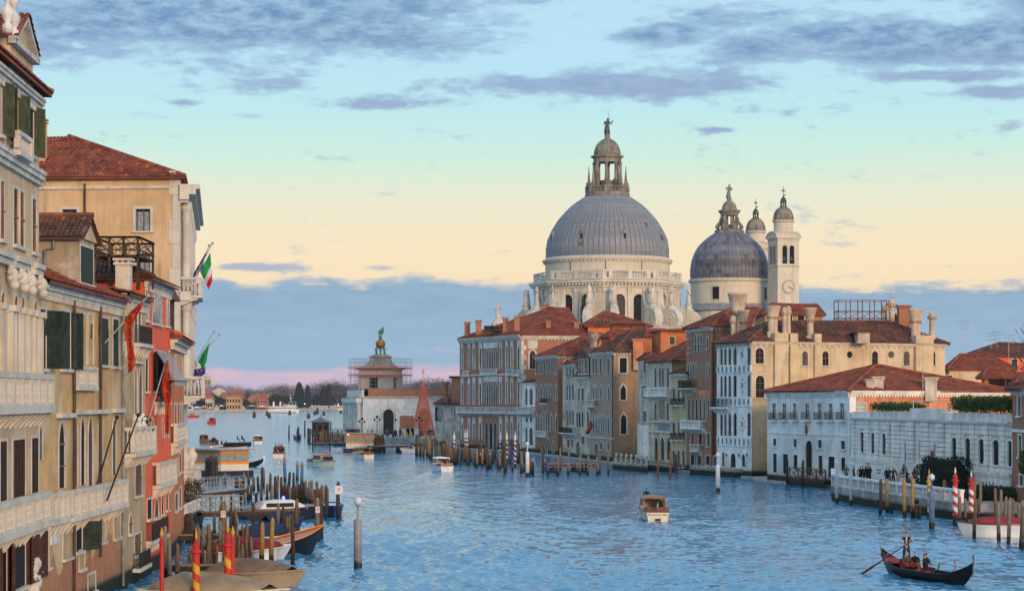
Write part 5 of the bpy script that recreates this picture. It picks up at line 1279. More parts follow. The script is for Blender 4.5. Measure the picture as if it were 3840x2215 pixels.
# bell towers
def bell_tower(px_,Y,z_off=0.,first=True):
    c = XY(px_,Y); s6 = .0610; ZZ = lambda y: EYE+(HZ-(650+y/2.427))*s6+z_off; t_ = radians(18); W_ = 5.3
    n_ = Vector((sin(t_),-cos(t_),0)); u_ = Vector((cos(t_),sin(t_),0))
    cor = [c-u_*W_/2+n_*W_/2,c+u_*W_/2+n_*W_/2,c+u_*W_/2-n_*W_/2,c-u_*W_/2-n_*W_/2]
    tw = MB().lathe([(W_*.69,ZZ(860)),(W_*.72,ZZ(858)),(W_*.76,ZZ(848)),(W_*.70,ZZ(842))],c,4,a0=t_+pi/4).build('bell_tower','salute_stone',ch)
    for i in range(4):
        wl = Wall(cor[i],cor[(i+1) % 4])
        if i in (0,3,1):
            for sx in (-1,1):
                cxm = wl.L/2+sx*.88; wn = window(wl,tw,(cxm-.62,cxm+.62,ZZ(828),ZZ(662)),'a','salute_stone',.16,proud=.08,depth=.5,sill=False,pane='dark')
                if i == 0: mb = MB(); mb.lathe([(.5,0),(.42,.15),(.3,.6),(.22,.9),(.05,1.)],wl.pt(cxm,ZZ(800),-.45),10); mb.build('bell','bronze',wn)
            for sx in (-1,1):
                mb = MB(); cxm = wl.L/2+sx*.95; wl.box(mb,cxm-.06,cxm+.06,ZZ(1230),ZZ(905),-.02,.05); mb.build('pilaster_strip','salute_stone',tw)
        wl.face(tw,'salute_plaster',15,ZZ(598),'tower_wall')
        mb = MB(); wl.box(mb,-.08,wl.L+.08,ZZ(612),ZZ(600),-.02,.12); wl.box(mb,-.35,wl.L+.35,ZZ(598),ZZ(586),-.3,.45); mb.build('tower_cornice','salute_stone',tw)
        mb = MB(); arc = [(wl.L/2+(wl.L/2+.35)*-cos(pi*q/12),ZZ(588)+2.1*sin(pi*q/12)*.62) for q in range(13)]; mb.prism(arc,lambda a,z: wl.pt(a,z,.25),lambda a,z: wl.pt(a,z,-1.6)); mb.build('segmental_pediment','salute_plaster',tw)
        mb = MB(); mb.tube([wl.pt(a,z,.28) for a,z in arc],.2,6); mb.build('pediment_moulding','salute_stone',tw)
    MB().lathe([(2.2,ZZ(600)),(2.2,ZZ(452)),(2.3,ZZ(450)),(2.6,ZZ(440)),(2.6,ZZ(432)),(2.25,ZZ(428))],c,28).build('tower_drum','salute_plaster',tw,auto=35)
    pr = [(2.3*(cos(q*pi/20)**.8 if q < 10 else .3),ZZ(430)+(ZZ(308)-ZZ(430))*sin(q*pi/20)) for q in range(10)]
    dm_ = MB().lathe(pr+[(.7,ZZ(308))],c,24).build('tower_dome','lantern_stone',tw,smooth=True)
    mb = MB()
    for i in range(16): mb.tube([(c.x+(r+.03)*cos(2*pi*i/16),c.y+(r+.03)*sin(2*pi*i/16),z) for r,z in pr],.08,4)
    mb.build('dome_ribs','lantern_stone',dm_)
    mb = MB(); mb.lathe([(.85,ZZ(312)),(.85,ZZ(300)),(.7,ZZ(298))],c,12)
    for i in range(8): a = 2*pi*i/8; mb.tube([(c.x+.6*cos(a),c.y+.6*sin(a),ZZ(300)),(c.x+.6*cos(a),c.y+.6*sin(a),ZZ(268))],.1,5)
    mb.lathe([(.8,ZZ(268)),(.8,ZZ(262)),(.7,ZZ(258)),(.68,ZZ(245)),(.5,ZZ(228)),(.2,ZZ(217)),(.12,ZZ(205))],c,12); mb.build('cupola','bronze',tw)
    mb = MB(); mb.tube([(c.x,c.y,ZZ(210)),(c.x,c.y,ZZ(122))],.06,5); mb.bar(c+u_*-.6+Vector((0,0,ZZ(160))),c+u_*.6+Vector((0,0,ZZ(160))),.12); mb.bar(c+Vector((0,0,ZZ(198))),c+u_*.55+Vector((0,0,ZZ(198))),.05,.25)
    for sg in (-1,1): mb.bar(c+u_*-.3+Vector((0,0,ZZ(160)-.3*sg)),c+u_*.3+Vector((0,0,ZZ(160)+.3*sg)),.07)
    mb.build('cross','iron',tw)
    if first:
        wl = Wall(cor[0],cor[1]); cz = ZZ(1037); cl_ = wl.L*.5; R_ = 1.45
        mb = MB(); mb.prism([(R_*cos(2*pi*q/32),R_*sin(2*pi*q/32)) for q in range(32)],lambda a,z: wl.pt(cl_+a,cz+z,.1),lambda a,z: wl.pt(cl_+a,cz+z,-.02)); ck = mb.build('clock_face','salute_plaster',tw)
        mb = MB(); mb.tube([wl.pt(cl_+R_*cos(2*pi*q/32),cz+R_*sin(2*pi*q/32),.12) for q in range(33)],.06,4); mb.build('clock_ring','lantern_stone',ck)
        mb = MB()
        for q in range(12): a = 2*pi*q/12; mb.bar(wl.pt(cl_+1.05*cos(a),cz+1.05*sin(a),.12),wl.pt(cl_+1.32*cos(a),cz+1.32*sin(a),.12),.12,.03)
        mb.build('clock_numerals','lantern_stone',ck)
        mb = MB(); mb.bar(wl.pt(cl_-.25,cz+.12,.16),wl.pt(cl_+1.1,cz-.5,.16),.16,.04); mb.bar(wl.pt(cl_-.2,cz+.15,.18),wl.pt(cl_+.7,cz-.42,.18),.2,.04); mb.build('clock_hands','iron',ck)
bell_tower(2937.6,500); bell_tower(2834,524,-.6,False)

# ================================================================ CUSTOMS HOUSE POINT
def ZD(x,y): return 1300+x/2.647,1230+y/2.647
b = Bld('customs_house','long low white customs house with arched door, brick attic and corner portico',(1304,562),(1361,530),(1745,526),'building')
f,s_ = b.f,b.s; G1 = 1.35
window(s_,b.root,RR(s_,ZD,362,802,467,1052),'a','stone_grey',.55,proud=.12,depth=.6,sill=False,mull=(1,4),bars='iron',name='doorway',pane='shutter_green')
window(s_,b.root,RR(s_,ZD,716,800,822,1052),'a','stone_grey',.45,proud=.12,depth=.6,sill=False,mull=(1,4),bars='iron',name='doorway',pane='brick_red')
zt = s_.px(*ZD(400,690))[1]
b.body('istrian',zt,'istrian',z0=0.)
for wl in (f,s_): cornice(wl,b.root,zt-.1,.45,.55,'stone_grey',dent=False)
za = ZA(ZD(0,606)[1],530); at = Wall(s_.pt(1.2,0,-.3),s_.pt(s_.L,0,-.3)); at.face(b.root,'brick_red',zt+.3,za,'attic_wall'); at2 = Wall(f.pt(3,0,-.4),f.pt(f.L-.8,0,-.4)); at2.face(b.root,'brick_red',zt+.3,za,'attic_wall')
solid(b.root,[at.b,at.b+Vector((0,25,0)),at2.a],zt+.3,za,'brick_red')
mb = MB(); mb.prism([(p.x,p.y) for p in (at.a,at.b,at.b+Vector((0,25,0)),at2.a)],lambda a,c: (a,c,za+.12),lambda a,c: (a,c,za-.05)); mb.build('flat_roof','lead_old',b.root)
mb = MB(); f.box(mb,.3,f.L-.3,zt+.36,za-.1,-.3,.2); mb.build('parapet_strip','stone_grey',b.root)
r = RR(s_,ZD,527,868,668,1040); mb = MB(); s_.box(mb,r[0],r[1],G1,r[3],-.02,.03); mb.build('brick_patch','brick_red',b.root)
for i in range(6):   # portico columns
    a = 1.2+i*(f.L-2.4)/5; mb = MB(); mb.lathe([(.75,G1),(.75,G1+.4),(.55,G1+.5),(.5,zt-1.7),(.7,zt-1.5),(.72,zt-1.1)],f.pt(a,0,.9),12); mb.build('column','stone_grey',b.root)
mb = MB(); f.box(mb,.2,f.L-.2,zt-1.09,zt-.11,.2,1.7); mb.build('entablature','stone_grey',b.root)
# courses of the stone wall
for j in range(9):
    z_ = G1+.2+j*(zt-1.2-G1)/9; mb = MB(); s_.box(mb,.05,r[0]-.3 if z_ < r[3]-.3 else s_.L-.1,z_,z_+.05,.0,.025)
    if abs(1) and z_ < s_.holes[0][3]+.5:
        mb = MB(); h = s_.holes[0]; s_.box(mb,.05,h[0]-.6,z_,z_+.05,0,.025); s_.box(mb,h[1]+.6,r[0]-.1 if z_ < r[3] else s_.holes[1][0]-.6,z_,z_+.05,0,.025)
    mb.build('course_line','stone_grey',b.root)
# corner tower
tcx,tY = 1427,548; TC = XY(tcx,tY); zD = lambda y: ZA(ZD(0,y)[1],tY)
tt = radians(-22); n_ = Vector((sin(tt)*-1*-1,-cos(tt),0)); u_ = Vector((cos(tt),sin(tt),0)); n_ = Vector((u_.y,-u_.x,0)); HW = 4.1
cor = [TC-u_*HW+n_*HW,TC+u_*HW+n_*HW,TC+u_*HW-n_*HW,TC-u_*HW-n_*HW]
tw = MB().lathe([(HW*1.42,zD(470)),(HW*1.5,zD(466)),(HW*1.5,zD(458)),(HW*1.4,zD(456))],TC,4,a0=tt+pi/4).build('corner_tower','salute_stone',b.root)
for i in range(4):
    wl = Wall(cor[i],cor[(i+1) % 4]); window(wl,tw,(wl.L/2-1.25,wl.L/2+1.25,zD(598),zD(492)),'r','salute_stone',.3,depth=.5,sill=False,pane='dark',mull=(1,2),bars='iron')
    wl.face(tw,'salute_plaster',za-.5,zD(405),'tower_wall')
    for x in (.6,wl.L-.6): mb = MB(); wl.box(mb,x-.5,x+.5,za-.4,zD(475),-.02,.2); mb.build('pilaster','salute_stone',tw)
MB().lathe([(HW*1.42,zD(415)),(HW*1.55,zD(408)),(HW*1.6,zD(396)),(HW*1.3,zD(390)),(HW*1.15,zD(380)),(HW*.82,zD(350)),(HW*.72,zD(320)),(HW*.66,zD(300)),(HW*.74,zD(292)),(HW*.76,zD(280)),(HW*.6,zD(274)),(HW*.5,zD(262))],TC,4,a0=tt+pi/4).build('tower_cap','lantern_stone',tw)
for sx in (-1,1): statue(tw,(TC.x+sx*1.0,TC.y-.3,zD(268)),zD(185)-zD(268),'verdigris',arm=1,rz=.5*sx)
gb = MB().ball((TC.x,TC.y,zD(158)),49/2.647*tY/FP,24,16).build('golden_ball','gold',tw,smooth=True)
mb = MB(); mb.tube([(TC.x+49/2.647*tY/FP*1.01*cos(q*pi/12),TC.y+49/2.647*tY/FP*1.01*sin(q*pi/12),zD(150)) for q in range(25)],.06,4); mb.build('ball_band','gold',gb)
mb = MB(); mb.tube([(TC.x,TC.y,zD(262)),(TC.x,TC.y,zD(200))],.25,8); mb.build('ball_support','verdigris',tw)
statue(tw,(TC.x,TC.y,zD(108)),zD(2)-zD(108),'verdigris',arm=1,rz=-.4)
mb = MB(); mb.prism([(0,0),(.5,.3),(.75,1.2),(.6,2.0),(.25,2.2),(.1,1.0)],lambda a,z: (TC.x+.15+a,TC.y+.05,zD(70)+z),lambda a,z: (TC.x+.15+a,TC.y-.05,zD(70)+z)); mb.build('sail','verdigris',tw)
# scaffolding round the tower
sf = thing('scaffolding','metal tube scaffolding with red platform boards wrapped around the stone corner tower','scaffolding',(TC.x,TC.y,za))
SW = 6.0; sc4 = [TC-u_*SW+n_*SW,TC+u_*SW+n_*SW,TC+u_*SW-n_*SW,TC-u_*SW-n_*SW]
for i in range(4):
    wl = Wall(sc4[i],sc4[(i+1) % 4])
    for j in range(8):
        a = wl.L*j/8
        for d in (0,-1.1): mb = MB(); mb.tube([wl.pt(a,za+.2,d),wl.pt(a,zD(305),d)],.035,5); mb.build('upright','scaffold',sf)
    for q in range(9):
        z_ = za+.4+q*(zD(305)-za-.4)/8
        if i in (0,3,1): mb = MB(); mb.tube([wl.pt(0,z_,0),wl.pt(wl.L,z_,0)],.045,5); mb.build('ledger','scaffold',sf)
    for yy in (395,466): mb = MB(); wl.box(mb,0,wl.L,zD(yy)-.15,zD(yy)+.15,-1.1,.02); mb.build('platform_board','scaffold_red',sf)
mb = MB(); p0 = XY(1316,565); mb.tube([(p0.x,p0.y,8),(p0.x,p0.y,ZA(1394,565))],.09,5); tag(mb.build('flagpole','metal_grey',loc=(p0.x,p0.y,8)),'bare thin flagpole rising over the customs house portico','flagpole')
# red light-tree cone
ct = XY(1587,505); zc0,zc1 = 1.35,ZA(1427,505)
xt = thing('light_tree','tall red see-through mesh cone tree topped by a star in front of the customs house','Christmas tree',(ct.x,ct.y,zc0)); R_ = 2.85
mb = MB(); ng,nr_ = 28,16
for i in range(ng):
    a = 2*pi*i/ng; mb.tube([(ct.x+R_*cos(a),ct.y+R_*sin(a),zc0),(ct.x+.12*cos(a),ct.y+.12*sin(a),zc1)],.035,4)
mb.build('rib_wires','mesh_red',xt)
mb = MB()
for j in range(nr_):
    t_ = j/nr_; r_ = R_*(1-t_)+.12*t_; z_ = zc0+(zc1-zc0)*t_; mb.tube([(ct.x+r_*cos(2*pi*q/24),ct.y+r_*sin(2*pi*q/24),z_) for q in range(25)],.035,4)
    r2 = R_*(1-(j+1)/nr_)+.12*(j+1)/nr_; z2 = zc0+(zc1-zc0)*(j+1)/nr_
    for q in range(ng): a = 2*pi*q/ng; a2 = 2*pi*(q+1)/ng; mb.tube([(ct.x+r_*cos(a),ct.y+r_*sin(a),z_),(ct.x+r2*cos(a2),ct.y+r2*sin(a2),z2)],.028,3)
mb.build('ring_wires','mesh_red',xt)
mk('mesh_net',(.50,.19,.13),.8,.2,2.,alpha=.2)
MB().lathe([(R_*.97,zc0),(.1,zc1)],(ct.x,ct.y,0),32,cap=False).build('net','mesh_net',xt)
mb = MB(); mb.tube([(ct.x,ct.y,zc1-.2),(ct.x,ct.y,ZA(1383,505))],.05,5)
for q in range(5): a = pi/2+2*pi*q/5; mb.bar((ct.x,ct.y,zc1+2.2),(ct.x+.6*cos(a),ct.y,zc1+2.2+.9*sin(a)),.1)
mb.build('star','mesh_red',xt)
# stone campo in front
ground('church_square',[XY(1335,520).xy,XY(1342,488).xy,XY(1640,474).xy,XY(1730,452).xy,XY(1790,440).xy,(30,440),(60,600),(-60,640),(-48,575)],-2,1.35,'paving')
# old house beside the brick palace
b = Bld('old_corner_house','old grey-brown house with glazed loggia and tiled roof beside the red brick Gothic palace',(1630,477),(1656,466),(1760,462),'house')
f,s_ = b.f,b.s
window(f,b.root,RR(f,ZD,882,790,940,910),'r','shutter_green',.1,mull=(3,1),bars='istrian')
for x0,y0,x1,y1 in ((1036,790,1048,850),(1068,800,1080,905),(1102,795,1114,860),(990,1030,1000,1090),(948,805,957,900)): window(s_,b.root,RR(s_,ZD,x0,y0,x1,y1),'r','stone',.14)
b.body('plaster_grey',ZA(ZD(0,752)[1],466),z0=0.); b.hip((1690,1478,475),(1740,1478,475),over=.6,mat='tile_dark')
q = ZD(982,705); chimney(b.root,XY(q[0],467),ZA(q[1],467),ZA(ZD(0,530)[1],467),'flare',1.0,'brick_red')
mb = MB(); d0 = P(*ZD(1040,740),465); mb.bx(d0.x,d0.x+4,d0.y,d0.y+4,d0.z-.3,d0.z+5.2); o = mb.build('roof_turret','brick_brown',b.root); mb = MB(); mb.bx(d0.x-.5,d0.x+4.5,d0.y-.5,d0.y+4.5,d0.z+5.2,d0.z+5.7); mb.build('turret_roof','tile_dark',o)
# ================================================================ LEFT BANK
def ZT(x,y): return x/1.82,y/1.82
def ZM(x,y): return x/1.82,700+y/1.82
def ZB(x,y): return x/1.82,1415+y/1.82
def ZL(x,y): return x/2.426,1000+y/2.426
def ZN(x,y): return 440+x/2.427,1050+y/2.427
def Z4(x,y): return 600+x/1.82,1400+y/1.82
DEPTH_SCALE[0] = .12
# ---- cream palazzo, near left
b = Bld('cream_palazzo','tall cream stone palazzo with carved heads, bulging balustrades and olive shutters',(-330,68),(146,92),(-1500,95))
b.A = Vector((b.B.x+.052*24,68,0)); b.C = b.B+Vector((-14,1,0)); b.D = b.A+(b.C-b.B); b.f = Wall(b.A,b.B); b.s = Wall(b.B,b.C); f = b.f; R0 = b.root
sp_ = 2.95    # bay spacing measured along the wall
zcor = 22.2
def bay(px0,px1): return f.px(px0,1500)[0],f.px(px1,1500)[0]
# attic windows with olive shutters
for x0,x1,leaf in ((41,66,'lr'),(0,6,'r'),(108,125,'r')):
    a,c = bay(x0,x1); window(f,R0,(a,c,19.85,21.9),'r','stone_clean',.14,pane='dark',shut=('shutter_olive',22,leaf),shw=.75)
a,c = bay(30,72); balcony(f,R0,a-.2,c+.3,19.45,.45,.75,'stone_clean',corbels=False)
# mezzanine windows
for x0,x1 in ((-35,-18),(2,16),(51,67),(75,90),(121,136)): a,c = bay(x0,x1); window(f,R0,(a,c,15.9,18.1),'r','stone_clean',.13,pane='glass',mull=(1,1),bars='wood_red')
# piano nobile: arched windows between pilasters
for x0,x1 in ((-30,-14),(3,19),(53,68),(80,92),(127,138)):
    a,c = bay(x0,x1); window(f,R0,(a,c,10.9,13.9),'a','stone_clean',.1,pane='glass_warm',sill=False,depth=.5,mull=(1,0),bars='wood_red')
for x in (-5,31,46,72,98,118,142):
    a = f.px(x,1200)[0]; mb = MB(); f.box(mb,a-.2,a+.2,10.85,13.2,-.02,.22); f.box(mb,a-.28,a+.28,13.21,13.45,-.02,.34); f.box(mb,a-.24,a+.24,10.65,10.84,-.02,.3); mb.build('pilaster','stone_clean',R0)
# carved heads under the entablature
for x in (22,62,92,133):
    a = f.px(x,1000)[0]; mb = MB(); mb.ball(f.pt(a,14.55,.25),.26,10,8,1,1,1.3); mb.ball(f.pt(a,14.2,.33),.2,8,6); mb.prism([(0,0),(.12,-.06),(.02,-.2)],lambda d,z: f.pt(a-.04,14.6+z,.48+d),lambda d,z: f.pt(a+.04,14.6+z,.48+d))
    for q in range(6): mb.ball(f.pt(a+.28*cos(q),14.65+.24*sin(q),.2),.13,6,4)
    mb.build('carved_head','stone_clean',R0,smooth=True)
for x0,x1 in ((-40,34),(42,98),(116,146)):
    a,c = bay(x0,x1); mb = MB(); f.box(mb,a,min(c,f.L+.1),14.95,15.2,-.02,.2); f.box(mb,a,min(c,f.L+.14),15.21,15.42,-.02,.3); mb.build('entablature','stone_clean',R0)
cornice(f,R0,18.75,.6,.32,'stone',dent=False,a0=0)
cornice(f,R0,21.95,.45,.3,'stone',step=.35,dsz=.2,a0=0)
# ground floor and lower openings
for x0,x1 in ((-45,-25),(0,24),(48,94),(118,143)): a,c = bay(x0,x1); window(f,R0,(a,c,5.85,8.2),'r','stone_clean',.12,pane='shutter_brown',sill=False,mull=(3,0),bars='iron',depth=.15)
for x0,x1 in ((-45,-25),(0,25),(44,95),(115,144)):
    a,c = bay(x0,x1); w_ = window(f,R0,(a,c,2.3,4.25),'r','stone_clean',.12,pane='dark',shut=('shutter_brown',8,'lr'),shw=(c-a)*.52)
balcony(f,R0,f.px(-120,1500)[0],f.L+.15,9.55,.6,1.3,'stone_clean',gap=.26,r=.1,piers=9,rail=.24,slab=.3)
balcony(f,R0,f.px(-120,1500)[0],f.L-.1,4.8,.5,1.2,'stone_clean',gap=.26,r=.1,piers=8,rail=.22,slab=.28)
a = f.px(116,2050)[0]; mb = MB()
for q in range(16): mb.ball(f.pt(a+random.uniform(-.35,.35),2.6+random.uniform(-.75,.5),.12),random.uniform(.16,.32),8,5)
mb.build('lion_mask','stone_clean',R0,smooth=True)
b.body('plaster_cream',zcor,'plaster_cream',z0=-.8)
# roof and canal-facing pediment
zr = zcor+.45; A_,B_ = f.pt(0,zr,.5),f.pt(f.L+.3,zr,.5); r1,r2 = f.pt(0,zr+2.6,-6.5),f.pt(f.L-4.5,zr+2.6,-6.5); C_ = f.pt(f.L+.3,zr,-13.5); D_ = f.pt(0,zr,-13.5)
roof(R0,[[A_,B_,r2,r1],[B_,C_,r2],[C_,D_,r1,r2]])
pa_,pb_ = f.px(28,250)[0],f.px(112,250)[0]; pw = Wall(f.pt(pa_,0,.12),f.pt(pb_,0,.12)); pz = zr+.05
mb = MB(); mb.prism([(0,zcor),(pw.L,zcor),(pw.L,pz+1.0),(pw.L/2,pz+2.2),(0,pz+1.0)],lambda a,z: pw.pt(a,z,0),lambda a,z: pw.pt(a,z,-5)); pd = mb.build('pediment','plaster_cream',R0)
mb = MB()
for q0,q1 in (((-.25,pz+.95),(pw.L/2,pz+2.3)),((pw.L+.25,pz+.95),(pw.L/2,pz+2.3)),((-.25,pz+.95),(pw.L+.25,pz+.95))): mb.bar(pw.pt(q0[0],q0[1],.1),pw.pt(q1[0],q1[1],.1),.3,.22)
mb.build('pediment_moulding','stone',pd)
for sgn,ee in ((0,0),(1,pw.L)):
    e0,e1 = pw.pt(ee,pz+1.12,.35),pw.pt(ee,pz+1.12,-5); t0,t1 = pw.pt(pw.L/2,pz+2.42,.35),pw.pt(pw.L/2,pz+2.42,-5); tiles_on([e0,e1,t1,t0] if sgn else [e1,e0,t0,t1],pd,'tile')
for a in (f.px(6,250)[0]-pa_,f.px(30,250)[0]-pa_): 
    zf_ = pz+1.15; mb = MB(); mb.lathe([(.2,0),(.2,.3),(.1,.4),(.22,.62),(.27,.85),(.12,1.05),(.07,1.15),(.16,1.3),(.2,1.5),(.1,1.7),(.05,1.9),(.09,2.05),(.02,2.3)],pw.pt(a,zf_-.1,.1),10); mb.build('finial','stone_grey',pd,smooth=True)

# ---- ochre palazzo with green shutters and long gothic balcony
b = Bld('ochre_palazzo','weathered ochre palazzo with dark green shutters, Gothic windows and a long stone balcony',(147,92.2),(456,112),(-900,108))
b.C = b.B+Vector((-12,2,0)); b.D = b.A+Vector((-12,2,0)); b.s = Wall(b.B,b.C); f = b.f; R0 = b.root
def rl(zf,x0,y0,x1,y1): return RR(f,zf,x0,y0,x1,y1)
window(f,R0,rl(ZL,362,390,418,925),'r','stone',.12,pane='dark',shut=('shutter_green',30,'r'),shw=.95)
window(f,R0,rl(ZL,553,408,640,930),'r','stone',.12,pane='shutter_green',shut=('shutter_green',26,'r'),shw=.8)
for x0,x1 in ((738,786),(803,848)): window(f,R0,rl(ZL,x0,440,x1,890),'r','stone_clean',.12,pane='plaster_ochre',sill=False,depth=.2)
r = rl(ZL,660,905,852,1085); balcony(f,R0,r[0],r[1],r[2],.18,r[3]-r[2],'stone_clean',gap=.24,corbels=False,piers=3)
window(f,R0,rl(ZL,903,468,985,893),'r','stone',.1,pane='shutter_green',depth=.06); window(f,R0,rl(ZL,1027,480,1078,905),'r','stone',.1,pane='shutter_green',depth=.06)
window(f,R0,rl(ZB,402,305,440,752),'p','stone',.2,pane='glass',sill=False,mull=(0,2),bars='wood_red')
for x0,x1 in ((503,530),(551,579),(602,634)): window(f,R0,rl(ZB,x0,262,x1,735),'p','stone',.13,pane='glass_warm',sill=False,depth=.4)
window(f,R0,rl(ZB,670,272,692,690),'p','stone',.13,sill=False,pane='glass_warm'); window(f,R0,rl(ZB,768,285,790,665),'p','stone',.16,sill=False,pane='glass_warm'); window(f,R0,rl(ZB,268,320,288,560),'p','stone',.14,sill=False,pane='glass_warm')
for x0,x1,y in ((385,490,245),(495,735,222),(755,825,212)):
    q0,q1 = f.px(*ZB(x0,y)),f.px(*ZB(x1,y)); mb = MB(); f.box(mb,q0[0],q1[0],q0[1]-.2,q0[1],-.02,.25); mb.build('window_hood','stone',R0)
zb_ = f.px(*ZB(600,905))[1]; q0 = f.px(*ZB(415,950))[0]
balcony(f,R0,.6,q0-.2,zb_+.05,.42,1.15,'stone_clean',gap=.24,piers=4,rail=.18)
balcony(f,R0,q0,f.L-1.2,zb_,.52,1.2,'stone_clean',gap=.24,piers=9,rail=.18)
window(f,R0,rl(ZB,517,985,560,1182),'r','stone',.12,pane='dark',shut=('shutter_green',60,'r'),shw=.8,sill=True)
window(f,R0,rl(ZB,585,962,630,1142),'s','stone',.12,pane='dark')
for x0,y0,x1,y1 in ((275,1080,330,1300),(430,1010,498,1225),(668,935,715,1120),(775,920,820,1090),(540,1185,575,1300),(600,1340,650,1456)): window(f,R0,rl(ZB,x0,y0,x1,y1),'r','stone',.12,pane='plaster_tan',depth=.12)
r = rl(ZB,342,1038,393,1135); mb = MB(); f.box(mb,r[0],r[1],r[2],r[3],-.02,.08); mb.build('marble_plaque','stone_grey',R0)
zc2 = f.px(*ZM(560,720))[1]
b.body('plaster_ochre',zc2,'plaster_ochre',z0=-.8)
cornice(f,R0,zc2-.5,.55,.28,'stone',step=.3,dsz=.16,a0=0)
for x,y0,y1 in ((486,700,2215),(668,745,2000)):
    pass
for xm,zlow in ((487,0.2),(668,2.2),(822,.3)):
    a = f.px(*ZM(xm,900))[0]; mb = MB(); mb.tube([f.pt(a,zlow,.14),f.pt(a,zc2-.5,.14)],.07,8); mb.build('drainpipe','pipe' if xm < 800 else 'pipe_grey',R0)
for i in range(9):     # iron wall ties
    a = 1+f.L*.9*i/9+random.random(); z_ = zc2-1.2-random.random()*.5; mb = MB(); mb.bar(f.pt(a,z_,.06),f.pt(a+random.uniform(-.35,.35),z_-.7,.06),.05); mb.build('wall_tie','iron',R0)
# roofs: lower tiled slope + dormers
zr = zc2+.05; ra,rb = f.pt(-.2,zr,.5),f.pt(f.L,zr,.5); rc,rd = f.pt(f.L,zr+3.0,-6),f.pt(-.2,zr+3.0,-6)
roof(R0,[[ra,rb,rc,rd],[f.pt(f.L,zr,-12.5),f.pt(-.2,zr,-12.5),rd,rc]],solo=290)
# plastered dormer with oculus in its near side and shuttered front
d0,d1 = f.px(*ZM(545,500))[0],f.px(*ZM(640,500))[0]; dz = zc2; dh = f.px(*ZM(560,350))[1]
dm_ = thing('dormer_x','x','x'); bpy.data.objects.remove(dm_)
dwf = Wall(f.pt(d0,0,-.05),f.pt(d1+.4,0,-.05)); dws = Wall(f.pt(d0,0,-5.5),f.pt(d0,0,-.05))
r = (.35,dwf.L-.35,dz+.45,dh-.35); window(dwf,R0,r,'r','stone',.1,pane='shutter_green',depth=.05,name='dormer_window')
window(dws,R0,(1.4,2.9,dz+1.1,dz+2.5),'o','stone_grey',.12,pane='dark',sill=False,depth=.4,name='oculus')
dwf.face(R0,'plaster_tan',dz-.3,dh,'dormer_wall'); dws.face(R0,'plaster_grey',dz-.3,dh,'dormer_wall')
solid(R0,[dwf.b,f.pt(d1+.4,0,-5.5),dws.a],dz-.3,dh,'plaster_grey')
ap = dh+1.05; e = lambda a,z,d: f.pt(a,z,d); mid = (d0+d1+.4)/2
roof(R0,[[e(d0-.35,dh-.02,-5.6),e(d0-.35,dh-.02,.25),e(mid,ap,.25),e(mid,ap,-5.6)],[e(d1+.75,dh-.02,.25),e(d1+.75,dh-.02,-5.6),e(mid,ap,-5.6),e(mid,ap,.25)]],'tile_dark')
mb = MB(); mb.prism([(d0-.1,dh-.02),(d1+.5,dh-.02),(mid,ap-.1)],lambda a,z: f.pt(a,z,.08),lambda a,z: f.pt(a,z,-.1)); mb.build('dormer_gable','plaster_cream',R0)
mb = MB(); mb.tube([f.pt(d0-.08,dh-.1,-1.2),f.pt(d0-.1,dh-.5,-1.2),f.pt(d0-.1,dh-.6,-1.6),f.pt(d0-.1,dz+.4,-1.6)],.08,8); mb.build('gutter_pipe','pipe_grey',R0)
# higher rear roof and dark timber bay behind the dormer
bk = Wall(f.pt(d0-3,0,-7),f.pt(d1+3.2,0,-7)); hz = f.px(*ZM(400,205))[1]+.4; bk.face(R0,'wood_dark',dz,hz+.6,'attic_wall')
solid(R0,[bk.b,f.pt(d1+3.2,0,-13),f.pt(d0-3,0,-13),bk.a],dz,hz+.6,'wood_dark')
roof(R0,[[e(d0-3.3,hz+.5,-6.4),e(d1+3.7,hz+.5,-6.4),e(d1+2,hz+2.,-10),e(d0-3.3,hz+2.,-10)],[e(d1+3.7,hz+.5,-6.4),e(d1+3.7,hz+.5,-13.2),e(d1+2,hz+2.,-10)]])
# timber roof terrace
al = thing('roof_terrace','dark timber roof terrace with crossed railings above the ochre palazzo roof','roof terrace',P(*ZM(800,500),118))
pa_,pb_ = P(*ZM(640,430),116),P(*ZM(990,470),118); altana(al,pa_.x,pb_.x,116,121,ZA(ZM(0,470)[1],117),ZA(ZM(0,352)[1],117),ZA(ZM(0,348)[1],117),'wood_dark',3)

# ---- narrow tan gothic house
b = Bld('tan_gothic_house','narrow tan house with Gothic twin windows, flower balcony and a gold-red banner',(456.5,112.1),(545,121),(-900,108),'house')
b.C = b.B+Vector((-12,2,0)); b.D = b.A+Vector((-12,2,0)); b.s = Wall(b.B,b.C); f = b.f; R0 = b.root
for x0,x1 in ((158,180),(192,216)): window(f,R0,rl(ZN,x0,292,x1,565),'r','stone',.12)
window(f,R0,rl(ZN,40,260,55,560),'r','stone',.1)
balcony(f,R0,f.px(*ZN(150,600))[0],f.px(*ZN(262,600))[0],f.px(*ZN(210,582))[1],.35,.95,'stone',iron=True)
balcony(f,R0,f.px(*ZN(38,600))[0],f.px(*ZN(76,600))[0],f.px(*ZN(60,560))[1],.35,.95,'stone',iron=True)
for x0,x1 in ((158,180),(196,228)): window(f,R0,rl(ZN,x0,775,x1,1320),'p','stone_clean',.13,sill=False,depth=.4,pane='glass_warm')
window(f,R0,rl(ZN,36,790,52,1320),'p','stone_clean',.13,sill=False,pane='glass_warm')
q = f.px(*ZN(200,740)); mb = MB(); f.box(mb,f.px(*ZN(140,740))[0],q[0]+1.0,q[1]-.15,q[1],-.02,.22); mb.build('window_hood','stone',R0)
zb_ = f.px(*ZB(950,500))[1]; balcony(f,R0,.25,f.L-.1,zb_,.6,1.35,'stone_clean',gap=.26,piers=5)
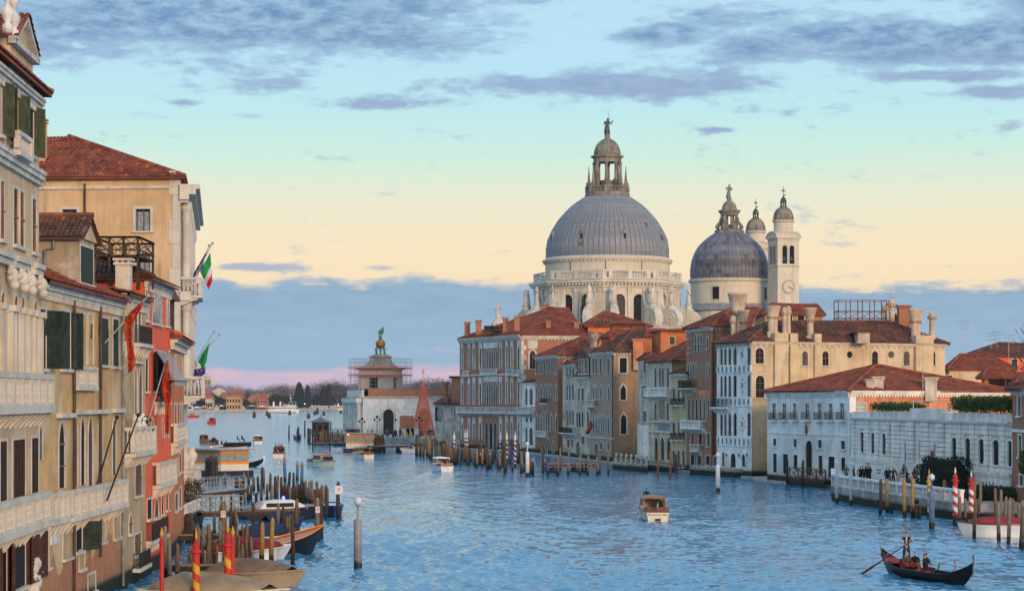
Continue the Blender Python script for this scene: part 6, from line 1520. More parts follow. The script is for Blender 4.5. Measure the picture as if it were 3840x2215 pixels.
for x0,y0,x1,y1,kd,pn in ((922,575,968,800,'r','glass_warm'),(878,935,905,1060,'a','plaster_tan'),(918,1065,962,1205,'r','glass_warm')): window(f,R0,rl(ZB,x0,y0,x1,y1),kd,'stone',.12,pane=pn,mull=(1,1),bars='wood_red')
balcony(f,R0,f.px(*ZB(905,1250))[0],f.px(*ZB(985,1250))[0],f.px(*ZB(950,1280))[1],.35,.8,'stone',iron=True,corbels=False)
zc3 = f.px(*ZN(160,165))[1]; b.body('plaster_tan',zc3,'plaster_tan',z0=-.8); cornice(f,R0,zc3-.45,.5,.28,'stone',step=.3,dsz=.16,a0=0)
zr = zc3+.05; roof(R0,[[f.pt(-.2,zr,.45),f.pt(f.L+.1,zr,.45),f.pt(f.L+.1,zr+1.1,-5),f.pt(-.2,zr+1.1,-5)],[f.pt(f.L+.1,zr,-11),f.pt(-.2,zr,-11),f.pt(-.2,zr+1.1,-5),f.pt(f.L+.1,zr+1.1,-5)]])
q = P(*ZM(845,700),113.5); chimney(R0,(q.x,q.y,0),q.z-.8,ZA(ZM(0,490)[1],113.5),'box',.75,'plaster_grey')
planter(R0,f,f.L*.3,f.L-.1,zb_+1.1,.3,.6,90,'hedge','balcony_plants')
for a in (1.0,2.6,4.2):
    if a < f.L: mb = MB(); mb.lathe([(.16,0),(.2,.1),(.12,.25),(.2,.4),(.16,.55),(.04,.7)],f.pt(a,zb_+1.35,.5),9); mb.build('stone_bust','stone_grey',R0)

# ---- red house
b = Bld('red_palazzo','vivid red plaster house with sheeted windows, grey awning and white balcony',(545.5,121.1),(638,132.5),(-900,108),'house')
b.C = b.B+Vector((-12,2,0)); b.D = b.A+Vector((-12,2,0)); b.s = Wall(b.B,b.C); f = b.f; R0 = b.root
for x0,y0,x1,y1 in ((318,122,404,398),(258,92,282,365),(444,165,466,415)):
    r = rl(ZN,x0,y0,x1,y1); w_ = window(f,R0,r,'r','stone_clean',.12,pane='plastic_sheet',depth=.12)
    mb = MB(); n2 = 14
    for i in range(n2):
        a0,a1 = r[0]+(r[1]-r[0])*i/n2,r[0]+(r[1]-r[0])*(i+1)/n2
        mb.q([f.pt(a0,r[2],.02+.06*random.random()),f.pt(a1,r[2],.02+.06*random.random()),f.pt(a1,r[3],.02+.06*random.random()),f.pt(a0,r[3],.02+.06*random.random())])
    mb.build('plastic_sheet','plastic_sheet',w_)
window(f,R0,rl(ZN,338,655,432,1005),'r','stone',.1,pane='dark',shut=('shutter_green',10,'l'),shw=1.1); window(f,R0,rl(ZN,254,675,278,1010),'r','stone',.1,pane='shutter_green')
q0,q1 = f.px(*ZN(338,1095))[0],f.px(*ZN(432,1095))[0]; zq = f.px(*ZN(385,1105))[1]; balcony(f,R0,q0,q1,zq,.35,.9,'stone',iron=True); planter(R0,f,q0,q1,zq+.4,.1,.4,160,'hedge','balcony_plants')
for x0,x1 in ((265,285),(310,326),(408,424),(450,465)): window(f,R0,rl(ZN,x0,1262,x1,1440),'a','stone_clean',.12,sill=False)
for x0,y0,x1,y1 in ((1055,830,1082,950),(1102,800,1116,930),(1132,770,1148,900)): window(f,R0,rl(ZB,x0,y0,x1,y1),'a','stone',.1,pane='glass_warm')
for x0,y0,x1,y1 in ((1003,830,1035,960),(1060,600,1085,690)): window(f,R0,rl(ZB,x0,y0,x1,y1),'r','stone',.1,pane='glass_warm')
zb_ = f.px(*ZB(1110,715))[1]; balcony(f,R0,f.px(*ZB(1040,650))[0],f.L-.1,zb_,.4,1.3,'stone_clean',gap=.26,piers=4)
zb_ = f.px(*ZB(1060,1085))[1]; balcony(f,R0,.2,f.px(*ZB(1110,1000))[0],zb_,.35,1.0,'stone',iron=True)
zc4 = f.px(*ZN(380,45))[1]; b.body('plaster_red',zc4,'plaster_red',z0=-.8); cornice(f,R0,zc4-.4,.45,.25,'stone',step=.28,dsz=.15)
zr = zc4+.05; roof(R0,[[f.pt(-.3,zr,.5),f.pt(f.L+.3,zr,.5),f.pt(f.L-2,zr+2.6,-5.5),f.pt(2,zr+2.6,-5.5)],[f.pt(-.3,zr,-12),f.pt(-.3,zr,.5),f.pt(2,zr+2.6,-5.5)]],'tile_dark')
aw = thing('awning','grey striped canvas awning propped out from the vivid red house','awning',f.pt(q0,zq,.2)); z_a = f.px(*ZN(380,650))[1]; mb = MB(); nS = 16
for i in range(nS):
    a0,a1 = q0+(q1-q0)*1.3*i/nS,q0+(q1-q0)*1.3*(i+1)/nS; e_ = .03*(i % 2)
    mb.q([f.pt(a0,z_a+e_,.1),f.pt(a1,z_a+e_,.1),f.pt(a1,z_a-1.7+e_,1.15),f.pt(a0,z_a-1.7+e_,1.15)]); mb.q([f.pt(a0,z_a-1.7+e_,1.15),f.pt(a1,z_a-1.7+e_,1.15),f.pt(a1,z_a-2.0,1.17),f.pt(a0,z_a-2.0,1.17)])
mb.build('canvas','awning',aw); mb = MB()
for a in (q0+.05,q0+(q1-q0)*1.3-.05): mb.tube([f.pt(a,z_a-1.7,.08),f.pt(a,z_a-1.72,1.15)],.03,5); 
mb.tube([f.pt(q0,z_a-1.7,1.15),f.pt(q0+(q1-q0)*1.3,z_a-1.7,1.15)],.035,5); mb.build('awning_frame','iron',aw)

# ---- orange-brown low house
b = Bld('orange_palazzo','orange-brown house with brown louvred shutters and overhanging stone cornice',(638.5,132.6),(690,150),(-900,108),'house')
b.C = b.B+Vector((-12,2,0)); b.D = b.A+Vector((-12,2,0)); b.s = Wall(b.B,b.C); f = b.f; R0 = b.root
for x0,x1 in ((520,532),(545,558),(570,582),(590,600)):
    window(f,R0,rl(ZN,x0,1130,x1,1320),'r','stone',.12,pane='shutter_brown',depth=.08); window(f,R0,rl(ZN,x0,690,x1,900),'r','stone',.12,pane='glass_warm')
for y0,y1 in ((560,660),(790,900)): window(f,R0,rl(ZB,1195,y0,1215,y1),'r','stone',.12); window(f,R0,rl(ZB,1225,y0-40,1238,y1-20),'r','stone',.12,pane='shutter_brown')
zb_ = f.px(*ZB(1215,430))[1]; balcony(f,R0,.8,f.px(*ZB(1235,380))[0],zb_,.35,1.2,'stone_clean',gap=.3)
zc5 = f.px(*ZN(560,560))[1]; b.body('plaster_orange',zc5,'plaster_orange',z0=-.8); cornice(f,R0,zc5-.5,.5,.55,'stone',step=.3,dsz=.15)
zr = zc5+.03; roof(R0,[[f.pt(-.3,zr,.7),f.pt(f.L+.3,zr,.7),f.pt(f.L-2,zr+2,-5),f.pt(2,zr+2,-5)],[f.pt(-.3,zr,-12),f.pt(-.3,zr,.7),f.pt(2,zr+2,-5)]])
mb = MB(); q = f.pt(f.L*.55,zc5,-2.2); mb.bx(q.x-1.6,q.x+1.2,q.y-1,q.y+5,zc5,ZA(ZN(0,150)[1],140)); o = mb.build('roof_turret','wood_dark',R0)
mb = MB(); zt_ = ZA(ZN(0,150)[1],140); mb.prism([(q.x-2,zt_),(q.x+1.6,zt_),(q.x+1.2,zt_+.8),(q.x-.2,zt_+1.8)],lambda a,z: (a,q.y-1.3,z),lambda a,z: (a,q.y+5.3,z)); mb.build('turret_roof','tile_dark',o)

DEPTH_SCALE[0] = 1.0
# ---- huge ochre palazzo behind, classical canal front seen edge-on
b = Bld('great_palazzo','huge plain ochre palazzo flank with red tiled hip roof and classical white canal front',(30,171),(676,170),(703,206))
b.D = b.A+Vector((-2,36,0)); f,s_ = b.f,b.s; R0 = b.root
window(f,R0,rl(ZM,926,152,1026,302),'r','stone_clean',.22,pane='glass',curtain=True,mull=(1,0),bars='wood_red',sill=True)
window(f,R0,rl(ZM,945,455,1026,600),'r','stone_clean',.22,pane='glass',curtain=True,mull=(1,0),bars='wood_red'); window(f,R0,rl(ZM,425,155,525,300),'r','stone_clean',.22,pane='glass',curtain=True,mull=(1,0),bars='wood_red')
ze = f.px(*ZT(700,1215))[1]; zs = f.px(*ZT(700,1280))[1]
for yy,hh in ((1300,5),(2000,5)): pass
levels = [(ze-1.3,'cornice'),(ZA(ZM(0,700)[1],170),'balc'),(ZA(ZM(0,1310)[1],170),'balc')]
for i in range(7):    # windows and columns of the canal front
    a = 2.4+i*(s_.L-4.8)/6
    for z0_,z1_ in ((20.3,24.2),(12.2,16.6),(3.5,7.0)): window(s_,R0,(a-.8,a+.8,z0_,z1_),'a','stone_clean',.2,pane='glass',sill=False)
    for z0_,z1_ in ((18.6,25.2),(10.4,17.4)):
        for dx in (-1.5,1.5): mb = MB(); mb.lathe([(.42,z0_),(.42,z0_+.4),(.32,z0_+.5),(.28,z1_-.8),(.42,z1_-.5),(.45,z1_)],s_.pt(a+dx,0,.45),10); mb.build('column','stone_clean',R0)
b.body('plaster_big',ze,'stone_clean',z0=-.8)
mb = MB(); f.box(mb,0,f.L-.8,zs-.12,zs+.12,-.02,.16); mb.build('string_course','stone',R0)
cornice(s_,R0,zs-1.0,1.2,1.5,'stone_clean',step=.9,dsz=.4,a0=-.4)
for z_ in (17.5,9.4): band(s_,R0,z_,.7,.8,'stone_clean',a0=-.3)
balcony(s_,R0,-.2,8,17.9,1.6,1.4,'stone_clean',gap=.3,indiv=False,piers=5); balcony(s_,R0,-.2,8,10.1,1.8,1.5,'stone_clean',gap=.3,indiv=False,piers=5)
mb = MB(); a = f.px(*ZT(582,1300))[0]; mb.tube([f.pt(a,12,.15),f.pt(a,zs+.3,.15)],.09,8); mb.build('drainpipe','pipe',R0)
for i in range(14):    # cut-stone corner strip
    mb = MB(); f.box(mb,f.L-(.9 if i % 2 else .6),f.L+.02,1+i*1.9,2.86+i*1.9,-.02,.06); mb.build('quoin','stone_clean',R0)
e0,e1 = f.pt(-.5,ze,.6),f.pt(f.L+.5,ze,.6); apx = P(258,514,179.5); ap0 = Vector((apx.x-8,apx.y,apx.z)); bk_ = s_.pt(s_.L,ze,.6)
apb = Vector((apx.x,apx.y+16,apx.z+.1))
apx,ap0 = apx,ap0
roof(R0,[[e0,e1,apx,ap0],[e1,bk_,apx]],tw=.3,tl=.5)
q = P(154,515,174); chimney(R0,(q.x,q.y,0),q.z-1.5,ZA(447,174),'box',.8,'plaster_big')
# left bank land
ground('left_bank',[(-21,60),(-20.2,92),(-20.3,112),(-20.6,121),(-20.9,132),(-22.9,150),(-26.3,170),(-31,206),(-36,240),(-60,330),(-200,900),(-400,900),(-400,60)],-2,.35,'weed_stone')
# further bank house seen only as low terraces and garden wall
gt = thing('garden_terrace','white stone balustraded garden terrace with urn-topped piers at the foot of the great palazzo','terrace',XY(690,178))
g0,g1 = XY(684,163),XY(764,179); wl = Wall(g0,g1); zt_ = ZA(1935,172)
mb = MB(); mb.prism([(g0.x-3,g0.y),(g0.x,g0.y),(g1.x,g1.y),(g1.x-5,g1.y+3)],lambda a,c: (a,c,zt_),lambda a,c: (a,c,-1)); mb.build('platform','weed_stone',gt)
mb = MB(); wl.box(mb,0,wl.L,zt_+1.0,zt_+1.2,-.25,.05); wl.box(mb,0,wl.L,zt_,zt_+.12,-.2,.03); mb.build('coping','istrian',gt)
n_ = int(wl.L/.6)
for i in range(n_): inst('baluster',bal_mesh('istrian',.88,.09),gt,wl.pt(.3+(wl.L-.6)*i/(n_-1),zt_+.12,-.1))
for (px_,yb,yt,Y) in ((690,1790,1690,185),(718,1780,1675,190)):
    c = XY(px_,Y); zt2 = ZA(yt,Y); mb = MB(); mb.bx(c.x-.75,c.x+.75,c.y-.75,c.y+.75,0,zt2-1.9); mb.bx(c.x-.9,c.x+.9,c.y-.9,c.y+.9,zt2-1.899,zt2-1.6); mb.build('pier','stone',gt)
    mb = MB(); mb.lathe([(.35,zt2-1.6),(.2,zt2-1.4),(.5,zt2-1.0),(.55,zt2-.6),(.3,zt2-.3),(.35,zt2-.2),(.08,zt2)],c,12); mb.build('urn','stone',gt,smooth=True)
vb = MB()
for i in range(700):
    c = P(*Z4(random.uniform(160,285),random.uniform(725,900)),176+random.random()*3); v = Vector((random.gauss(0,1),random.gauss(0,1),random.gauss(0,1))).normalized()*random.uniform(.2,.5); w_ = v.cross(Vector((.3,.8,.4))).normalized()*.035; vb.q([c,c+v*.5+w_,c+v,c+v*.5-w_])
for i in range(12): x = 165+i*10; vb.tube([P(*Z4(x,900),177.5),P(*Z4(x+random.uniform(-8,8),810),177.5),P(*Z4(x+random.uniform(-15,15),740),177.5)],.03,4)
tag(vb.build('bare_climber','twig',loc=XY(720,177)),'tangled bare brown climbing plant behind the white garden balustrade','plant')
# flags and flagpoles
def flag_cloth(mb,a,b,drop,n=10,wob=.12,twist=.0,m=6):
    """cloth hung from points a-b along a pole, falling by drop (vector list at a and b)"""
    a,b = Vector(a),Vector(b); ph = random.random()*6; G = []
    for i in range(n+1):
        t = i/n; top = a+(b-a)*t; d = drop[0]*(1-t)+drop[1]*t
        G.append([top+d*(j/m)+Vector((0,1,0))*wob*sin(t*9+j*.7+ph)*(j/m)+Vector((1,0,0))*wob*.5*sin(t*7+j+ph)*(j/m) for j in range(m+1)])
    return G
def add_grid(mb,G,i0,i1,j0=0,j1=None):
    j1 = j1 if j1 is not None else len(G[0])-1
    for i in range(i0,i1):
        for j in range(j0,j1): mb.q([G[i][j],G[i+1][j],G[i+1][j+1],G[i][j+1]])
def star(mb,c,r):
    mb.prism([(r*(1 if q % 2 == 0 else .42)*sin(2*pi*q/10),r*(1 if q % 2 == 0 else .42)*cos(2*pi*q/10)) for q in range(10)],lambda a,z: Vector(c)+Vector((a,-.05,z)),lambda a,z: Vector(c)+Vector((a,.0,z)))
# upper pair of flags
Yf = 178
def pole(name,label,p0,p1,r=.05,mat='metal_grey',knob=True,group=None):
    root = thing(name,label,'flagpole',p0,group); mb = MB(); mb.tube([p0,p1],[r,r*.75],8); mb.build('shaft',mat,root)
    if knob: mb = MB(); mb.ball(p1,r*2.2,8,6); mb.build('knob',mat,root)
    return root
p0,p1 = P(712,1075,Yf),P(797,912,Yf+2); pole('flagpole','angled flagpole with the tricolour on the great palazzo, upper pair',p0,p1)
r_ = thing('tricolour_flag','green white and red flag hanging from the upper angled pole','flag',p1)
def quadp(mb,pts,Y,n=6,v0=0.,v1=1.):
    a,b,c,d = [Vector((x,y)) for x,y in pts]
    def q(u,v): p = (a*(1-u)+b*u)*(1-v)+(d*(1-u)+c*u)*v; return P(p.x,p.y,Y+.15*sin(u*5+v*4))
    for i in range(n):
        for j in range(n): va,vb = v0+(v1-v0)*j/n,v0+(v1-v0)*(j+1)/n; mb.q([q(i/n,va),q((i+1)/n,va),q((i+1)/n,vb),q(i/n,vb)])
fq = (ZM(1435,448),ZM(1365,578),ZM(1424,705),ZM(1450,640))
for nm,v0,v1,mt in (('green_stripe',0,.45,'flag_green'),('white_stripe',.45,.72,'flag_white'),('red_stripe',.72,1,'flag_red')): mb = MB(); quadp(mb,fq,Yf+2,6,v0,v1); mb.build(nm,mt,r_)
p0b,p1b = P(716,1078,Yf+1.2),P(785,920,Yf+3); pole('flagpole','angled flagpole with the blue star flag on the great palazzo, upper pair',p0b,p1b)
r_ = thing('blue_flag','drooping blue star flag with red hem hanging from the upper angled pole','flag',p1b); mb = MB(); quadp(mb,(ZM(1415,430),ZM(1322,590),ZM(1308,655),ZM(1385,545)),Yf+1.6); mb.build('cloth','flag_blue',r_)
mb = MB(); quadp(mb,(ZM(1312,640),ZM(1328,622),ZM(1322,712),ZM(1310,700)),Yf+1.5,3); mb.build('hem','flag_red',r_)
mb = MB()
for x,y in ((1345,575),(1365,540),(1350,600)): star(mb,P(*ZM(x,y),Yf+1.25),.13)
mb.build('star','flag_gold',r_)
# lower pair
Yg = 185
p0,p1 = P(727,1365,Yg),P(803,1243,Yg+2); pole('flagpole','angled flagpole with the tricolour on the great palazzo, lower pair',p0,p1)
p0b,p1b = P(735,1350,Yg+2.5),P(823,1254,Yg+4); pole('flagpole','bare thin angled flagpole on the great palazzo, lower pair',p0b,p1b)
r_ = thing('tricolour_flag','wrapped green and white flag on the lower angled pole','flag',p1)
mb = MB(); quadp(mb,((738,1360),(786,1283),(774,1355),(763,1380)),Yg+.8); mb.build('green_stripe','flag_green',r_)
mb = MB(); quadp(mb,((728,1366),(740,1354),(764,1380),(728,1384)),Yg+.8); mb.build('white_stripe','flag_white',r_)
r_ = thing('blue_flag','dark blue flag with gold stars hanging under the lower angled pole','flag',p0); mb = MB(); quadp(mb,((728,1384),(771,1372),(770,1400),(722,1438)),Yg+.9); mb.build('cloth','flag_blue',r_)
mb = MB()
for x,y in ((742,1391),(756,1388),(767,1379)): star(mb,P(x,y,Yg+.55),.11)
mb.build('star','flag_gold',r_)
# banners in front of the ochre and tan houses
def banner(label,Y0,pole0,pole1,strips):
    p0,p1 = P(*pole0,Y0),P(*pole1,Y0+3); pole('flagpole',label[0],p0,p1,.045); r_ = thing('gold_red_banner',label[1],'banner',p1)
    mb = MB(); G = []
    for i,(xl,xr,y) in enumerate(strips): G.append([P(xl+(xr-xl)*j/5,y+6*sin(j*1.5),Y0+2+.1*sin(i*1.3+j*1.7)) for j in range(6)])
    add_grid(mb,G,0,len(G)-1); mb.build('cloth','banner',r_)
    mb = MB()
    for i in range(len(G)-1):
        c = (G[i][2]+G[i+1][3])/2+Vector((0,-.12,0)); mb.tube([c+Vector((.16*cos(q*.9),0,.22*sin(q*.9))) for q in range(6)],.012,4)
    mb.build('gold_scrolls','flag_gold',r_)
banner(('long pale flagpole slanting across the ochre palazzo, gold-red banner at its tip','long thin gold-red banner hanging before the tan Gothic house'),106,ZM(490,1310),ZM(1010,745),[(*[ZM(x,0)[0] for x in (960,985)],ZM(0,790)[1]),(*[ZM(x,0)[0] for x in (880,940)],ZM(0,860)[1]),(*[ZM(x,0)[0] for x in (835,905)],ZM(0,935)[1]),(*[ZM(x,0)[0] for x in (855,900)],ZM(0,1020)[1]),(*[ZM(x,0)[0] for x in (868,912)],ZM(0,1100)[1]),(*[ZM(x,0)[0] for x in (872,928)],ZM(0,1180)[1]),(*[ZM(x,0)[0] for x in (874,892)],ZM(0,1265)[1])])
banner(('slanting flagpole in front of the vivid red house, gold-red banner attached','wide gold-red banner hanging beneath the grey awning'),122,ZM(1010,1600),ZM(1152,1125),[(*[ZM(x,0)[0] for x in (1128,1150)],ZM(0,1190)[1]),(*[ZM(x,0)[0] for x in (1115,1152)],ZM(0,1280)[1]),(*[ZM(x,0)[0] for x in (1100,1158)],ZM(0,1370)[1]),(*[ZM(x,0)[0] for x in (1122,1165)],ZM(0,1460)[1]),(*[ZM(x,0)[0] for x in (1128,1160)],ZM(0,1560)[1]),(*[ZM(x,0)[0] for x in (1130,1152)],ZM(0,1680)[1])])
for (a,c) in ((ZB(620,880),ZB(798,270)),(ZB(730,838),ZB(945,255))): pole('flagpole','bare dark flagpole leaning out from the long Gothic balcony',P(*a,104),P(*c,107),.05,'iron',group='bare flagpoles on the long balcony')
# ================================================================ FAR SHORE
def ZF(x,y): return 680+x/3.945,1350+y/3.945
ground('far_shore',[XY(300,1640).xy,XY(700,1725).xy,XY(830,1745).xy,XY(1000,1800).xy,XY(1310,2040).xy,XY(1900,2300).xy,(2500,2500),(2500,4000),(-1500,4000),(-900,1640)],-2,1.5,'quay')
TREES = {}
def tree_proto(kind,var):
    random.seed(100*var+len(kind)); crown = MB(); trunk = MB(); H_ = 1.0
    if kind == 'cypress':
        trunk.tube([(0,0,0),(0,0,.3),(0,0,.8)],[.018,.015,.006],5)
        for i in range(900):
            z = .04+.96*random.random(); r = .13*min(1,(z+.05)*5)*(1-z)**.42*(.75+.5*random.random()); a = random.random()*6.28; c = Vector((r*cos(a),r*sin(a),z)); v = Vector((cos(a)*.3,sin(a)*.3,1)).normalized()*random.uniform(.03,.07); w_ = Vector((-sin(a),cos(a),0))*random.uniform(.01,.022)
            crown.q([c-w_,c+w_,c+v*.9+w_*.6,c+v-w_*.6])
    else:
        limbs = []; base = .26 if kind == 'bare' else .12
        trunk.tube([(0,0,0),(.008,0,base),(.0,.01,base+.2)],[.028,.022,.014],6)
        for i in range(11):
            a = i*2.4+random.random(); s_ = base+random.random()*.2; L_ = random.uniform(.28,.5); el_ = random.uniform(.5,1.25); e_ = Vector((cos(a)*cos(el_)*L_,sin(a)*cos(el_)*L_,s_+sin(el_)*L_)); trunk.tube([(0,0,s_),(e_*.5+Vector((0,0,s_*.3))),e_],[.013,.009,.004],4); limbs.append(e_)
        lobes = [(e_,random.uniform(.13,.22)) for e_ in limbs]+[(Vector((random.gauss(0,.1),random.gauss(0,.1),random.uniform(.55,.8))),.2) for _ in range(4)]
        n = 900 if kind == 'bare' else 1200
        for i in range(n):
            c0,r = random.choice(lobes); d = Vector((random.gauss(0,1),random.gauss(0,1),random.gauss(0,.9))).normalized(); q = random.random()**.5; c = c0+d*r*q
            if c.z > 1 or c.z < .06: continue
            if kind == 'bare': v = (d+Vector((0,0,.5))).normalized()*random.uniform(.04,.09); w_ = v.cross(Vector((random.random(),random.random(),random.random()))).normalized()*random.uniform(.003,.006)
            else: v = Vector((random.gauss(0,1),random.gauss(0,1),random.gauss(0,1))).normalized()*random.uniform(.04,.075); w_ = v.cross(Vector((random.random(),random.random(),random.random()))).normalized()*random.uniform(.018,.032)
            crown.q([c,c+v*.5+w_,c+v,c+v*.5-w_])
    cm = {'bare': 'twig','leafy': 'leaf_dark','cypress': 'cypress'}[kind]
    return crown.mesh('crown',cm),trunk.mesh('trunk','trunk')
LB = {'bare': ('bare_tree','bare winter tree with fine brown twigs on the far shore','bare winter trees on the far shore'),'leafy': ('evergreen_tree','dark round evergreen tree on the far shore','round evergreens on the far shore'),'cypress': ('cypress_tree','dark pointed cypress on the far shore beside the ferry','pointed cypresses on the far shore')}
def tree(kind,px,ytop,Y,wd=1.0,var=None):
    var = var if var is not None else random.randrange(3)
    if (kind,var) not in TREES: st = random.getstate(); TREES[(kind,var)] = tree_proto(kind,var); random.setstate(st)
    c = XY(px,Y); h = ZA(ytop,Y)-1.5; nm,lb,gp = LB[kind]; r = thing(nm,lb,'tree',(c.x,c.y,1.5),gp)
    for n_,me in zip(('crown','trunk'),TREES[(kind,var)]):
        o = bpy.data.objects.new(n_,me); COL.objects.link(o); o.parent = r
    r.scale = (h*wd,h*wd,h); r.rotation_euler = (0,0,random.random()*6.28)
for x,y in ((100,350),(180,320),(240,350),(510,345),(590,320),(650,380),(740,345),(800,400),(880,350),(940,390),(1010,415),(1060,405),(1110,420),(1180,420),(1260,325),(1330,390),(1400,380),(1440,330),(1500,320),(1570,325),(1640,360),(1760,400),(1880,310),(1960,380),(2000,330),(2040,390),(2110,270),(2160,300),(2200,255),(2260,300),(2300,290),(2350,330),(2400,340),(2450,330),(2500,330),(2560,330)):
    X_,Y_ = ZF(x,y); tree('bare',X_,Y_,1950+random.random()*250+x*.05,random.uniform(.95,1.35))
for i in range(-16,30): tree('bare',680+i*22+random.uniform(-8,8),1462+random.uniform(-6,10),2060+i*6,1.5)
for x,y in ((2620,300),(2680,320),(2760,290),(2840,320),(2900,330),(3000,320),(3080,340),(3200,330),(3330,320),(3400,300),(3460,260),(3560,240),(3650,250),(3740,240),(3820,260),(3900,250),(4000,240),(4080,250),(4150,260)): X_,Y_ = ZF(x,y); tree('bare',X_,Y_,2300+random.random()*120,1.25)
for x,y,Y in ((500,470,1790),(545,500,1785),(130,540,1770),(200,545,1775),(280,560,1770),(330,580,1772),(930,555,1830),(970,570,1835),(1340,480,1990),(1400,470,1990),(1480,480,2000),(1560,520,2000),(1620,480,2010),(1960,540,2100),(2020,470,2110),(2080,520,2110),(2160,500,2120),(2230,480,2120),(2300,470,2130),(2370,500,2140),(2440,490,2150),(2500,500,2150),(1300,520,1985),(1100,600,1890)):
    X_,Y_ = ZF(x,y); tree('leafy',X_,Y_,Y,random.uniform(.9,1.3))
for x,y in ((1745,340),(1715,400),(1868,380),(2105,395),(2175,370),(1785,430)): X_,Y_ = ZF(x,y); tree('cypress',X_,Y_,2060,1.6 if x == 1745 else 1.35)
def far_house(name,label,px0,px1,ytop,Y,mat,ridge=7.,wins=0,rows=1,depth=14.,cat='house',gable=False,roofm='far_red',z0=1.0,crenel=False):
    a,c = XY(px0,Y),XY(px1,Y); zt = ZA(ytop,Y); root = thing(name,label,cat,a); wl = Wall(a,c)
    for j in range(rows):
        for i in range(wins):
            x = wl.L*(i+.5)/wins; hh = (zt-z0-1)/rows; zb = z0+.8+j*hh+.6; window(wl,root,(x-.75,x+.75,zb,zb+hh*.55),'a' if j else 'r','far_cream',.2,pane='dark',sill=False)
    wl.face(root,mat,z0,zt); b2,d2 = a+Vector((0,depth,0)),c+Vector((0,depth,0)); solid(root,[c,d2,b2,a],z0,zt,mat)
    up = ridge; o = 1.0; A_,B_,C_,D_ = Vector((a.x-o,a.y-o,zt)),Vector((c.x+o,c.y-o,zt)),Vector((c.x+o,c.y+depth+o,zt)),Vector((a.x-o,a.y+depth+o,zt))
    if crenel:
        for i in range(7): mb = MB(); x = wl.L*(i+.2)/7; wl.box(mb,x,x+wl.L*.08,zt-.01,zt+1.0,-.6,.05); mb.build('merlon',mat,root)
        mb = MB(); mb.q([A_,B_,C_,D_]); mb.build('roof',roofm,root)
    elif gable:
        r1,r2 = (A_+B_)/2+Vector((0,0,up)),(C_+D_)/2+Vector((0,0,up)); mb = MB(); mb.q([B_,C_,r2,r1]); mb.q([D_,A_,r1,r2]); mb.build('roof','lead_old',root); mb = MB(); mb.q([A_+Vector((o,o,0)),B_+Vector((-o,o,0)),r1+Vector((0,o,-.6))]); mb.build('gable',mat,root)
    else:
        m1,m2 = (A_+D_)/2,(B_+C_)/2; k_ = min(depth/2,wl.L*.4); r1,r2 = m1+Vector((k_,0,up)),m2+Vector((-k_,0,up)); mb = MB(); mb.q([A_,B_,r2,r1]); mb.q([B_,C_,r2]); mb.q([C_,D_,r1,r2]); mb.q([D_,A_,r1]); mb.build('roof',roofm,root)
    return root
far_house('ochre_villa','glowing ochre villa with arched windows and red roof on the far shore',848,902,1486,1770,'far_ochre',2.6,5,2)
far_house('long_ochre_house','long pale ochre house with red tiled roof left of the far ochre villa',824,849,1484,1790,'far_ochre',3.0,3,2)
far_house('tall_red_house','tall red-roofed far house rising behind the ochre villa',845,912,1473,1860,'far_red',4.,6,1)
far_house('crenellated_house','square orange brick house with crenellated top on the far shore',962,1002,1491,1850,'far_red',1,3,2,crenel=True)
far_house('pink_far_house','low pinkish far house with red roof beside the crenellated house',930,968,1494,1870,'far_ochre',4.,4,1)
far_house('red_far_house','red-brown far house below the church roof',752,792,1476,1800,'far_red',4.,4,2)
far_house('small_far_house','small tan far house with brown lean-to roof near the moored tents',770,796,1494,1765,'far_cream',3.,3,1)
far_house('far_church','far church with pale gable end and dark lead roof',794,848,1464,1960,'far_cream',3.8,0,1,depth=40,cat='church',gable=True)
far_house('church_nave','dark lead-roofed far church nave beside the brick campanile',758,812,1462,1990,'far_red',3.0,0,1,depth=20,cat='church',roofm='lead_old')
for i in range(9):
    x = 955+i*22; far_house('shore_house','plain low reddish house half hidden by trees on the far shore',x,x+17,1486-random.random()*6,2010+i*12,'far_red' if i % 2 else 'far_cream',3.,3,1)['group'] = 'low houses half hidden by far trees' if False else ''
for o in list(bpy.data.objects):
    if o.get('group') == '': o['group'] = 'low houses half hidden by far trees'
# campanile
c = XY(778,2010); ct = thing('far_campanile','brick bell tower with arched belfry and small dome over the far church','bell tower',(c.x,c.y,1.5)); zf_ = lambda y: ZA(ZF(0,y)[1],2010); hw = 2.9
for i in range(4):
    q = [Vector((c.x-hw,c.y-hw,0)),Vector((c.x+hw,c.y-hw,0)),Vector((c.x+hw,c.y+hw,0)),Vector((c.x-hw,c.y+hw,0))]; wl = Wall(q[i],q[(i+1) % 4])
    if i == 0:
        for sx in (-1,1): window(wl,ct,(hw+sx*1.1-.6,hw+sx*1.1+.6,zf_(350),zf_(305)),'a','far_cream',.2,pane='dark',sill=False)
    wl.face(ct,'far_brick',1,zf_(288),'tower_wall')
MB().lathe([(hw*1.42,zf_(290)),(hw*1.6,zf_(287)),(hw*1.6,zf_(280)),(hw*1.2,zf_(278))],c,4,a0=pi/4).build('tower_cornice','far_cream',ct)
MB().lathe([(hw*.95,zf_(280)),(hw*.95,zf_(240)),(hw*1.1,zf_(238)),(hw*1.1,zf_(234)),(hw*.9,zf_(230)),(hw*.6,zf_(215)),(hw*.25,zf_(208)),(hw*.2,zf_(195)),(.1,zf_(178))],c,8).build('tower_lantern','far_cream',ct)
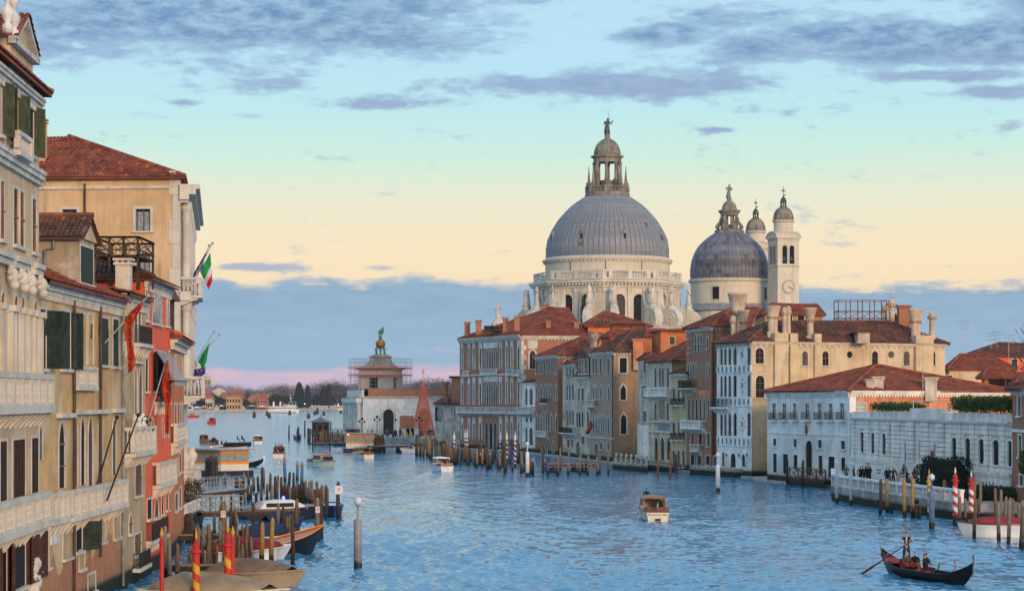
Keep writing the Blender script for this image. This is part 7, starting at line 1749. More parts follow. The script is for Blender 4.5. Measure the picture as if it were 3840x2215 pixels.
# quay clutter: tents, stalls, vans
for i,(x,y0,y1,w_,mt,nm) in enumerate(((125,655,738,80,'sign_white','white'),(225,680,742,110,'paint_grey','grey'),(335,668,738,95,'far_ochre','orange'),(430,690,738,80,'far_red','dark red'),(520,675,738,60,'sign_white','pale'),(590,660,738,70,'paint_navy','dark blue'),(660,665,738,70,'cloth_red','red'),(740,670,738,70,'paint_blue','blue'),(790,640,735,50,'flag_green','green'),(868,668,732,110,'sign_white','boxy white'),(1040,660,730,140,'hedge','long green'),(1190,670,728,150,'far_red','long brown'))):
    pa,pb = XY(ZF(x-w_/2,0)[0],1745+i*6),XY(ZF(x+w_/2,0)[0],1745+i*6); zt = ZA(ZF(0,y0)[1],1745+i*6); r_ = thing('quay_stall','%s fairground stall standing on the far quay' % nm,'stall',pa); mb = MB(); L_ = pb.x-pa.x
    mb.bx(pa.x,pb.x,pa.y,pa.y+5,1.5,zt-1.2); mb.build('body',mt,r_); mb = MB(); mb.prism([(-.4,zt-1.19),(L_+.4,zt-1.19),(L_*.5,zt)],lambda a,z: (pa.x+a,pa.y-.5,z),lambda a,z: (pa.x+a,pa.y+5.5,z)); mb.build('canopy','sign_white' if i % 2 else 'awning',r_)
    mb = MB(); mb.bx(pa.x+L_*.15,pb.x-L_*.15,pa.y-.06,pa.y-.01,2.2,zt-1.8); mb.build('counter_opening','dark',r_)
# street lamps glowing on the far shore
for x,y in ((1825,645),(2322,660),(1355,550)): 
    p = P(*ZF(x,y),2000); r_ = thing('far_street_lamp','small lit street lamp on the far quay','street lamp',(p.x,p.y,1.5),'lit lamps on the far quay'); MB().tube([(p.x,p.y,1.5),(p.x,p.y,p.z)],.12,5).build('post','iron',r_); MB().ball(p,.5,8,6).build('lamp','light_warm',r_)
# white ferry
fp = W(*ZF(1510,778)); fr = thing('white_ferry','white passenger ferry with two funnels and tiered decks crossing the basin','ferry',(fp.x,fp.y,0)); sF = fp.y/FP/3.945
def fx(x): return (x-1510)*sF
def fz(y): return ZA(ZF(0,y)[1],fp.y)
def at(mb): mb.v = [(x+fp.x,y+fp.y,z) for x,y,z in mb.v]; return mb
mb = MB(); n_ = 14
for i in range(n_):
    t0,t1 = i/n_,(i+1)/n_
    def sec(t): x = fx(1280)+(fx(1748)-fx(1280))*t; bm = 3.2*(1-max(0,(t-.75)/.25)**2*.95)*(1 if t > .06 else .8); sh = fz(735)+1.2*max(0,t-.6)**1.5*2; return [(x-.6*(t > .98),-bm*.8,-.8),(x,-bm,sh),(x,bm,sh),(x,bm*.8,-.8)]
    A_,B_ = sec(t0),sec(t1); mb.q([A_[0],B_[0],B_[1],A_[1]]); mb.q([A_[1],B_[1],B_[2],A_[2]]); mb.q([A_[2],B_[2],B_[3],A_[3]])
mb.q(sec(0)); at(mb).build('hull','paint_white',fr); mb = MB(); mb.bx(fx(1282),fx(1700),-3.0,3.0,-.3,fz(768)); at(mb).build('boot_stripe','paint_navy',fr)
for x0,x1,y0,y1,w_ in ((1290,1700,735,722,2.9),(1285,1715,695,682,2.9),(1500,1700,668,660,2.6)): mb = MB(); mb.bx(fx(x0),fx(x1),-w_,w_,fz(y0),fz(y1)); at(mb).build('deck','paint_white',fr)
for x0,x1,y0,y1,w_ in ((1370,1690,722,695,2.5),(1550,1690,682,662,2.2)):
    mb = MB(); mb.bx(fx(x0),fx(x1),-w_,w_,fz(y0),fz(y1)); cb = at(mb).build('cabin','paint_white',fr); n_ = int((x1-x0)/40)
    for i in range(n_): mb = MB(); xa = x0+(x1-x0)*(i+.2)/n_; mb.bx(fx(xa),fx(xa+26),-w_-.02,-w_-.01,fz(y0-4)+.1,fz(y1+6)); at(mb).build('cabin_window','dark',cb)
for i in range(12): mb = MB(); x = 1290+i*22; mb.bx(fx(x),fx(x+2),-2.9,-2.8,fz(722),fz(695)); at(mb).build('stanchion','paint_white',fr)
for x in (1365,1465): mb = MB(); mb.lathe([(.7,fz(690)),(.7,fz(625)),(.8,fz(624)),(.8,fz(614)),(.5,fz(612))],(fx(x),0,0),12); at(mb).build('funnel','paint_white',fr)
mb = MB(); mb.bx(fx(1480),fx(1610),-1.6,1.6,fz(668),fz(645)); at(mb).build('liferaft_rack','cloth_red',fr); mb = MB(); mb.bx(fx(1590),fx(1700),-2.1,2.1,fz(628),fz(612)); at(mb).build('bridge_canopy','paint_green',fr)
mb = MB()
for x in (1595,1645,1695): mb.tube([(fx(x),-2,fz(662)),(fx(x),-2,fz(625))],.08,4); mb.tube([(fx(x),2,fz(662)),(fx(x),2,fz(625))],.08,4)
mb.tube([(fx(1625),0,fz(615)),(fx(1605),0,fz(500))],[.3,.1],6); mb.bar((fx(1600),-.8,fz(560)),(fx(1645),.8,fz(555)),.25); at(mb).build('mast','paint_white',fr)
# two moored waterbuses far off
for j,(x0,x1,lab) in enumerate(((1930,2180,'left'),(2180,2465,'right'))):
    c0 = W(*ZF((x0+x1)/2,738)); L_ = (x1-x0)/3.945*c0.y/FP; r_ = thing('far_waterbus','long cream waterbus moored along the far quay','waterbus',(c0.x,c0.y,0),'waterbuses moored on the far quay')
    mb = MB(); mb.prism([(-L_/2,-.5),(-L_/2,1.2),(L_/2,1.2),(L_/2+1,1.6),(L_/2-1,-.5)],lambda a,z: (c0.x+a,c0.y-2,z),lambda a,z: (c0.x+a,c0.y+2,z)); mb.build('hull','paint_white',r_)
    mb = MB(); mb.bx(c0.x-L_*.44,c0.x+L_*.44,c0.y-1.8,c0.y+1.8,1.201,3.6); cb = mb.build('cabin','paint_cream',r_); mb = MB(); mb.bx(c0.x-L_*.46,c0.x+L_*.46,c0.y-2.1,c0.y+2.1,3.601,3.9); mb.build('roof','paint_white',r_)
    for i in range(10): mb = MB(); x = c0.x-L_*.42+L_*.84*i/10; mb.bx(x,x+L_*.06,c0.y-1.85,c0.y-1.81,1.9,3.1); mb.build('cabin_window','glass_warm',cb)
# ================================================================ PEOPLE
def skin_mesh(name,J,E,root,mats,matfn,sub=1):
    """grow one continuous body from a joint skeleton. J: name -> (pos, rx, ry)"""
    ks = list(J); me = bpy.data.meshes.new(name); me.from_pydata([J[k_][0] for k_ in ks],[(ks.index(a),ks.index(c)) for a,c in E],[])
    o = bpy.data.objects.new(name,me); COL.objects.link(o); sm_ = o.modifiers.new('s','SKIN')
    if not me.skin_vertices: me.skin_vertices.new()
    for i,k_ in enumerate(ks): me.skin_vertices[0].data[i].radius = (J[k_][1],J[k_][2]); me.skin_vertices[0].data[i].use_root = (k_ == root)
    sm_.branch_smoothing = .6; m2 = o.modifiers.new('d','SUBSURF'); m2.levels = sub; m2.render_levels = sub
    dg = bpy.context.evaluated_depsgraph_get(); dg.update(); out = bpy.data.meshes.new_from_object(o.evaluated_get(dg)); bpy.data.objects.remove(o)
    out.materials.clear()
    for m in mats: out.materials.append(MATS[m])
    for p in out.polygons: p.use_smooth = True; p.material_index = matfn(p.center)
    out.attributes.new('rnd','FLOAT','POINT'); return out
def skeleton(arms,legs,lean=0.,head=(0,0),scale=1.0,fingers=False):
    """arms: ((elbow),(wrist)) for L and R relative to shoulder; legs: ((knee),(ankle)) relative to hip. Faces -Y."""
    J,E = {},[]; zp = .93
    def add(n,p,rx,ry=None,par=None):
        J[n] = (Vector(p),rx,ry if ry is not None else rx)
        if par: E.append((par,n))
    if legs == 'sit': zp = .48
    add('pelvis',(0,0,zp),.155,.125); add('belly',(0,-.01-lean*.15,zp+.18),.14,.11,'pelvis'); add('chest',(0,-lean*.35,zp+.38),.165,.12,'belly'); add('neck0',(0,-lean*.45,zp+.54),.075,.07,'chest'); add('neck',(0,-.015-lean*.5,zp+.59),.055,.055,'neck0')
    add('jaw',(head[0]*.03,-.025-lean*.52,zp+.66),.068,.078,'neck'); add('brow',(head[0]*.03,-.01-lean*.54,zp+.74),.078,.092,'jaw'); add('crown',(head[0]*.03,.0-lean*.54,zp+.81),.055,.065,'brow')
    for s,sg in (('l',-1),('r',1)):
        sh = Vector((sg*.19,-lean*.4,zp+.49)); add('sh'+s,sh,.068,.068,'chest'); el_,wr = arms[0 if s == 'l' else 1]; e_ = sh+Vector(el_); w_ = sh+Vector(wr); add('el'+s,e_,.047,.047,'sh'+s); add('wr'+s,w_,.032,.03,'el'+s)
        d = (w_-e_).normalized(); add('ha'+s,w_+d*.07,.036,.022,'wr'+s)
        if fingers:
            sd = d.cross(Vector((0,0,1))).normalized(); dn = sd.cross(d).normalized(); b0 = w_+d*.09
            for fi,(of,ln) in enumerate(((-.030,.075),(-.010,.085),(.010,.08),(.030,.065))):
                add('f%d%sa' % (fi,s),b0+sd*of+d*ln*.5,.0095,.0095,'ha'+s); add('f%d%sb' % (fi,s),b0+sd*of+d*ln*.75-dn*.03,.008,.008,'f%d%sa' % (fi,s))
            add('th%sa' % s,w_+d*.04+sd*sg*-.045,.011,.011,'ha'+s); add('th%sb' % s,w_+d*.075+sd*sg*-.06-dn*.02,.009,.009,'th%sa' % s)
        hp = Vector((sg*.095,0,zp-.03)); add('hip'+s,hp,.098,.10,'pelvis')
        kn,an = ((Vector((sg*.03,-.42,.02)),Vector((sg*.03,-.45,-.42))) if legs == 'sit' else (Vector(legs[0 if s == 'l' else 1][0]),Vector(legs[0 if s == 'l' else 1][1])))
        add('kn'+s,hp+kn,.062,.065,'hip'+s); add('ca'+s,hp+kn*.55+an*.45+Vector((0,.015,0)),.055,.057,'kn'+s); add('an'+s,hp+an,.038,.04,'ca'+s); add('toe'+s,hp+an+Vector((sg*.02,-.15,-.045)),.042,.03,'an'+s)
    return J,E,zp
def body_mats(zp,sit=False,hat=False,wrists=()):
    def fn(c):
        if c.z > zp+.755 or (c.z > zp+.65 and c.y > .0): return 1
        if c.z > zp+.575: return 0
        for w_ in wrists:
            if (Vector(c)-w_).length < .125: return 0
        if (sit and c.y < -.2 and c.z < zp+.12) or c.z < zp-.02: return 4 if c.z < zp-.84 or (sit and c.z < .1) else 3
        return 2
    return fn
MS = ['skin','hair','cloth_black','cloth_navy','cloth_black']
def make_person(name,arms,legs,**kw):
    J,E,zp = skeleton(arms,legs,**kw); wr = [J['ha'+s][0] for s in 'lr']
    return skin_mesh(name,J,E,'pelvis',MS,body_mats(zp,legs == 'sit',wrists=wr))
DN = lambda sg,f=0.: ((sg*.07,.02,-.27),(sg*.06,-.06-f,-.5))
POSE = {
 'stand': make_person('person',(DN(-1),DN(1)),(((-.01,-.02,-.42),(-.02,.0,-.83)),((.01,-.02,-.42),(.03,.02,-.83)))),
 'pockets': make_person('person',(((-.12,.06,-.26),(-.06,-.1,-.42)),((.12,.06,-.26),(.06,-.1,-.42))),(((-.02,.0,-.42),(-.05,.02,-.83)),((.02,-.04,-.42),(.04,-.02,-.83)))),
 'walk': make_person('person',(((-.06,.12,-.25),(-.05,.1,-.49)),((.06,-.12,-.25),(.04,-.28,-.42))),(((-.0,-.18,-.39),(-.0,-.2,-.81)),((.0,.08,-.42),(.0,.3,-.79))),lean=.1),
 'phone': make_person('person',(((-.06,-.12,-.25),(.06,-.32,-.1)),((.06,-.12,-.25),(-.04,-.32,-.1))),(((-.01,-.02,-.42),(-.03,.0,-.83)),((.01,-.02,-.42),(.04,.02,-.83)))),
 'sit': make_person('person',(((-.05,-.06,-.26),(.04,-.28,-.3)),((.05,-.06,-.26),(-.04,-.28,-.3))),'sit'),
}
def person(pose,loc,rz,label,top='cloth_black',bottom='cloth_navy',hair='hair',sc=1.0,group=None,name='person'):
    o = bpy.data.objects.new(name,POSE[pose] if isinstance(pose,str) else pose); COL.objects.link(o); o.location = loc; o.rotation_euler = (0,0,rz); o.scale = (sc,sc,sc)
    for i,m in ((1,hair),(2,top),(3,bottom)): o.material_slots[i].link = 'OBJECT'; o.material_slots[i].material = MATS[m]
    ORG[o.name] = Vector(loc); return tag(o,label,'person',group)
# ================================================================ POLES
def mooring(px,yt,yb,r=.15,mat='wood_pole',label=None,group=None,lean=0.,name='mooring_pole',flat=False):
    b_ = W(px,yb); zt = ZA(yt,b_.y); dx = lean*zt; mb = MB(); n = 7; ph = random.random()*6
    prof = [(-1.2,1.0),(.0,1.02),(.35*zt,1.0),(.7*zt,.93),(zt-.28,.9),(zt-.10,.72 if not flat else .88),(zt,.25 if not flat else .8)]
    pts = [(b_.x+dx*max(z,0)/zt+.03*sin(z*1.3+ph),b_.y+.03*cos(z*1.1+ph),z) for z,_ in prof]
    mb.tube(pts,[r*q for _,q in prof],n); o = mb.build(name,mat,loc=(b_.x,b_.y,0),auto=60); return tag(o,label,'pole',group)
L1_ = ('weathered wooden mooring pole standing between the jetties and covered boats','mooring poles among the covered boats')
rng6 = random.Random(8)
for i in range(20):
    x = 215+i*22+rng6.uniform(-8,8); yb = 1255+rng6.uniform(0,120); X_,c = Z4(x,yb); mooring(X_,Z4(0,yb-rng6.uniform(190,260))[1],c,rng6.uniform(.08,.11),rng6.choice(('wood_pole','wood_dark','wood_grey')),'thin brown stake standing in rows along the short timber jetty','thin stakes along the short jetty',rng6.uniform(-.03,.03))
L2_ = ('tall brown mooring pole in the crowded cluster beyond the police boat','mooring poles beyond the police boat')
for x,yt,yb in ((35,1035,1400),(65,1118,1440),(118,1155,1420),(243,1062,1275),(265,1050,1290),(300,1040,1285),(335,1025,1330),(350,1130,1290),(326,1140,1365),(408,1000,1275),(415,892,1090),(437,872,1210),(368,950,1120),(485,902,1130),(520,915,1110),(560,1032,1260),(590,1010,1305),(520,1052,1320),(568,1160,1388),(625,1135,1310),(697,1010,1305),(763,980,1308),(637,872,1080),(808,880,1085),(840,900,1075),(885,965,1190),(905,960,1298),(868,972,1180),(928,850,1070),(1068,855,1150),(1097,850,1140),(1135,770,1000)):
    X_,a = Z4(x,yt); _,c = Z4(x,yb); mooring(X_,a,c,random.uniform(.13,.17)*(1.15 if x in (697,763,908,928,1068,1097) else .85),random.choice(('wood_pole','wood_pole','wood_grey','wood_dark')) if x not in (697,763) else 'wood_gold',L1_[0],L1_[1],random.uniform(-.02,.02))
for x,yt,yb in ((432,668,745),(447,675,750),(570,670,760),(605,668,755),(517,710,800),(530,705,800),(545,730,810),(555,722,815),(577,770,880),(600,765,870),(620,755,865),(640,700,800),(670,695,800),(697,635,775),(709,640,780),(732,748,875),(755,675,790),(760,757,910),(787,695,850),(802,690,890),(828,700,870),(845,750,870),(858,760,880),(870,750,880),(882,667,770),(890,770,900),(915,672,790),(907,760,890),(930,760,880),(947,752,880),(965,745,880),(980,740,880),(997,722,880),(1023,728,890),(1042,722,900),(1075,730,890),(1090,780,900),(1108,757,920),(1128,757,950),(1142,768,960),(660,810,900),(690,750,880)):
    X_,a = Z4(x,yt); _,c = Z4(x,yb); mooring(X_,a,c,random.uniform(.13,.17),random.choice(('wood_pole','wood_pole','wood_dark','wood_grey')),L2_[0],L2_[1],random.uniform(-.03,.03))
for x,yt,yb in ((852,592,740),(938,618,730),(970,625,760)):
    X_,a = Z4(x,yt); _,c = Z4(x,yb); o = mooring(X_,a,c,.2,'pole_blue','blue painted mooring pole with pointed gold cap in the left cluster','blue capped mooring poles',flat=True); b_ = W(X_,c); zt = ZA(a,b_.y); mb = MB(); mb.lathe([(.26,zt-.1),(.26,zt),(.12,zt+.05),(.1,zt+.3),(.02,zt+.5)],b_,8); mb.build('cap','gold',o)
def sign_on(o,px,y,Y,w_=.3,h_=.42):
    p = P(px,y,Y); mb = MB(); mb.bx(p.x-w_/2,p.x+w_/2,p.y-.03,p.y,p.z-h_/2,p.z+h_/2); s_ = mb.build('sign','sign_white',o); mb = MB(); mb.tube([(p.x+.1*cos(q*pi/6),p.y-.035,p.z+.05+.1*sin(q*pi/6)) for q in range(13)],.018,4); mb.bar((p.x-.07,p.y-.036,p.z-.02),(p.x+.07,p.y-.036,p.z+.12),.03,.01); mb.build('prohibition_mark','flag_red',s_)
o = mooring(*Z4(1217,735),Z4(0,995)[1],.17,'wood_dark','solitary dark mooring pole with a white sign standing outside the left jetties'); o['category'] = 'pole'; p_ = W(Z4(1217,0)[0],Z4(0,995)[1]); sign_on(o,Z4(1220,0)[0],Z4(0,793)[1],p_.y-.2,.62,.7)
for x,y,yb in ((432,958,1210),(1076,928,1150)):
    X_ = Z4(x,0)[0]; p_ = W(X_,Z4(0,yb)[1]); o = mooring(X_,Z4(0,y-85)[1],Z4(0,yb)[1],.16,'wood_grey','grey mooring pole carrying a small red and white no-mooring sign','poles with no-mooring signs'); sign_on(o,X_,Z4(0,y)[1],p_.y-.22)
# leaning dolphins by the terrace
for i,(xa,ya,xb,yb) in enumerate(((165,985,205,1195),(185,965,215,1200),(205,962,228,1190))):
    A_,B_ = P(*Z4(xa,ya),152),P(*Z4(xb,yb),150); mb = MB(); mb.tube([A_,(A_+B_)/2,B_,B_+(B_-A_)*.4],[.2,.26,.27,.27],8); tag(mb.build('leaning_pile','wood_dark',loc=(B_.x,B_.y,0)),'thick dark pile leaning against the stone garden terrace','pile','leaning piles by the terrace')
# striped poles
def striped(px,yt,yb,c1,c2,r,label,group=None,turns=5,cap=None,capm=None,zlow=.6):
    b_ = W(px,yb); zt = ZA(yt,b_.y); root = thing('striped_pole',label,'pole',(b_.x,b_.y,0),group); n,m = 20,60
    mb = MB(); vs = [(b_.x+r*cos(2*pi*j/n),b_.y+r*sin(2*pi*j/n),-1+(zt+1)*i/m) for i in range(m+1) for j in range(n)]; i0 = len(mb.v); mb.v += vs; mb.r += [.5]*len(vs)
    for i in range(m):
        for j in range(n):
            ph = (j/n+turns*(i/m)) % 1.0; z = -1+(zt+1)*i/m; mb.f.append((i*n+j,i*n+(j+1) % n,(i+1)*n+(j+1) % n,(i+1)*n+j)); mb.mi.append(2 if z < zlow*.8 else (0 if ph < .5 else 1))
    mb.build('shaft',[c1,c2,'wood_dark'],root,smooth=True)
    mb = MB(); mb.lathe([(r*1.05,zt-.3),(r*1.05,zt-.05),(r*1.5,zt),(r*1.5,zt+.1),(r*.9,zt+.14),(r*1.05,zt+.35),(r*.5,zt+.55),(r*.25,zt+.6)],b_,14); mb.build('collar',cap or c1,root,smooth=False)
    mb = MB(); mb.lathe([(r*.2,zt+.58),(r*.42,zt+.72),(r*.3,zt+.85),(.02,zt+1.1)],b_,10); mb.build('finial',capm or c2,root,smooth=True); return root
for (x,yt,yb) in ((247,1190,1640),(462,1145,1620)): striped(Z4(x,0)[0],Z4(0,yt+30)[1],Z4(0,yb)[1],'paint_red','paint_yellow',.17,'red and yellow spiral-striped mooring pole by the beige covered boat','red and yellow striped poles',5,'paint_red','paint_yellow')
for (x,yt,yb) in ((12,1120,1640),(497,1110,1610)):
    b_ = W(Z4(x,0)[0],Z4(0,yb)[1]); zt = ZA(Z4(0,yt)[1],b_.y); r_ = thing('red_pole','plain red mooring pole with golden finial','pole',(b_.x,b_.y,0),'plain red mooring poles'); MB().lathe([(.10,-1),(.10,zt-.3),(.13,zt-.28),(.13,zt-.18),(.10,zt-.15),(.08,zt)],b_,12).build('shaft','paint_red',r_); MB().lathe([(.05,zt),(.1,zt+.15),(.06,zt+.3),(.01,zt+.5)],b_,10).build('finial','paint_yellow',r_,smooth=True)
# lamp-topped poles
def lamp_pole(px,yt,yb,r,mat,label,group=None,glob=.26,alg=True):
    b_ = W(px,yb); zt = ZA(yt,b_.y); r_ = thing('lamp_pole',label,'lamp',(b_.x,b_.y,0),group); zg = zt-glob*2.1
    MB().lathe([(r*1.0,-1.2),(r,zg-.9),(r*.75,zg-.82),(r*.25,zg-.75),(r*.25,zg-.08),(r*.7,zg-.02),(r*.6,zg+.02)],b_,14).build('shaft',mat,r_,auto=40)
    MB().lathe([(glob*.5,zg+.01),(glob*.9,zg+glob*.5),(glob,zg+glob*.95),(glob*.85,zg+glob*1.5),(glob*.45,zg+glob*1.9),(glob*.12,zg+glob*2.0),(.02,zg+glob*2.3)],b_,16).build('globe','lamp_globe',r_,smooth=True); return r_
lamp_pole(1342,1862,2133,.24,'paint_grey','grey channel marker post with white globe lamp standing alone in the water',glob=.23)
lamp_pole(1978,1655,1786,.24,'pole_white','white-grey globe lamp post before the red brick Gothic palace moorings',glob=.25)
lamp_pole(2692,1695,1845,.23,'pole_white','white globe lamp post standing in front of the marble palace',glob=.25)
lamp_pole(3494,1775,1982,.22,'pole_blue','blue-grey globe lamp post off the canal terrace',glob=.24)
for x,yt,yb in ((277,65,525),(427,72,548),(75,45,345)):
    X_ = 3040+x/2.8275; a,c = 1700+yt/2.8275,1700+yb/2.8275; b_ = W(X_,c); zt = ZA(a,b_.y); r_ = thing('white_post','slim white mooring post with flat collar by the canal terrace corner','post',(b_.x,b_.y,0),'slim white posts'); MB().lathe([(.15,-1.2),(.15,zt-.35),(.22,zt-.33),(.22,zt-.25),(.1,zt-.2),(.07,zt)],b_,12).build('shaft','pole_white',r_)
def Z6(x,y): return 3040+x/2.8275,1700+y/2.8275
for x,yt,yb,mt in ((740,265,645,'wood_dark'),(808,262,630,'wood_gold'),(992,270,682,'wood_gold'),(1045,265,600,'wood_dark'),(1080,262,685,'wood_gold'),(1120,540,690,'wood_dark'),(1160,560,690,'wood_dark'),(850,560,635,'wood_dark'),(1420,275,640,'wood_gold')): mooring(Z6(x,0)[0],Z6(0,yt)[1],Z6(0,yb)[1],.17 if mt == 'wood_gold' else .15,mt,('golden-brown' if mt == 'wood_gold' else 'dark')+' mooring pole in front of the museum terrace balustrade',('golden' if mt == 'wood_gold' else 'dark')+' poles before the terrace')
for x,yt,yb in ((1735,290,700),(1793,290,715),(1580,450,745),(1637,470,745),(1735,475,900),(1783,460,715),(1960,360,800),(2015,378,800),(2065,450,820),(2110,460,820),(2145,470,820),(1990,505,925),(2095,490,958),(2230,490,1000),(2252,550,1025),(2200,520,860)): mooring(Z6(x,0)[0],Z6(0,yt)[1],Z6(0,yb)[1],.14,random.choice(('wood_grey','wood_grey','wood_pole')),'grey mooring pole around the red-covered white motorboat','poles around the red-covered boat',random.uniform(-.03,.03))
for x,yt,yb in ((1533,290,755),(1703,325,720)): striped(Z6(x,0)[0],Z6(0,yt)[1],Z6(0,yb)[1],'paint_red','paint_white',.2,'red and white spiral-striped mooring pole near the water steps','red and white striped poles',6,'paint_red','paint_white',.9)
striped(Z6(1256,0)[0],Z6(0,300)[1],Z6(0,690)[1],'paint_green','paint_yellow',.16,'slim turquoise and gold striped pole beside the blue-grey lamp post',None,5,'paint_yellow','paint_yellow')
for x,yt,yb in ((97,1075,1240),(172,1062,1230),(186,1060,1235),(412,1078,1235),(457,1075,1262),(513,1078,1278)): striped(Z1(x,0)[0],Z1(0,yt)[1],Z1(0,yb)[1],'paint_black','paint_white',.15,'black and white spiral-striped mooring pole before the red brick Gothic palace','black and white striped poles',7,'paint_white','paint_white')
random.seed(21)
for x,yt,yb in ((422,1105,1240),(487,1085,1265)): mooring(Z1(x,0)[0],Z1(0,yt)[1],Z1(0,yb)[1],.22,'paint_blue','bright blue mooring pole among the gondola berths','bright blue poles',flat=True)
for i in range(58):
    x = 12+i*11+random.uniform(-5,5); back = random.random() < .55; yb = (1232+x*.03 if back else 1238+x*.135)+random.uniform(-4,8); yt = yb-random.uniform(85,135)
    mooring(Z1(x,0)[0],Z1(0,yt)[1],Z1(0,yb)[1],random.uniform(.12,.17),random.choice(('wood_pole','wood_dark','wood_dark','wood_gold')),'brown mooring pole in the dense gondola berths before the red brick Gothic palace','poles of the gondola berths',random.uniform(-.03,.03))
for x,yt,yb in ((321,1130,1297),(442,1130,1318),(702,1125,1318),(735,1200,1335),(805,1200,1335),(875,1205,1330),(952,1200,1332),(1010,1195,1330),(1073,1200,1333),(1148,1150,1325),(820,1140,1300),(880,1150,1300),(960,1165,1300),(1090,1180,1320)): mooring(Z1(x,0)[0],Z1(0,yt)[1],Z1(0,yb)[1],.16,'wood_grey' if x > 800 else 'wood_dark','stout grey-brown pole along the outer rail of the gondola berths','outer poles of the gondola berths')
for x,yt,yb in ((305,1160,1355),(388,1165,1358),(430,1180,1320),(420,1190,1310),(1187,1220,1395),(1293,1225,1420),(1395,1240,1395)): mooring(Z2(x,0)[0],Z2(0,yt)[1],Z2(0,yb)[1],.15,'wood_red' if x < 500 else 'wood_dark','thin mooring pole close against the palace fronts','poles close to the palace fronts')
def Z5(x,y): return 650+x/2.24,1150+y/2.24
for x,yt,yb in ((972,990,1112),(1040,1030,1118),(1048,1003,1120),(1053,1010,1122),(1105,952,1085),(1322,958,1080),(1133,1015,1140),(1148,1020,1150),(1170,1035,1148)): mooring(Z5(x,0)[0],Z5(0,yt)[1],Z5(0,yb)[1],.2,'wood_dark','dark mooring pole near the timber hut jetty','poles near the hut jetty')
for i in range(34): x = 1185+i*7.4+random.uniform(-4,4); yt = 1040+random.uniform(-22,30)+(x-1185)*.06; mooring(Z5(x,0)[0],Z5(0,yt)[1],Z5(0,1152+random.uniform(-8,10))[1],.17,random.choice(('wood_pole','wood_dark','wood_pole')),'brown pole packed along the timber hut jetty','poles packed along the hut jetty')
for i in range(26): x = 2040+i*14+random.uniform(-6,6); yb = 1240+(i*3.6)+random.uniform(-20,20); mooring(Z5(x,0)[0],Z5(0,yb-random.uniform(120,190))[1],Z5(0,yb)[1],.16,random.choice(('wood_pole','wood_dark','wood_gold')),'brown mooring pole between the church square and the red brick Gothic palace','poles by the church square')
def dolphin(px,yt,yb,mat='wood_dark',label=None,group=None,sp=.8,r=.3):
    b_ = W(px,yb); zt = ZA(yt,b_.y); root = thing('dolphin',label,'pile',(b_.x,b_.y,0),group)
    for i in range(3): a = 2*pi*i/3+.5; mb = MB(); mb.tube([(b_.x+sp*cos(a),b_.y+sp*sin(a),-1.5),(b_.x+.25*cos(a),b_.y+.25*sin(a),zt*(1-.08*i))],[r,r*.8],8); mb.build('pile',mat,root)
    mb = MB(); mb.lathe([(.55,zt*.72),(.55,zt*.78)],b_,10); mb.build('binding','iron',root)
for x,yt,yb in ((1077,755,840),(1270,750,815),(1300,780,850),(1602,740,805),(1880,785,855),(1972,745,805),(2012,700,790),(2107,750,815),(2357,730,785)): dolphin(ZF(x,0)[0],ZF(0,yt)[1],ZF(0,yb)[1],'wood_dark','three-legged timber channel marker standing in the open basin','channel markers in the basin',1.1,.42)
for x,yt,yb in ((1712,1075,1228),(1745,1070,1225),(1895,1165,1222)): dolphin(Z5(x,0)[0],Z5(0,yt)[1],Z5(0,yb)[1],'wood_dark','thick dark timber dolphin beside the far floating waterbus stop','dolphins by the far stop')
for x,yt,yb in ((335,560,735),(365,565,740)): dolphin(Z4(x,0)[0],Z4(0,yt)[1],Z4(0,yb)[1],'wood_dark','thick dark timber dolphin beside the near floating waterbus stop','dolphins by the near stop',.5,.28)
# ================================================================ JETTIES
def jetty(label,A,B,wd,z,mat='plank',legs=True):
    A,B = Vector((A.x,A.y,0)),Vector((B.x,B.y,0)); wl = Wall(A,B); root = thing('jetty',label,'jetty',A)
    mb = MB()
    for d in (-.1,-wd+.1): wl.box(mb,0,wl.L,z-.35,z-.061,d-.1,d+.1)
    mb.build('beam','wood_dark',root); n = max(4,int(wl.L/.34)); m2 = MB(); L_ = wl.L/n*.94; m2.bx(0,L_,-wd,0,-.06,0); me = m2.mesh('plank',mat)
    n = min(n,140); L_ = wl.L/n
    m2 = MB(); m2.bx(0,L_*.94,0,wd,-.06,0); me = m2.mesh('plank',mat)
    for i in range(n): inst('plank',me,root,wl.pt(i*L_,z+random.uniform(-.006,.006),0),wl.rz)
    if legs:
        for i in range(max(2,int(wl.L/2.5)+1)):
            a = wl.L*i/max(1,int(wl.L/2.5)); mb = MB(); mb.tube([wl.pt(a,-1.2,-wd*.3),wl.pt(a,z-.36,-wd*.3)],.13,7); mb.build('leg','wood_dark',root)
    return root,wl
jetty('long timber jetty reaching from the terrace to twin poles behind the navy tarpaulin',W(*Z4(130,1105),.9),W(*Z4(1050,1088),.9),1.1,.95)
jetty('short timber jetty before the red-covered boat near the striped poles',W(*Z4(60,1312),.8),W(*Z4(575,1312),.8),1.0,.85)
j3,w3 = jetty('rust-brown timber jetty with metal rails beside the police boat',W(*Z4(290,955),1.2),W(*Z4(960,940),1.2),1.6,1.3,'corten')
mb = MB()
for i in range(10):
    a = w3.L*.42*i/9; mb.tube([w3.pt(a,1.3,-.1),w3.pt(a,2.5,-.1)],.03,5); mb.tube([w3.pt(a,1.3,-1.5),w3.pt(a,2.5,-1.5)],.03,5)
for z_ in (1.65,2.05,2.5):
    for d in (-.1,-1.5): mb.tube([w3.pt(0,z_,d),w3.pt(w3.L*.42,z_,d)],.03,5)
mb.build('railing','metal_rail',j3)
j4,w4 = jetty('metal-railed gangway leading to the near floating waterbus stop',W(*Z4(240,830),1.4),W(*Z4(590,790),1.4),1.8,1.5,'metal_grey')
mb = MB()
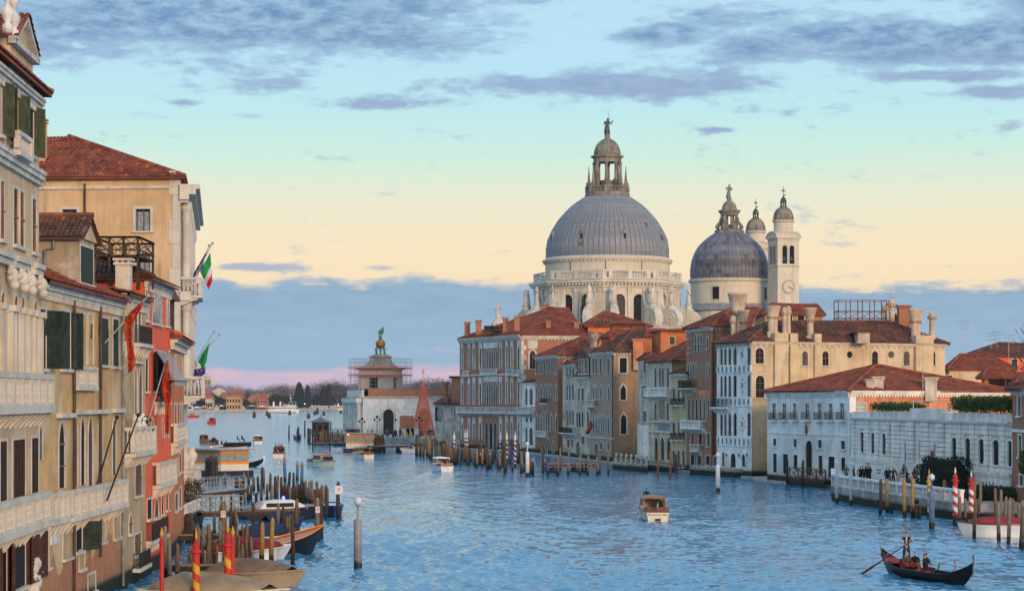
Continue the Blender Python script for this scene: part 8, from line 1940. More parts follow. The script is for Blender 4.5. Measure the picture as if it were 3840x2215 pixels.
for i in range(9):
    a = w4.L*i/8
    for d in (-.1,-1.7): mb.tube([w4.pt(a,1.5,d),w4.pt(a,2.7,d)],.035,5)
for z_ in (1.9,2.3,2.7):
    for d in (-.1,-1.7): mb.tube([w4.pt(0,z_,d),w4.pt(w4.L,z_,d)],.035,5)
mb.build('railing','metal_rail',j4)
jetty('grey timber platform along the gondola berths',W(*Z1(735,1262),.9),W(*Z1(1080,1262),.9),1.0,.95,'wood_dark')
mb = MB(); a_,c_ = W(*Z1(735,1300),.9),W(*Z1(1080,1298),.9); rl_ = Wall(Vector((a_.x,a_.y,0)),Vector((c_.x,c_.y,0))); rr_ = thing('timber_rail','pale horizontal timber rail fencing the gondola berths','railing',rl_.a)
for z_ in (1.35,1.75): mb = MB(); rl_.box(mb,0,rl_.L,z_,z_+.12,.02,.1); mb.build('rail','wood_grey',rr_)
for i in range(8): mb = MB(); x = rl_.L*i/7; rl_.box(mb,x-.06,x+.06,.9,2.0,.1,.2); mb.build('post','wood_grey',rr_)
# low stone platforms and fences in front of the grey brick and white palaces
def platform(label,pts,z,mat='weed_stone',name='quay_platform'):
    o = MB().prism([(p.x,p.y) for p in pts],lambda a,c: (a,c,z),lambda a,c: (a,c,-1)).build(name,mat,loc=(pts[0].x,pts[0].y,0)); return tag(o,label,'platform')
pf = [W(*Z1(1180,1290)),W(*Z1(1420,1312)),XY(2432,319),XY(2302,337)]; platform('low weed-stained stone platform under the tan brick flank',pf,.9)
wl = Wall(pf[0],pf[1]); fb = thing('stone_fence','stone-posted garden fence with ball finials on the low canal platform','fence',(pf[0].x,pf[0].y,.9))
for i in range(7): a = wl.L*(i+.2)/7; MB().lathe([(.16,.9),(.16,1.7),(.22,1.72),(.22,1.82),(.1,1.86),(.2,2.0),(.2,2.15),(.05,2.3)],wl.pt(a,0,-.4),8).build('post','stone',fb)
for i in range(6):
    a0,a1 = wl.L*(i+.2)/7+.16,wl.L*(i+1.2)/7-.16; mb = MB(); mb.bar(wl.pt(a0,1.0,-.4),wl.pt(a1,1.7,-.4),.06); mb.bar(wl.pt(a0,1.7,-.4),wl.pt(a1,1.0,-.4),.06); wl.box(mb,a0,a1,1.72,1.8,-.44,-.36); mb.build('cross_panel','wood_dark',fb)
pf = [W(*Z2(520,1325)),W(*Z2(820,1345)),XY(2800,274),XY(2600,292)]; platform('stone water platform on piles before the brown Gothic and marble palaces',pf,1.1)
pf = [W(*Z2(180,1290)),W(*Z2(400,1312)),XY(2520,303.5),XY(2400,321)]; platform('stepped stone landing before the mosaic palace',pf,.8)
pf = [W(*Z2(1195,1400)),W(*Z2(1440,1420)),XY(3090,245),XY(2960,255)]; platform('timber landing stage before the white plaster palace door',pf,.8,'wood_dark')
wl = Wall(pf[0],pf[1]); fb = thing('timber_fence','crossed brown timber railing on the landing before the white plaster palace','fence',(pf[0].x,pf[0].y,.8))
for i in range(5): mb = MB(); a = wl.L*i/4; wl.box(mb,a-.07,a+.07,.8,2.1,-.2,-.06); mb.build('post','wood_red',fb)
for i in range(4):
    a0,a1 = wl.L*i/4+.07,wl.L*(i+1)/4-.07; mb = MB(); mb.bar(wl.pt(a0,.95,-.13),wl.pt(a1,1.95,-.13),.08); mb.bar(wl.pt(a0,1.95,-.13),wl.pt(a1,.95,-.13),.08); wl.box(mb,a0,a1,2.0,2.1,-.19,-.07); mb.build('cross_panel','wood_red',fb)
# ================================================================ BOATS
def loft(mb,secs):
    n = len(secs[0])
    for A_,B_ in zip(secs[:-1],secs[1:]):
        for i in range(n-1): mb.q([A_[i],B_[i],B_[i+1],A_[i+1]])
    return mb
def hull_secs(L,B,fb,fbow,n=14,stern=.85,draft=.35):
    """stations stern -> bow (+X); section keel-chine-gunwale for both sides"""
    S_ = []
    for i in range(n+1):
        t = i/n; x = -L/2+L*t; b_ = B/2*(stern+(1-stern)*min(1,t*3))*(1-max(0,(t-.5)/.5)**2.2); b_ = max(b_,.02); z = fb+(fbow-fb)*max(0,(t-.35)/.65)**1.8; q = max(0,(t-.6)/.4)**1.5; fl = .84-.3*q; xb = x-.10*L*q
        S_.append([(x,-b_,z),(x-.045*L*q,-b_*(fl*.5+.5)*.97,z*.5),(xb,-b_*fl,.02),(xb-.05*L*q,0,-draft*(1-t*.4)),(xb,b_*fl,.02),(x-.045*L*q,b_*(fl*.5+.5)*.97,z*.5),(x,b_,z)])
    return S_
def boat_base(name,label,cat,L,B,fb,fbow,hm,dm,deck_from=0.,dz=.06,group=None,stripe=None):
    root = thing(name,label,cat,(0,0,0),group); S_ = hull_secs(L,B,fb,fbow); mb = loft(MB(),S_); s0 = S_[0]; mb.q(list(reversed(s0))); mb.build('hull',hm,root,auto=40)
    mb = MB()
    for A_,B_ in zip(S_[:-1],S_[1:]): mb.q([(A_[0][0],A_[0][1]*.97,A_[0][2]-dz),(B_[0][0],B_[0][1]*.97,B_[0][2]-dz),(B_[6][0],B_[6][1]*.97,B_[6][2]-dz),(A_[6][0],A_[6][1]*.97,A_[6][2]-dz)])
    mb.build('deck',dm,root)
    mb = MB(); mb.tube([s[0] for s in S_],.05,5); mb.tube([s[6] for s in S_],.05,5); mb.tube([s0[0],s0[6]],.05,5); mb.build('gunwale',stripe or dm,root); root['_S'] = 0
    return root,S_
def place(root,p,deg,sc=1.0):
    if '_S' in root: del root['_S']
    root.location = (p.x,p.y,0); root.rotation_euler = (0,0,radians(deg)); root.scale = (sc,)*3; return root
def taxi(label,px,py,deg,hm='paint_white',roofm='paint_white',cab='varnish',L=8.6,sc=1.0,text_=None,group=None,people=0):
    r,S_ = boat_base('water_taxi',label,'water taxi',L,2.2,.75,1.05,hm,'varnish',group=group,stripe='mahogany')
    # cockpit well aft, cabin mid, windscreen and helm forward
    mb = MB(); mb.bx(-L*.47,-L*.20,-.82,.82,.66,.70); mb.build('cockpit_floor','mahogany',r)
    mb = MB(); mb.bx(-L*.47,-L*.40,-.85,.85,.70,1.12); mb.bx(-L*.40,-L*.22,-.9,-.6,.70,1.05); mb.bx(-L*.40,-L*.22,.6,.9,.70,1.05); mb.build('bench_seat','mahogany',r)
    x0,x1 = -L*.20,L*.10; zt = 1.78
    mb = MB()
    for sg in (-1,1): mb.prism([(x0,.69),(x1,.72),(x1,1.1),(x0,1.05)],lambda a,z: (a,sg*.95,z),lambda a,z: (a,sg*.88,z))
    mb.bx(x1-.06,x1,-.88,.88,.7,1.5); mb.build('cabin',hm,r)
    for sg in (-1,1):
        for i in range(3):
            a0,a1 = x0+(x1-x0)*i/3+.06,x0+(x1-x0)*(i+1)/3-.06; mb = MB(); mb.addm([(a0,sg*.92,1.08),(a1,sg*.92,1.1),(a1-.03,sg*.84,zt-.1),(a0+.03,sg*.84,zt-.1)],[(0,1,2,3)]); mb.build('cabin_window','glass',r)
        mb = MB()
        for i in range(4): a = x0+(x1-x0)*i/3; mb.bar((a,sg*.92,1.05),(a,sg*.83,zt-.06),.07)
        mb.build('window_post',cab,r)
    mb = MB(); mb.prism([(-.98,zt-.08),(-.8,zt+.06),(-.3,zt+.13),(.3,zt+.13),(.8,zt+.06),(.98,zt-.08)],lambda y,z: (x0-.25,y,z),lambda y,z: (x1+.15,y,z)); mb.build('roof',roofm,r)
    mb = MB(); mb.addm([(x1+.95,-.85,1.05),(x1+.95,.85,1.05),(x1+.55,.75,1.6),(x1+.55,-.75,1.6)],[(0,1,2,3)]); mb.build('windscreen','glass',r); mb = MB(); mb.bar((x1+.55,-.78,1.6),(x1+.55,.78,1.6),.06); mb.bar((x1+.95,-.87,1.03),(x1+.55,-.77,1.62),.06); mb.bar((x1+.95,.87,1.03),(x1+.55,.77,1.62),.06); mb.build('windscreen_frame','metal_grey',r)
    mb = MB(); mb.tube([(-L*.49,0,.75),(-L*.53,0,1.6)],.025,5); mb.build('flagstaff','metal_grey',r)
    for i,mt in enumerate(('flag_green','flag_white','flag_red')): mb = MB(); mb.q([(-L*.53-.02,.0,1.58-i*.16),(-L*.53-.2,.12,1.5-i*.16),(-L*.53-.18,.12,1.3-i*.16),(-L*.52-.02,0,1.42-i*.16)]); mb.build('flag_stripe',mt,r)
    for sg in (-1,1): mb = MB(); mb.lathe([(.05,0),(.12,.06),(.05,.12)],(-L*.46,sg*.55,.76),8); mb.build('cleat','metal_grey',r)
    if text_:
        wl = Wall(Vector((-L/2-.012,.8,0)),Vector((-L/2-.012,-.8,0))); text(r,text_,wl,.8,.47,.002,.2,'mahogany'); mb = MB(); mb.bx(-L/2-.1,-L/2-.01,-.22,.22,.05,.22); mb.build('exhaust','iron',r)
    p = W(px,py); place(r,p,deg,sc)
    return r,p
def aboard(p,deg,lx,ly,lz,sc=1.0):
    a = radians(deg); return (p.x+sc*(lx*cos(a)-ly*sin(a)),p.y+sc*(lx*sin(a)+ly*cos(a)),lz*sc)
t1,p1_ = taxi('white and varnished water taxi seen from astern, alone in the open canal',2446,1942,92,'paint_cream','teak',text_='Marcantonia e Silvia',L=9.2,sc=1.0)
person('stand',aboard(p1_,92,1.9,.3,.7),radians(92+90),'helmsman in dark jacket standing at the wheel of the lone water taxi','cloth_black','cloth_navy',group=None)
taxi('white-roofed water taxi heading away near the striped gondola poles',1652,1763,104,'paint_white','paint_white',sc=1.0)
t3,p3_ = taxi('cream water taxi broadside with dark red cabin in mid canal',1213,1750,-62,'paint_cream','varnish','mahogany',sc=1.0)
t4,p4_ = taxi('water taxi crowded with dark-clothed people coming up the canal',1047,1714,94,'paint_cream','mahogany','mahogany',sc=1.0)
for i in range(5): person('sit' if i % 2 else 'stand',aboard(p4_,94,-3.2+.6*i,-.5+.5*(i % 3),.75),random.random()*6,'dark-clothed passenger packed in the crowded water taxi','cloth_black' if i % 2 else 'cloth_red','cloth_black',group='passengers of the crowded taxi')
taxi('small white water taxi heading out past the hut jetty',967,1664,98,'paint_white','paint_white',sc=1.05)
taxi('white water taxi with brown cabin passing the far floating stop',1354,1717,112,'paint_cream','mahogany','mahogany',sc=1.0)
taxi('dark brown-cabined water taxi farthest up the open channel',765,1660,96,'mahogany','mahogany','mahogany',sc=1.0)
t8,p8_ = taxi('pale water taxi with standing passengers following the brown taxi',800,1683,100,'paint_white','mahogany',sc=1.05)
for i in range(3): person('stand',aboard(p8_,100,-2.8+.6*i,.2*i-.2,.72,1.05),i*1.3,'dark-clothed passenger standing in the pale water taxi','cloth_black','cloth_navy',group='passengers of the pale taxi')
t12,_ = taxi('white motorboat moored bow out below the church square',1556,1697,200,'paint_white','mahogany',L=6.0,sc=1.0)
# long workboat with passengers beyond the near stop
r,S_ = boat_base('long_launch','long white launch carrying seated passengers beyond the near waterbus stop','launch',11,2.5,.9,1.3,'paint_white','mahogany'); mb = MB(); mb.bx(-2,4,-1,1,.9,1.7); cb = mb.build('cabin','glass',r); mb = MB(); mb.bx(-2.2,4.2,-1.15,1.15,1.7,1.82); mb.build('cabin_roof','metal_grey',r); p9 = W(880,1692); place(r,p9,62,1.0)
for i in range(6): person('sit',aboard(p9,62,-4.6+.8*i if i < 3 else 1.2+.8*(i-3),.4*(i % 2)-.2,.95 if i < 3 else 1.82),1.5,'dark seated passenger on the long white launch','cloth_black','cloth_black',group='passengers of the long launch')
for px_,py_,dg,lab in ((797,1589,80,'small bright red boat alone in the open basin'),(722,1566,15,'small red boat half hidden by the great palazzo corner')):
    r,S_ = boat_base('red_boat',lab,'boat',6.5,2.2,1.0,1.3,'paint_red','paint_red'); mb = MB(); mb.prism([(-1.2,1.0),(1.2,1.0),(.8,2.1),(-1.0,2.2)],lambda a,z: (a,-.85,z),lambda a,z: (a,.85,z)); mb.build('cabin','paint_red',r); mb = MB(); mb.bx(-1.25,-1.1,-.7,.7,1.3,1.9); mb.build('cabin_window','glass',r); place(r,W(px_,py_),dg,1.15)
# ---- gondolas
def gondola(label,p,deg,L=10.8,cover=None,group=None,sc=1.0,red=False):
    root = thing('gondola',label,'gondola',(0,0,0),group); n = 30; S_ = []
    for i in range(n+1):
        t = i/n; x = -L/2+L*t; u = 2*t-1; b_ = max(.70*(1-abs(u)**2.3),.035); rise = (.92*max(0,(-u-.25)/.75)**2.2 if u < 0 else .72*max(0,(u-.35)/.65)**2.4); keel = -.22+(1.15*max(0,(-u-.62)/.38)**1.7 if u < 0 else .9*max(0,(u-.66)/.34)**1.7)
        S_.append([(x,-b_,.5+rise),(x,-b_*.62,keel+.10),(x,0,keel),(x,b_*.62,keel+.10),(x,b_,.5+rise)])
    loft(MB(),S_).build('hull','paint_black',root,auto=40)
    mb = MB(); mb.tube([s[0] for s in S_],.035,5); mb.tube([s[4] for s in S_],.035,5); mb.build('gunwale','paint_black',root)
    mb = MB()
    for A_,B_ in zip(S_[:-1],S_[1:]):
        t = (A_[0][0]+L/2)/L; dz = .05 if (t < .2 or t > .70) else .36
        mb.q([(A_[0][0],A_[0][1]*.95,A_[0][2]-dz),(B_[0][0],B_[0][1]*.95,B_[0][2]-dz),(B_[4][0],B_[4][1]*.95,B_[4][2]-dz),(A_[4][0],A_[4][1]*.95,A_[4][2]-dz)])
    mb.build('deck','paint_black',root)
    xb = L/2; zb = S_[-1][0][2]      # toothed bow iron
    mb = MB(); poly = [(xb-.30,zb-.65),(xb-.08,zb-.25),(xb+.0,zb+.15),(xb-.06,zb+.42),(xb+.10,zb+.50),(xb+.20,zb+.30),(xb+.16,zb+.05)]
    for q in range(6): z_ = zb-.0-q*.11; poly += [(xb+.24-.015*q,z_),(xb+.24-.015*q,z_-.05),(xb+.10-.02*q,z_-.05),(xb+.10-.02*q,z_-.1)]
    poly += [(xb-.12,zb-.75)]
    mb.prism(poly,lambda a,z: (a,-.02,z),lambda a,z: (a,.02,z)); mb.build('bow_iron','metal_grey',root)
    xs = -L/2; zs = S_[0][0][2]; mb = MB(); mb.tube([(xs+.05,0,zs-.1),(xs-.1,0,zs+.15),(xs-.08,0,zs+.32),(xs+.02,0,zs+.36)],[.06,.05,.045,.05],6); mb.build('stern_curl','metal_grey',root)
    if cover:
        mb = MB(); G = []
        for i in range(4,n-4):
            s = S_[i]; G.append([(s[0][0],s[0][1]*1.04*cos(pi*j/6) if False else -s[0][1]*-1*cos(pi*j/6)*1.05,s[0][2]-.12*(j in (0,6))+.28*sin(pi*j/6)) for j in range(7)])
        add_grid(mb,G,0,len(G)-1); mb.build('tarpaulin',cover,root,smooth=True)
    else:
        mb = MB(); mb.prism([(-1.9,.42),(-1.3,.42),(-1.25,.62),(-1.75,1.05),(-1.95,1.0)],lambda a,z: (a,-.5,z),lambda a,z: (a,.5,z)); mb.build('seat','upholstery',root)
        mb = MB(); mb.bx(-.4,.1,-.5,.5,.3,.55); mb.bx(.5,.9,-.5,-.2,.3,.55); mb.build('bench','upholstery',root)
        mb = MB(); mb.tube([(-3.1,-.62,.75),(-3.12,-.66,1.0),(-3.0,-.6,1.15),(-3.15,-.55,1.25)],[.06,.05,.045,.03],6); mb.build('oarlock','varnish',root)
        if red: mb = MB(); mb.addm([(-4.6,-.28,1.1),(-4.6,.28,1.1),(-2.7,.52,.72),(-2.7,-.52,.72)],[(0,1,2,3)]); mb.build('red_cover','upholstery',root)
        for sg in (-1,1): mb = MB(); mb.tube([(.3,sg*.62,.55),(.35,sg*.64,.8),(.5,sg*.6,.95)],[.05,.06,.02],6); mb.build('brass_ornament','gold',root)
        mb = MB(); mb.tube([(3.0,0,.75),(3.05,.05,1.0),(2.95,0,1.15),(3.05,0,1.3)],[.04,.03,.035,.01],6); mb.build('bow_flag','flag_red',root)
    root.location = (p.x,p.y,0); root.rotation_euler = (0,0,radians(deg)); root.scale = (sc,)*3; return root
gp = W(3465,2168); gdeg = -58
st_p,bw_p = W(3305,2135),W(3620,2195); gp = W(3470,2172); gdeg = -70; gsc = 1.0
gondola('black gondola rowed by a standing gondolier with seated passengers',gp,gdeg,9.6,red=True)
# gondolier with oar
gl = aboard(gp,gdeg,-2.0,.0,.66)
J,E,zp = skeleton((((-.09,-.14,-.23),(.06,-.37,-.30)),((.10,-.13,-.21),(.06,-.40,-.10))),(((-.03,-.04,-.42),(-.06,.02,-.83)),((.02,-.02,-.42),(.07,.06,-.83))),fingers=True,lean=.05)
wr = [J['ha'+s][0] for s in 'lr']
def gm(c):
    if c.z > zp+.755 or (c.z > zp+.65 and c.y > .0): return 1
    if c.z > zp+.575: return 0
    for w_ in wr:
        if (Vector(c)-w_).length < .13: return 0
    if c.z < zp-.02: return 3 if c.z > .09 else 2
    if abs(c.x) > .2 or (abs(c.x) < .045 and c.y < 0): return 4 if int(c.z*26) % 2 else 5
    return 2
gme = skin_mesh('person',J,E,'pelvis',['skin','hair','cloth_black','cloth_navy','cloth_red','cloth_white'],gm,2)
go_ = bpy.data.objects.new('person',gme); COL.objects.link(go_); go_.location = gl; go_.rotation_euler = (0,0,radians(-12)); go_.scale = (1.15,1.1,1.06); ORG[go_.name] = Vector((0,0,0)); tag(go_,'gondolier in striped shirt and black vest standing and holding a long oar','person')
# face, collar
mb = MB(); mb.tube([(0,-.125,1.655),(0,-.15,1.625),(0,-.12,1.61)],[.012,.018,.014],5); o = bpy.data.objects.new('nose',mb.mesh('nose','skin',True)); COL.objects.link(o); o.parent = go_
mb = MB(); 
for sg in (-1,1): mb.ball((sg*.032,-.115,1.665),.011,6,4)
o = bpy.data.objects.new('eye',mb.mesh('eye','ink',True)); COL.objects.link(o); o.parent = go_; o['kind'] = 'stuff'
oa,ob = P(3232,2149,W(3232,2149).y),None; ha = Vector(gl)+Matrix.Rotation(radians(-12),3,'Z') @ (wr[0]*.5+wr[1]*.5)
tip = W(3232,2150); d_ = (ha-tip).normalized(); orr = thing('oar','long dark wooden oar trailing in the water behind the gondola','oar',tip); mb = MB(); mb.tube([tip+d_*-.5,tip+d_*1.5],[.03,.05],6); bl = mb.build('shaft','mahogany',orr); bl_ = None
mb = MB(); mb.tube([tip+d_*1.5,ha,ha+d_*.35],[.04,.028,.03],8); mb.build('loom','mahogany',orr); mb = MB(); mb.prism([(-1.0,-.07),(.9,-.09),(1.3,-.03),(1.3,.03),(.9,.09),(-1.0,.07)],lambda a,c: tip+d_*a+Vector((0,.01,c)),lambda a,c: tip+d_*a+Vector((0,-.01,c))); mb.build('blade','mahogany',orr)
for lx,ly,top,hat,lab,rz in ((-1.55,.28,'cloth_black','cloth_blue','gondola passenger in dark coat and blue cap facing the canal',-20),(-1.5,-.25,'cloth_brown','tarp_beige','gondola passenger in dark coat with pale patterned headscarf',10),(-.2,.2,'cloth_black','cloth_black','gondola passenger all in black turned towards the bow',50),(.3,-.25,'cloth_black','hair','gondola passenger in black crouched near the bow seat',70)):
    person('sit',aboard(gp,gdeg,lx,ly,.14),radians(rz),lab,top,'cloth_black',hat)
for x0,y0,x1,y1,cv in ((945,1112,1132,1128,'tarp_blue'),):
    a,c = W(*Z5(x0+8,y0-6)),W(*Z5(x1,y1)); gondola('blue-covered gondola moored alone off the timber hut jetty',(a+c)/2,math.degrees(atan2(c.y-a.y,c.x-a.x))+180,10.8,cv)
for i,(x0,y0,x1,y1) in enumerate(((175,1228,345,1284),(200,1240,380,1262),(345,1255,500,1292),(500,1280,690,1322),(660,1290,860,1330),(830,1290,1060,1322))):
    a,c = W(*Z1(x0,y0)),W(*Z1(x1,y1)); mid_ = (a+c)/2; gondola('blue-tarpaulined gondola moored at the berths before the brick palaces',mid_,math.degrees(atan2(c.y-a.y,c.x-a.x))+180,10.8,'tarp_blue' if i != 1 else 'tarp_navy','covered gondolas at the berths')
for i,(x0,y0,x1,y1) in enumerate(((1312,1140,1400,1175),(1380,1158,1470,1168),(1200,1140,1260,1150))):
    a,c = W(*Z5(x0,y0+8)),W(*Z5(x1,y1+8)); gondola('black gondola tied among the poles of the hut jetty',(a+c)/2,math.degrees(atan2(c.y-a.y,c.x-a.x))+180,10.8,None,'gondolas at the hut jetty')
a = W(*Z4(630,640)); gondola('black gondola with curled stern showing beyond the near waterbus stop',Vector((a.x-4,a.y+2,0)),15,10.8,None)
# ---- covered boats, left jetties
def covered(label,bow,stern,B,fb,fbow,hm,dm,cover,ch,name='covered_boat',stripe=None,x0=.02,x1=.9,keelw=1.0):
    L = (bow-stern).length; r,S_ = boat_base(name,label,'boat',L,B,fb,fbow,hm,dm,stripe=stripe or hm)
    if cover:
        mb = MB(); G = []; n = len(S_)-1
        for i in range(n+1):
            t = i/n
            if t < x0 or t > x1: continue
            s = S_[i]; hgt = ch*(sin(pi*min(1,max(0,(t-x0)/(x1-x0)))**.8)**.6 if 0 < (t-x0)/(x1-x0) < 1 else 0); b2 = s[6][1]
            G.append([(s[0][0]+.02*sin(j*2+i),-b2*1.03*cos(pi*j/8),s[0][2]-.06*(j in (0,8))+hgt*(1-abs(j-4)/4)**.85+.025*sin(i*2.1+j*1.7)*(0 < j < 8)) for j in range(9)])
        add_grid(mb,G,0,len(G)-1); mb.build('tarpaulin',cover,r,smooth=True)
    mid_ = (bow+stern)/2; place(r,mid_,math.degrees(atan2(bow.y-stern.y,bow.x-stern.x))); return r
V2 = lambda zf,x,y: W(*zf(x,y))
covered('big black-hulled boat with broad orange gunwale and upswept bow beside the jetties',V2(Z4,1115,1215),V2(Z4,340,1270),2.4,.75,1.75,'paint_black','varnish',None,0,'wooden_barge','paint_orange')
covered('white motorboat under a navy blue tarpaulin with a gull on it',V2(Z4,995,1165),V2(Z4,520,1200),2.2,.75,1.0,'paint_white','paint_white','tarp_navy',.9)
covered('white motorboat under a dark red tarpaulin between the mooring poles',V2(Z4,900,1268),V2(Z4,285,1300),2.1,.7,.95,'paint_white','paint_white','tarp_red',.85)
covered('large motorboat under a brown canvas cover with pale chrome bow rail',V2(Z4,995,1462),V2(Z4,330,1440),2.6,.75,.95,'tarp_beige','paint_cream','tarp_brown',.75)
covered('boat under a sagging beige canvas cover at the red and yellow striped poles',V2(Z4,880,1640),V2(Z4,-60,1600),2.9,.95,1.15,'paint_cream','tarp_beige','tarp_beige',.85)
covered('small blue-covered boat between the jetty and the navy tarpaulin',V2(Z4,980,1062),V2(Z4,700,1070),2.0,.7,.9,'paint_blue','paint_navy','tarp_navy',.7)
covered('small blue and white boat moored by the solitary pole',V2(Z4,1190,985),V2(Z4,1150,940),2.0,.8,1.0,'paint_blue','paint_white',None,0)
covered('wooden boat with blue sheet among the crowded poles',V2(Z4,1090,868),V2(Z4,900,850),2.0,.7,.9,'wood_red','plank','tarp_blue',.5)
covered('white motorboat under a bright red cover moored near the water steps',V2(Z6,1545,880),V2(Z6,2320,880),2.5,.95,1.1,'paint_white','paint_cream','tarp_red',.55,'motorboat','mahogany')
# police launch with a blue lamp
a,c = V2(Z4,1120,985),V2(Z4,560,1000); L = (a-c).length; r,S_ = boat_base('police_launch','white and dark blue police launch with a glowing blue roof lamp','launch',L,2.6,.9,1.25,'paint_navy','teak',stripe='paint_grey')
mb = MB(); G = []
for t,zt in ((-.34,.95),(-.28,1.5),(-.1,1.62),(.1,1.58),(.2,1.25),(.24,1.05)): G.append([(L*t,-1.0*cos(pi*j/6) if 0 else (-1.02,-.98,-.7,0,.7,.98,1.02)[j],(.85,.85+(zt-.85)*.75,zt-.03,zt+.02,zt-.03,.85+(zt-.85)*.75,.85)[j]) for j in range(7)])
add_grid(mb,G,0,len(G)-1); mb.build('cabin','paint_white',r)
for sg in (-1,1):
    for t0,t1 in ((-.26,-.12),(-.1,.07)): mb = MB(); mb.addm([(L*t0,sg*1.035,1.05),(L*t1,sg*1.035,1.05),(L*t1,sg*1.01,1.38),(L*t0,sg*1.01,1.38)],[(0,1,2,3)]); mb.build('cabin_window','glass',r)
mb = MB(); mb.lathe([(.12,1.6),(.14,1.72),(.1,1.86),(.02,1.9)],(0,0,0),10); mb.build('blue_lamp','light_blue',r); mb = MB(); mb.bx(L*.25,L*.42,-.8,.8,1.0,1.12); mb.build('fore_hatch','varnish',r)
place(r,(a+c)/2,math.degrees(atan2(a.y-c.y,a.x-c.x)))
# bow rail of the brown covered boat
q = [P(*Z4(720,1392),116),P(*Z4(850,1362),117),P(*Z4(960,1338),118),P(*Z4(950,1390),118)]
mb = MB(); mb.tube(q,.02,5); tag(mb.build('chrome_bow_rail','metal_grey',loc=q[0]),'thin chrome bow rail over the brown canvas cover','rail')
# gulls
def gull(label,p,rz=0.,fly=False,group=None):
    mb = MB(); M = Matrix.Translation(p) @ Matrix.Rotation(rz,4,'Z'); mb.tube([M @ Vector(v) for v in ((-.22,0,.16),(-.1,0,.17),(.05,0,.19),(.14,0,.25),(.19,0,.3),(.25,0,.29))],[.02,.06,.08,.05,.045,.01],8)
    if fly:
        for sg in (-1,1): mb.addm([M @ Vector(v) for v in ((-.08,sg*.05,.2),(.1,sg*.05,.22),(.12,sg*.4,.42),(-.05,sg*.75,.30),(-.06,sg*.4,.38))],[(0,1,2,4),(4,2,3)])
    else: mb.tube([M @ Vector((0,.03,.12)),M @ Vector((0,.03,0))],.012,4); mb.tube([M @ Vector((0,-.03,.12)),M @ Vector((0,-.03,0))],.012,4)
    return tag(mb.build('gull','gull',loc=p,smooth=True),label,'bird',group)
q = P(*Z4(632,1122),W(*Z4(760,1185)).y); gull('white gull resting on the navy blue tarpaulin',q,2.8)
gull('gull flying above the brick palace chimneys',P(*Z1(198,266),420),.6,True); gull('gull flying low over the far shore trees',P(1392,1098,430),.4,True)
gull('gull landing beside the blue capped poles',P(*Z4(820,622),W(*Z4(820,740)).y),.8,True)
# ================================================================ FLOATING WATERBUS STOPS
def stop(label,A,B,depth,sc_h,z0=.7,amber=False):
    """A-B: front edge on the water left to right"""
    wl = Wall(A,B); L = wl.L; r = thing('waterbus_stop',label,'waterbus stop',(A.x,A.y,0)); h = sc_h
    mb = MB(); wl.box(mb,-.5,L+.5,-.4,z0,-depth-.4,.4); mb.build('pontoon','paint_navy',r)
    mb = MB(); wl.box(mb,0,L,z0,z0+h*.32,-.08,0); wl.box(mb,0,.08,z0,z0+h*.32,-depth,-.08); wl.box(mb,L-.08,L,z0,z0+h*.32,-depth,-.08); wl.box(mb,0,L,z0,z0+h,-depth-.08,-depth); mb.build('lower_wall','paint_cream',r)
    for zb,ht,nm in ((.32,.1,'orange_band'),(.82,.12,'orange_band')):
        mb = MB(); wl.box(mb,-.03,L+.03,z0+h*zb+.003,z0+h*(zb+ht),-.06,.04); wl.box(mb,-.03,.03,z0+h*zb+.004,z0+h*(zb+ht)-.001,-depth,-.07); wl.box(mb,L-.03,L+.03,z0+h*zb+.004,z0+h*(zb+ht)-.001,-depth,-.07); mb.build(nm,'paint_orange',r)
    n = 4
    for i in range(n): mb = MB(); a0,a1 = L*i/n+.06,L*(i+1)/n-.06; wl.box(mb,a0,a1,z0+h*.425,z0+h*.818,-.04,-.02); mb.build('window_pane','shelter_glass',r)
    mb = MB(); wl.box(mb,L-.04,L-.02,z0+h*.425,z0+h*.818,-depth+.1,-.1); mb.build('window_pane','shelter_glass',r); mb = MB(); wl.box(mb,.02,.04,z0+h*.425,z0+h*.818,-depth+.1,-.1); mb.build('window_pane','shelter_glass',r)
    mb = MB()
    for i in range(n+1): a = min(max(L*i/n,.06),L-.06); wl.box(mb,a-.06,a+.06,z0,z0+h*.95,-.12,-.081)
    mb.build('frame_post','metal_grey',r); mb = MB(); wl.box(mb,-.7,L+.7,z0+h*.95,z0+h,-depth-.6,.6); mb.build('roof','paint_grey',r)
    if amber: mb = MB(); q = wl.pt(L*.08,z0+h*.9,.3); mb.ball(q,.14,8,6); mb.build('amber_lamp','light_amber',r)
    return r
def glassy(name,col,alpha): mk(name,col,.08,.1,2.,fine=0,alpha=alpha,spec=.6)
glassy('shelter_glass',(.42,.40,.30),.55)
A_,B_ = V2(Z4,415,705),V2(Z4,605,700); stop('near floating waterbus stop with orange bands and pale glazed shelter',A_,B_,8.,2.75,.75)
A_,B_ = V2(Z5,1450,1222),V2(Z5,1690,1222); stop('far floating waterbus stop with orange bands, dark glazing and amber lamp',A_,B_,6.,2.85,.75,True)
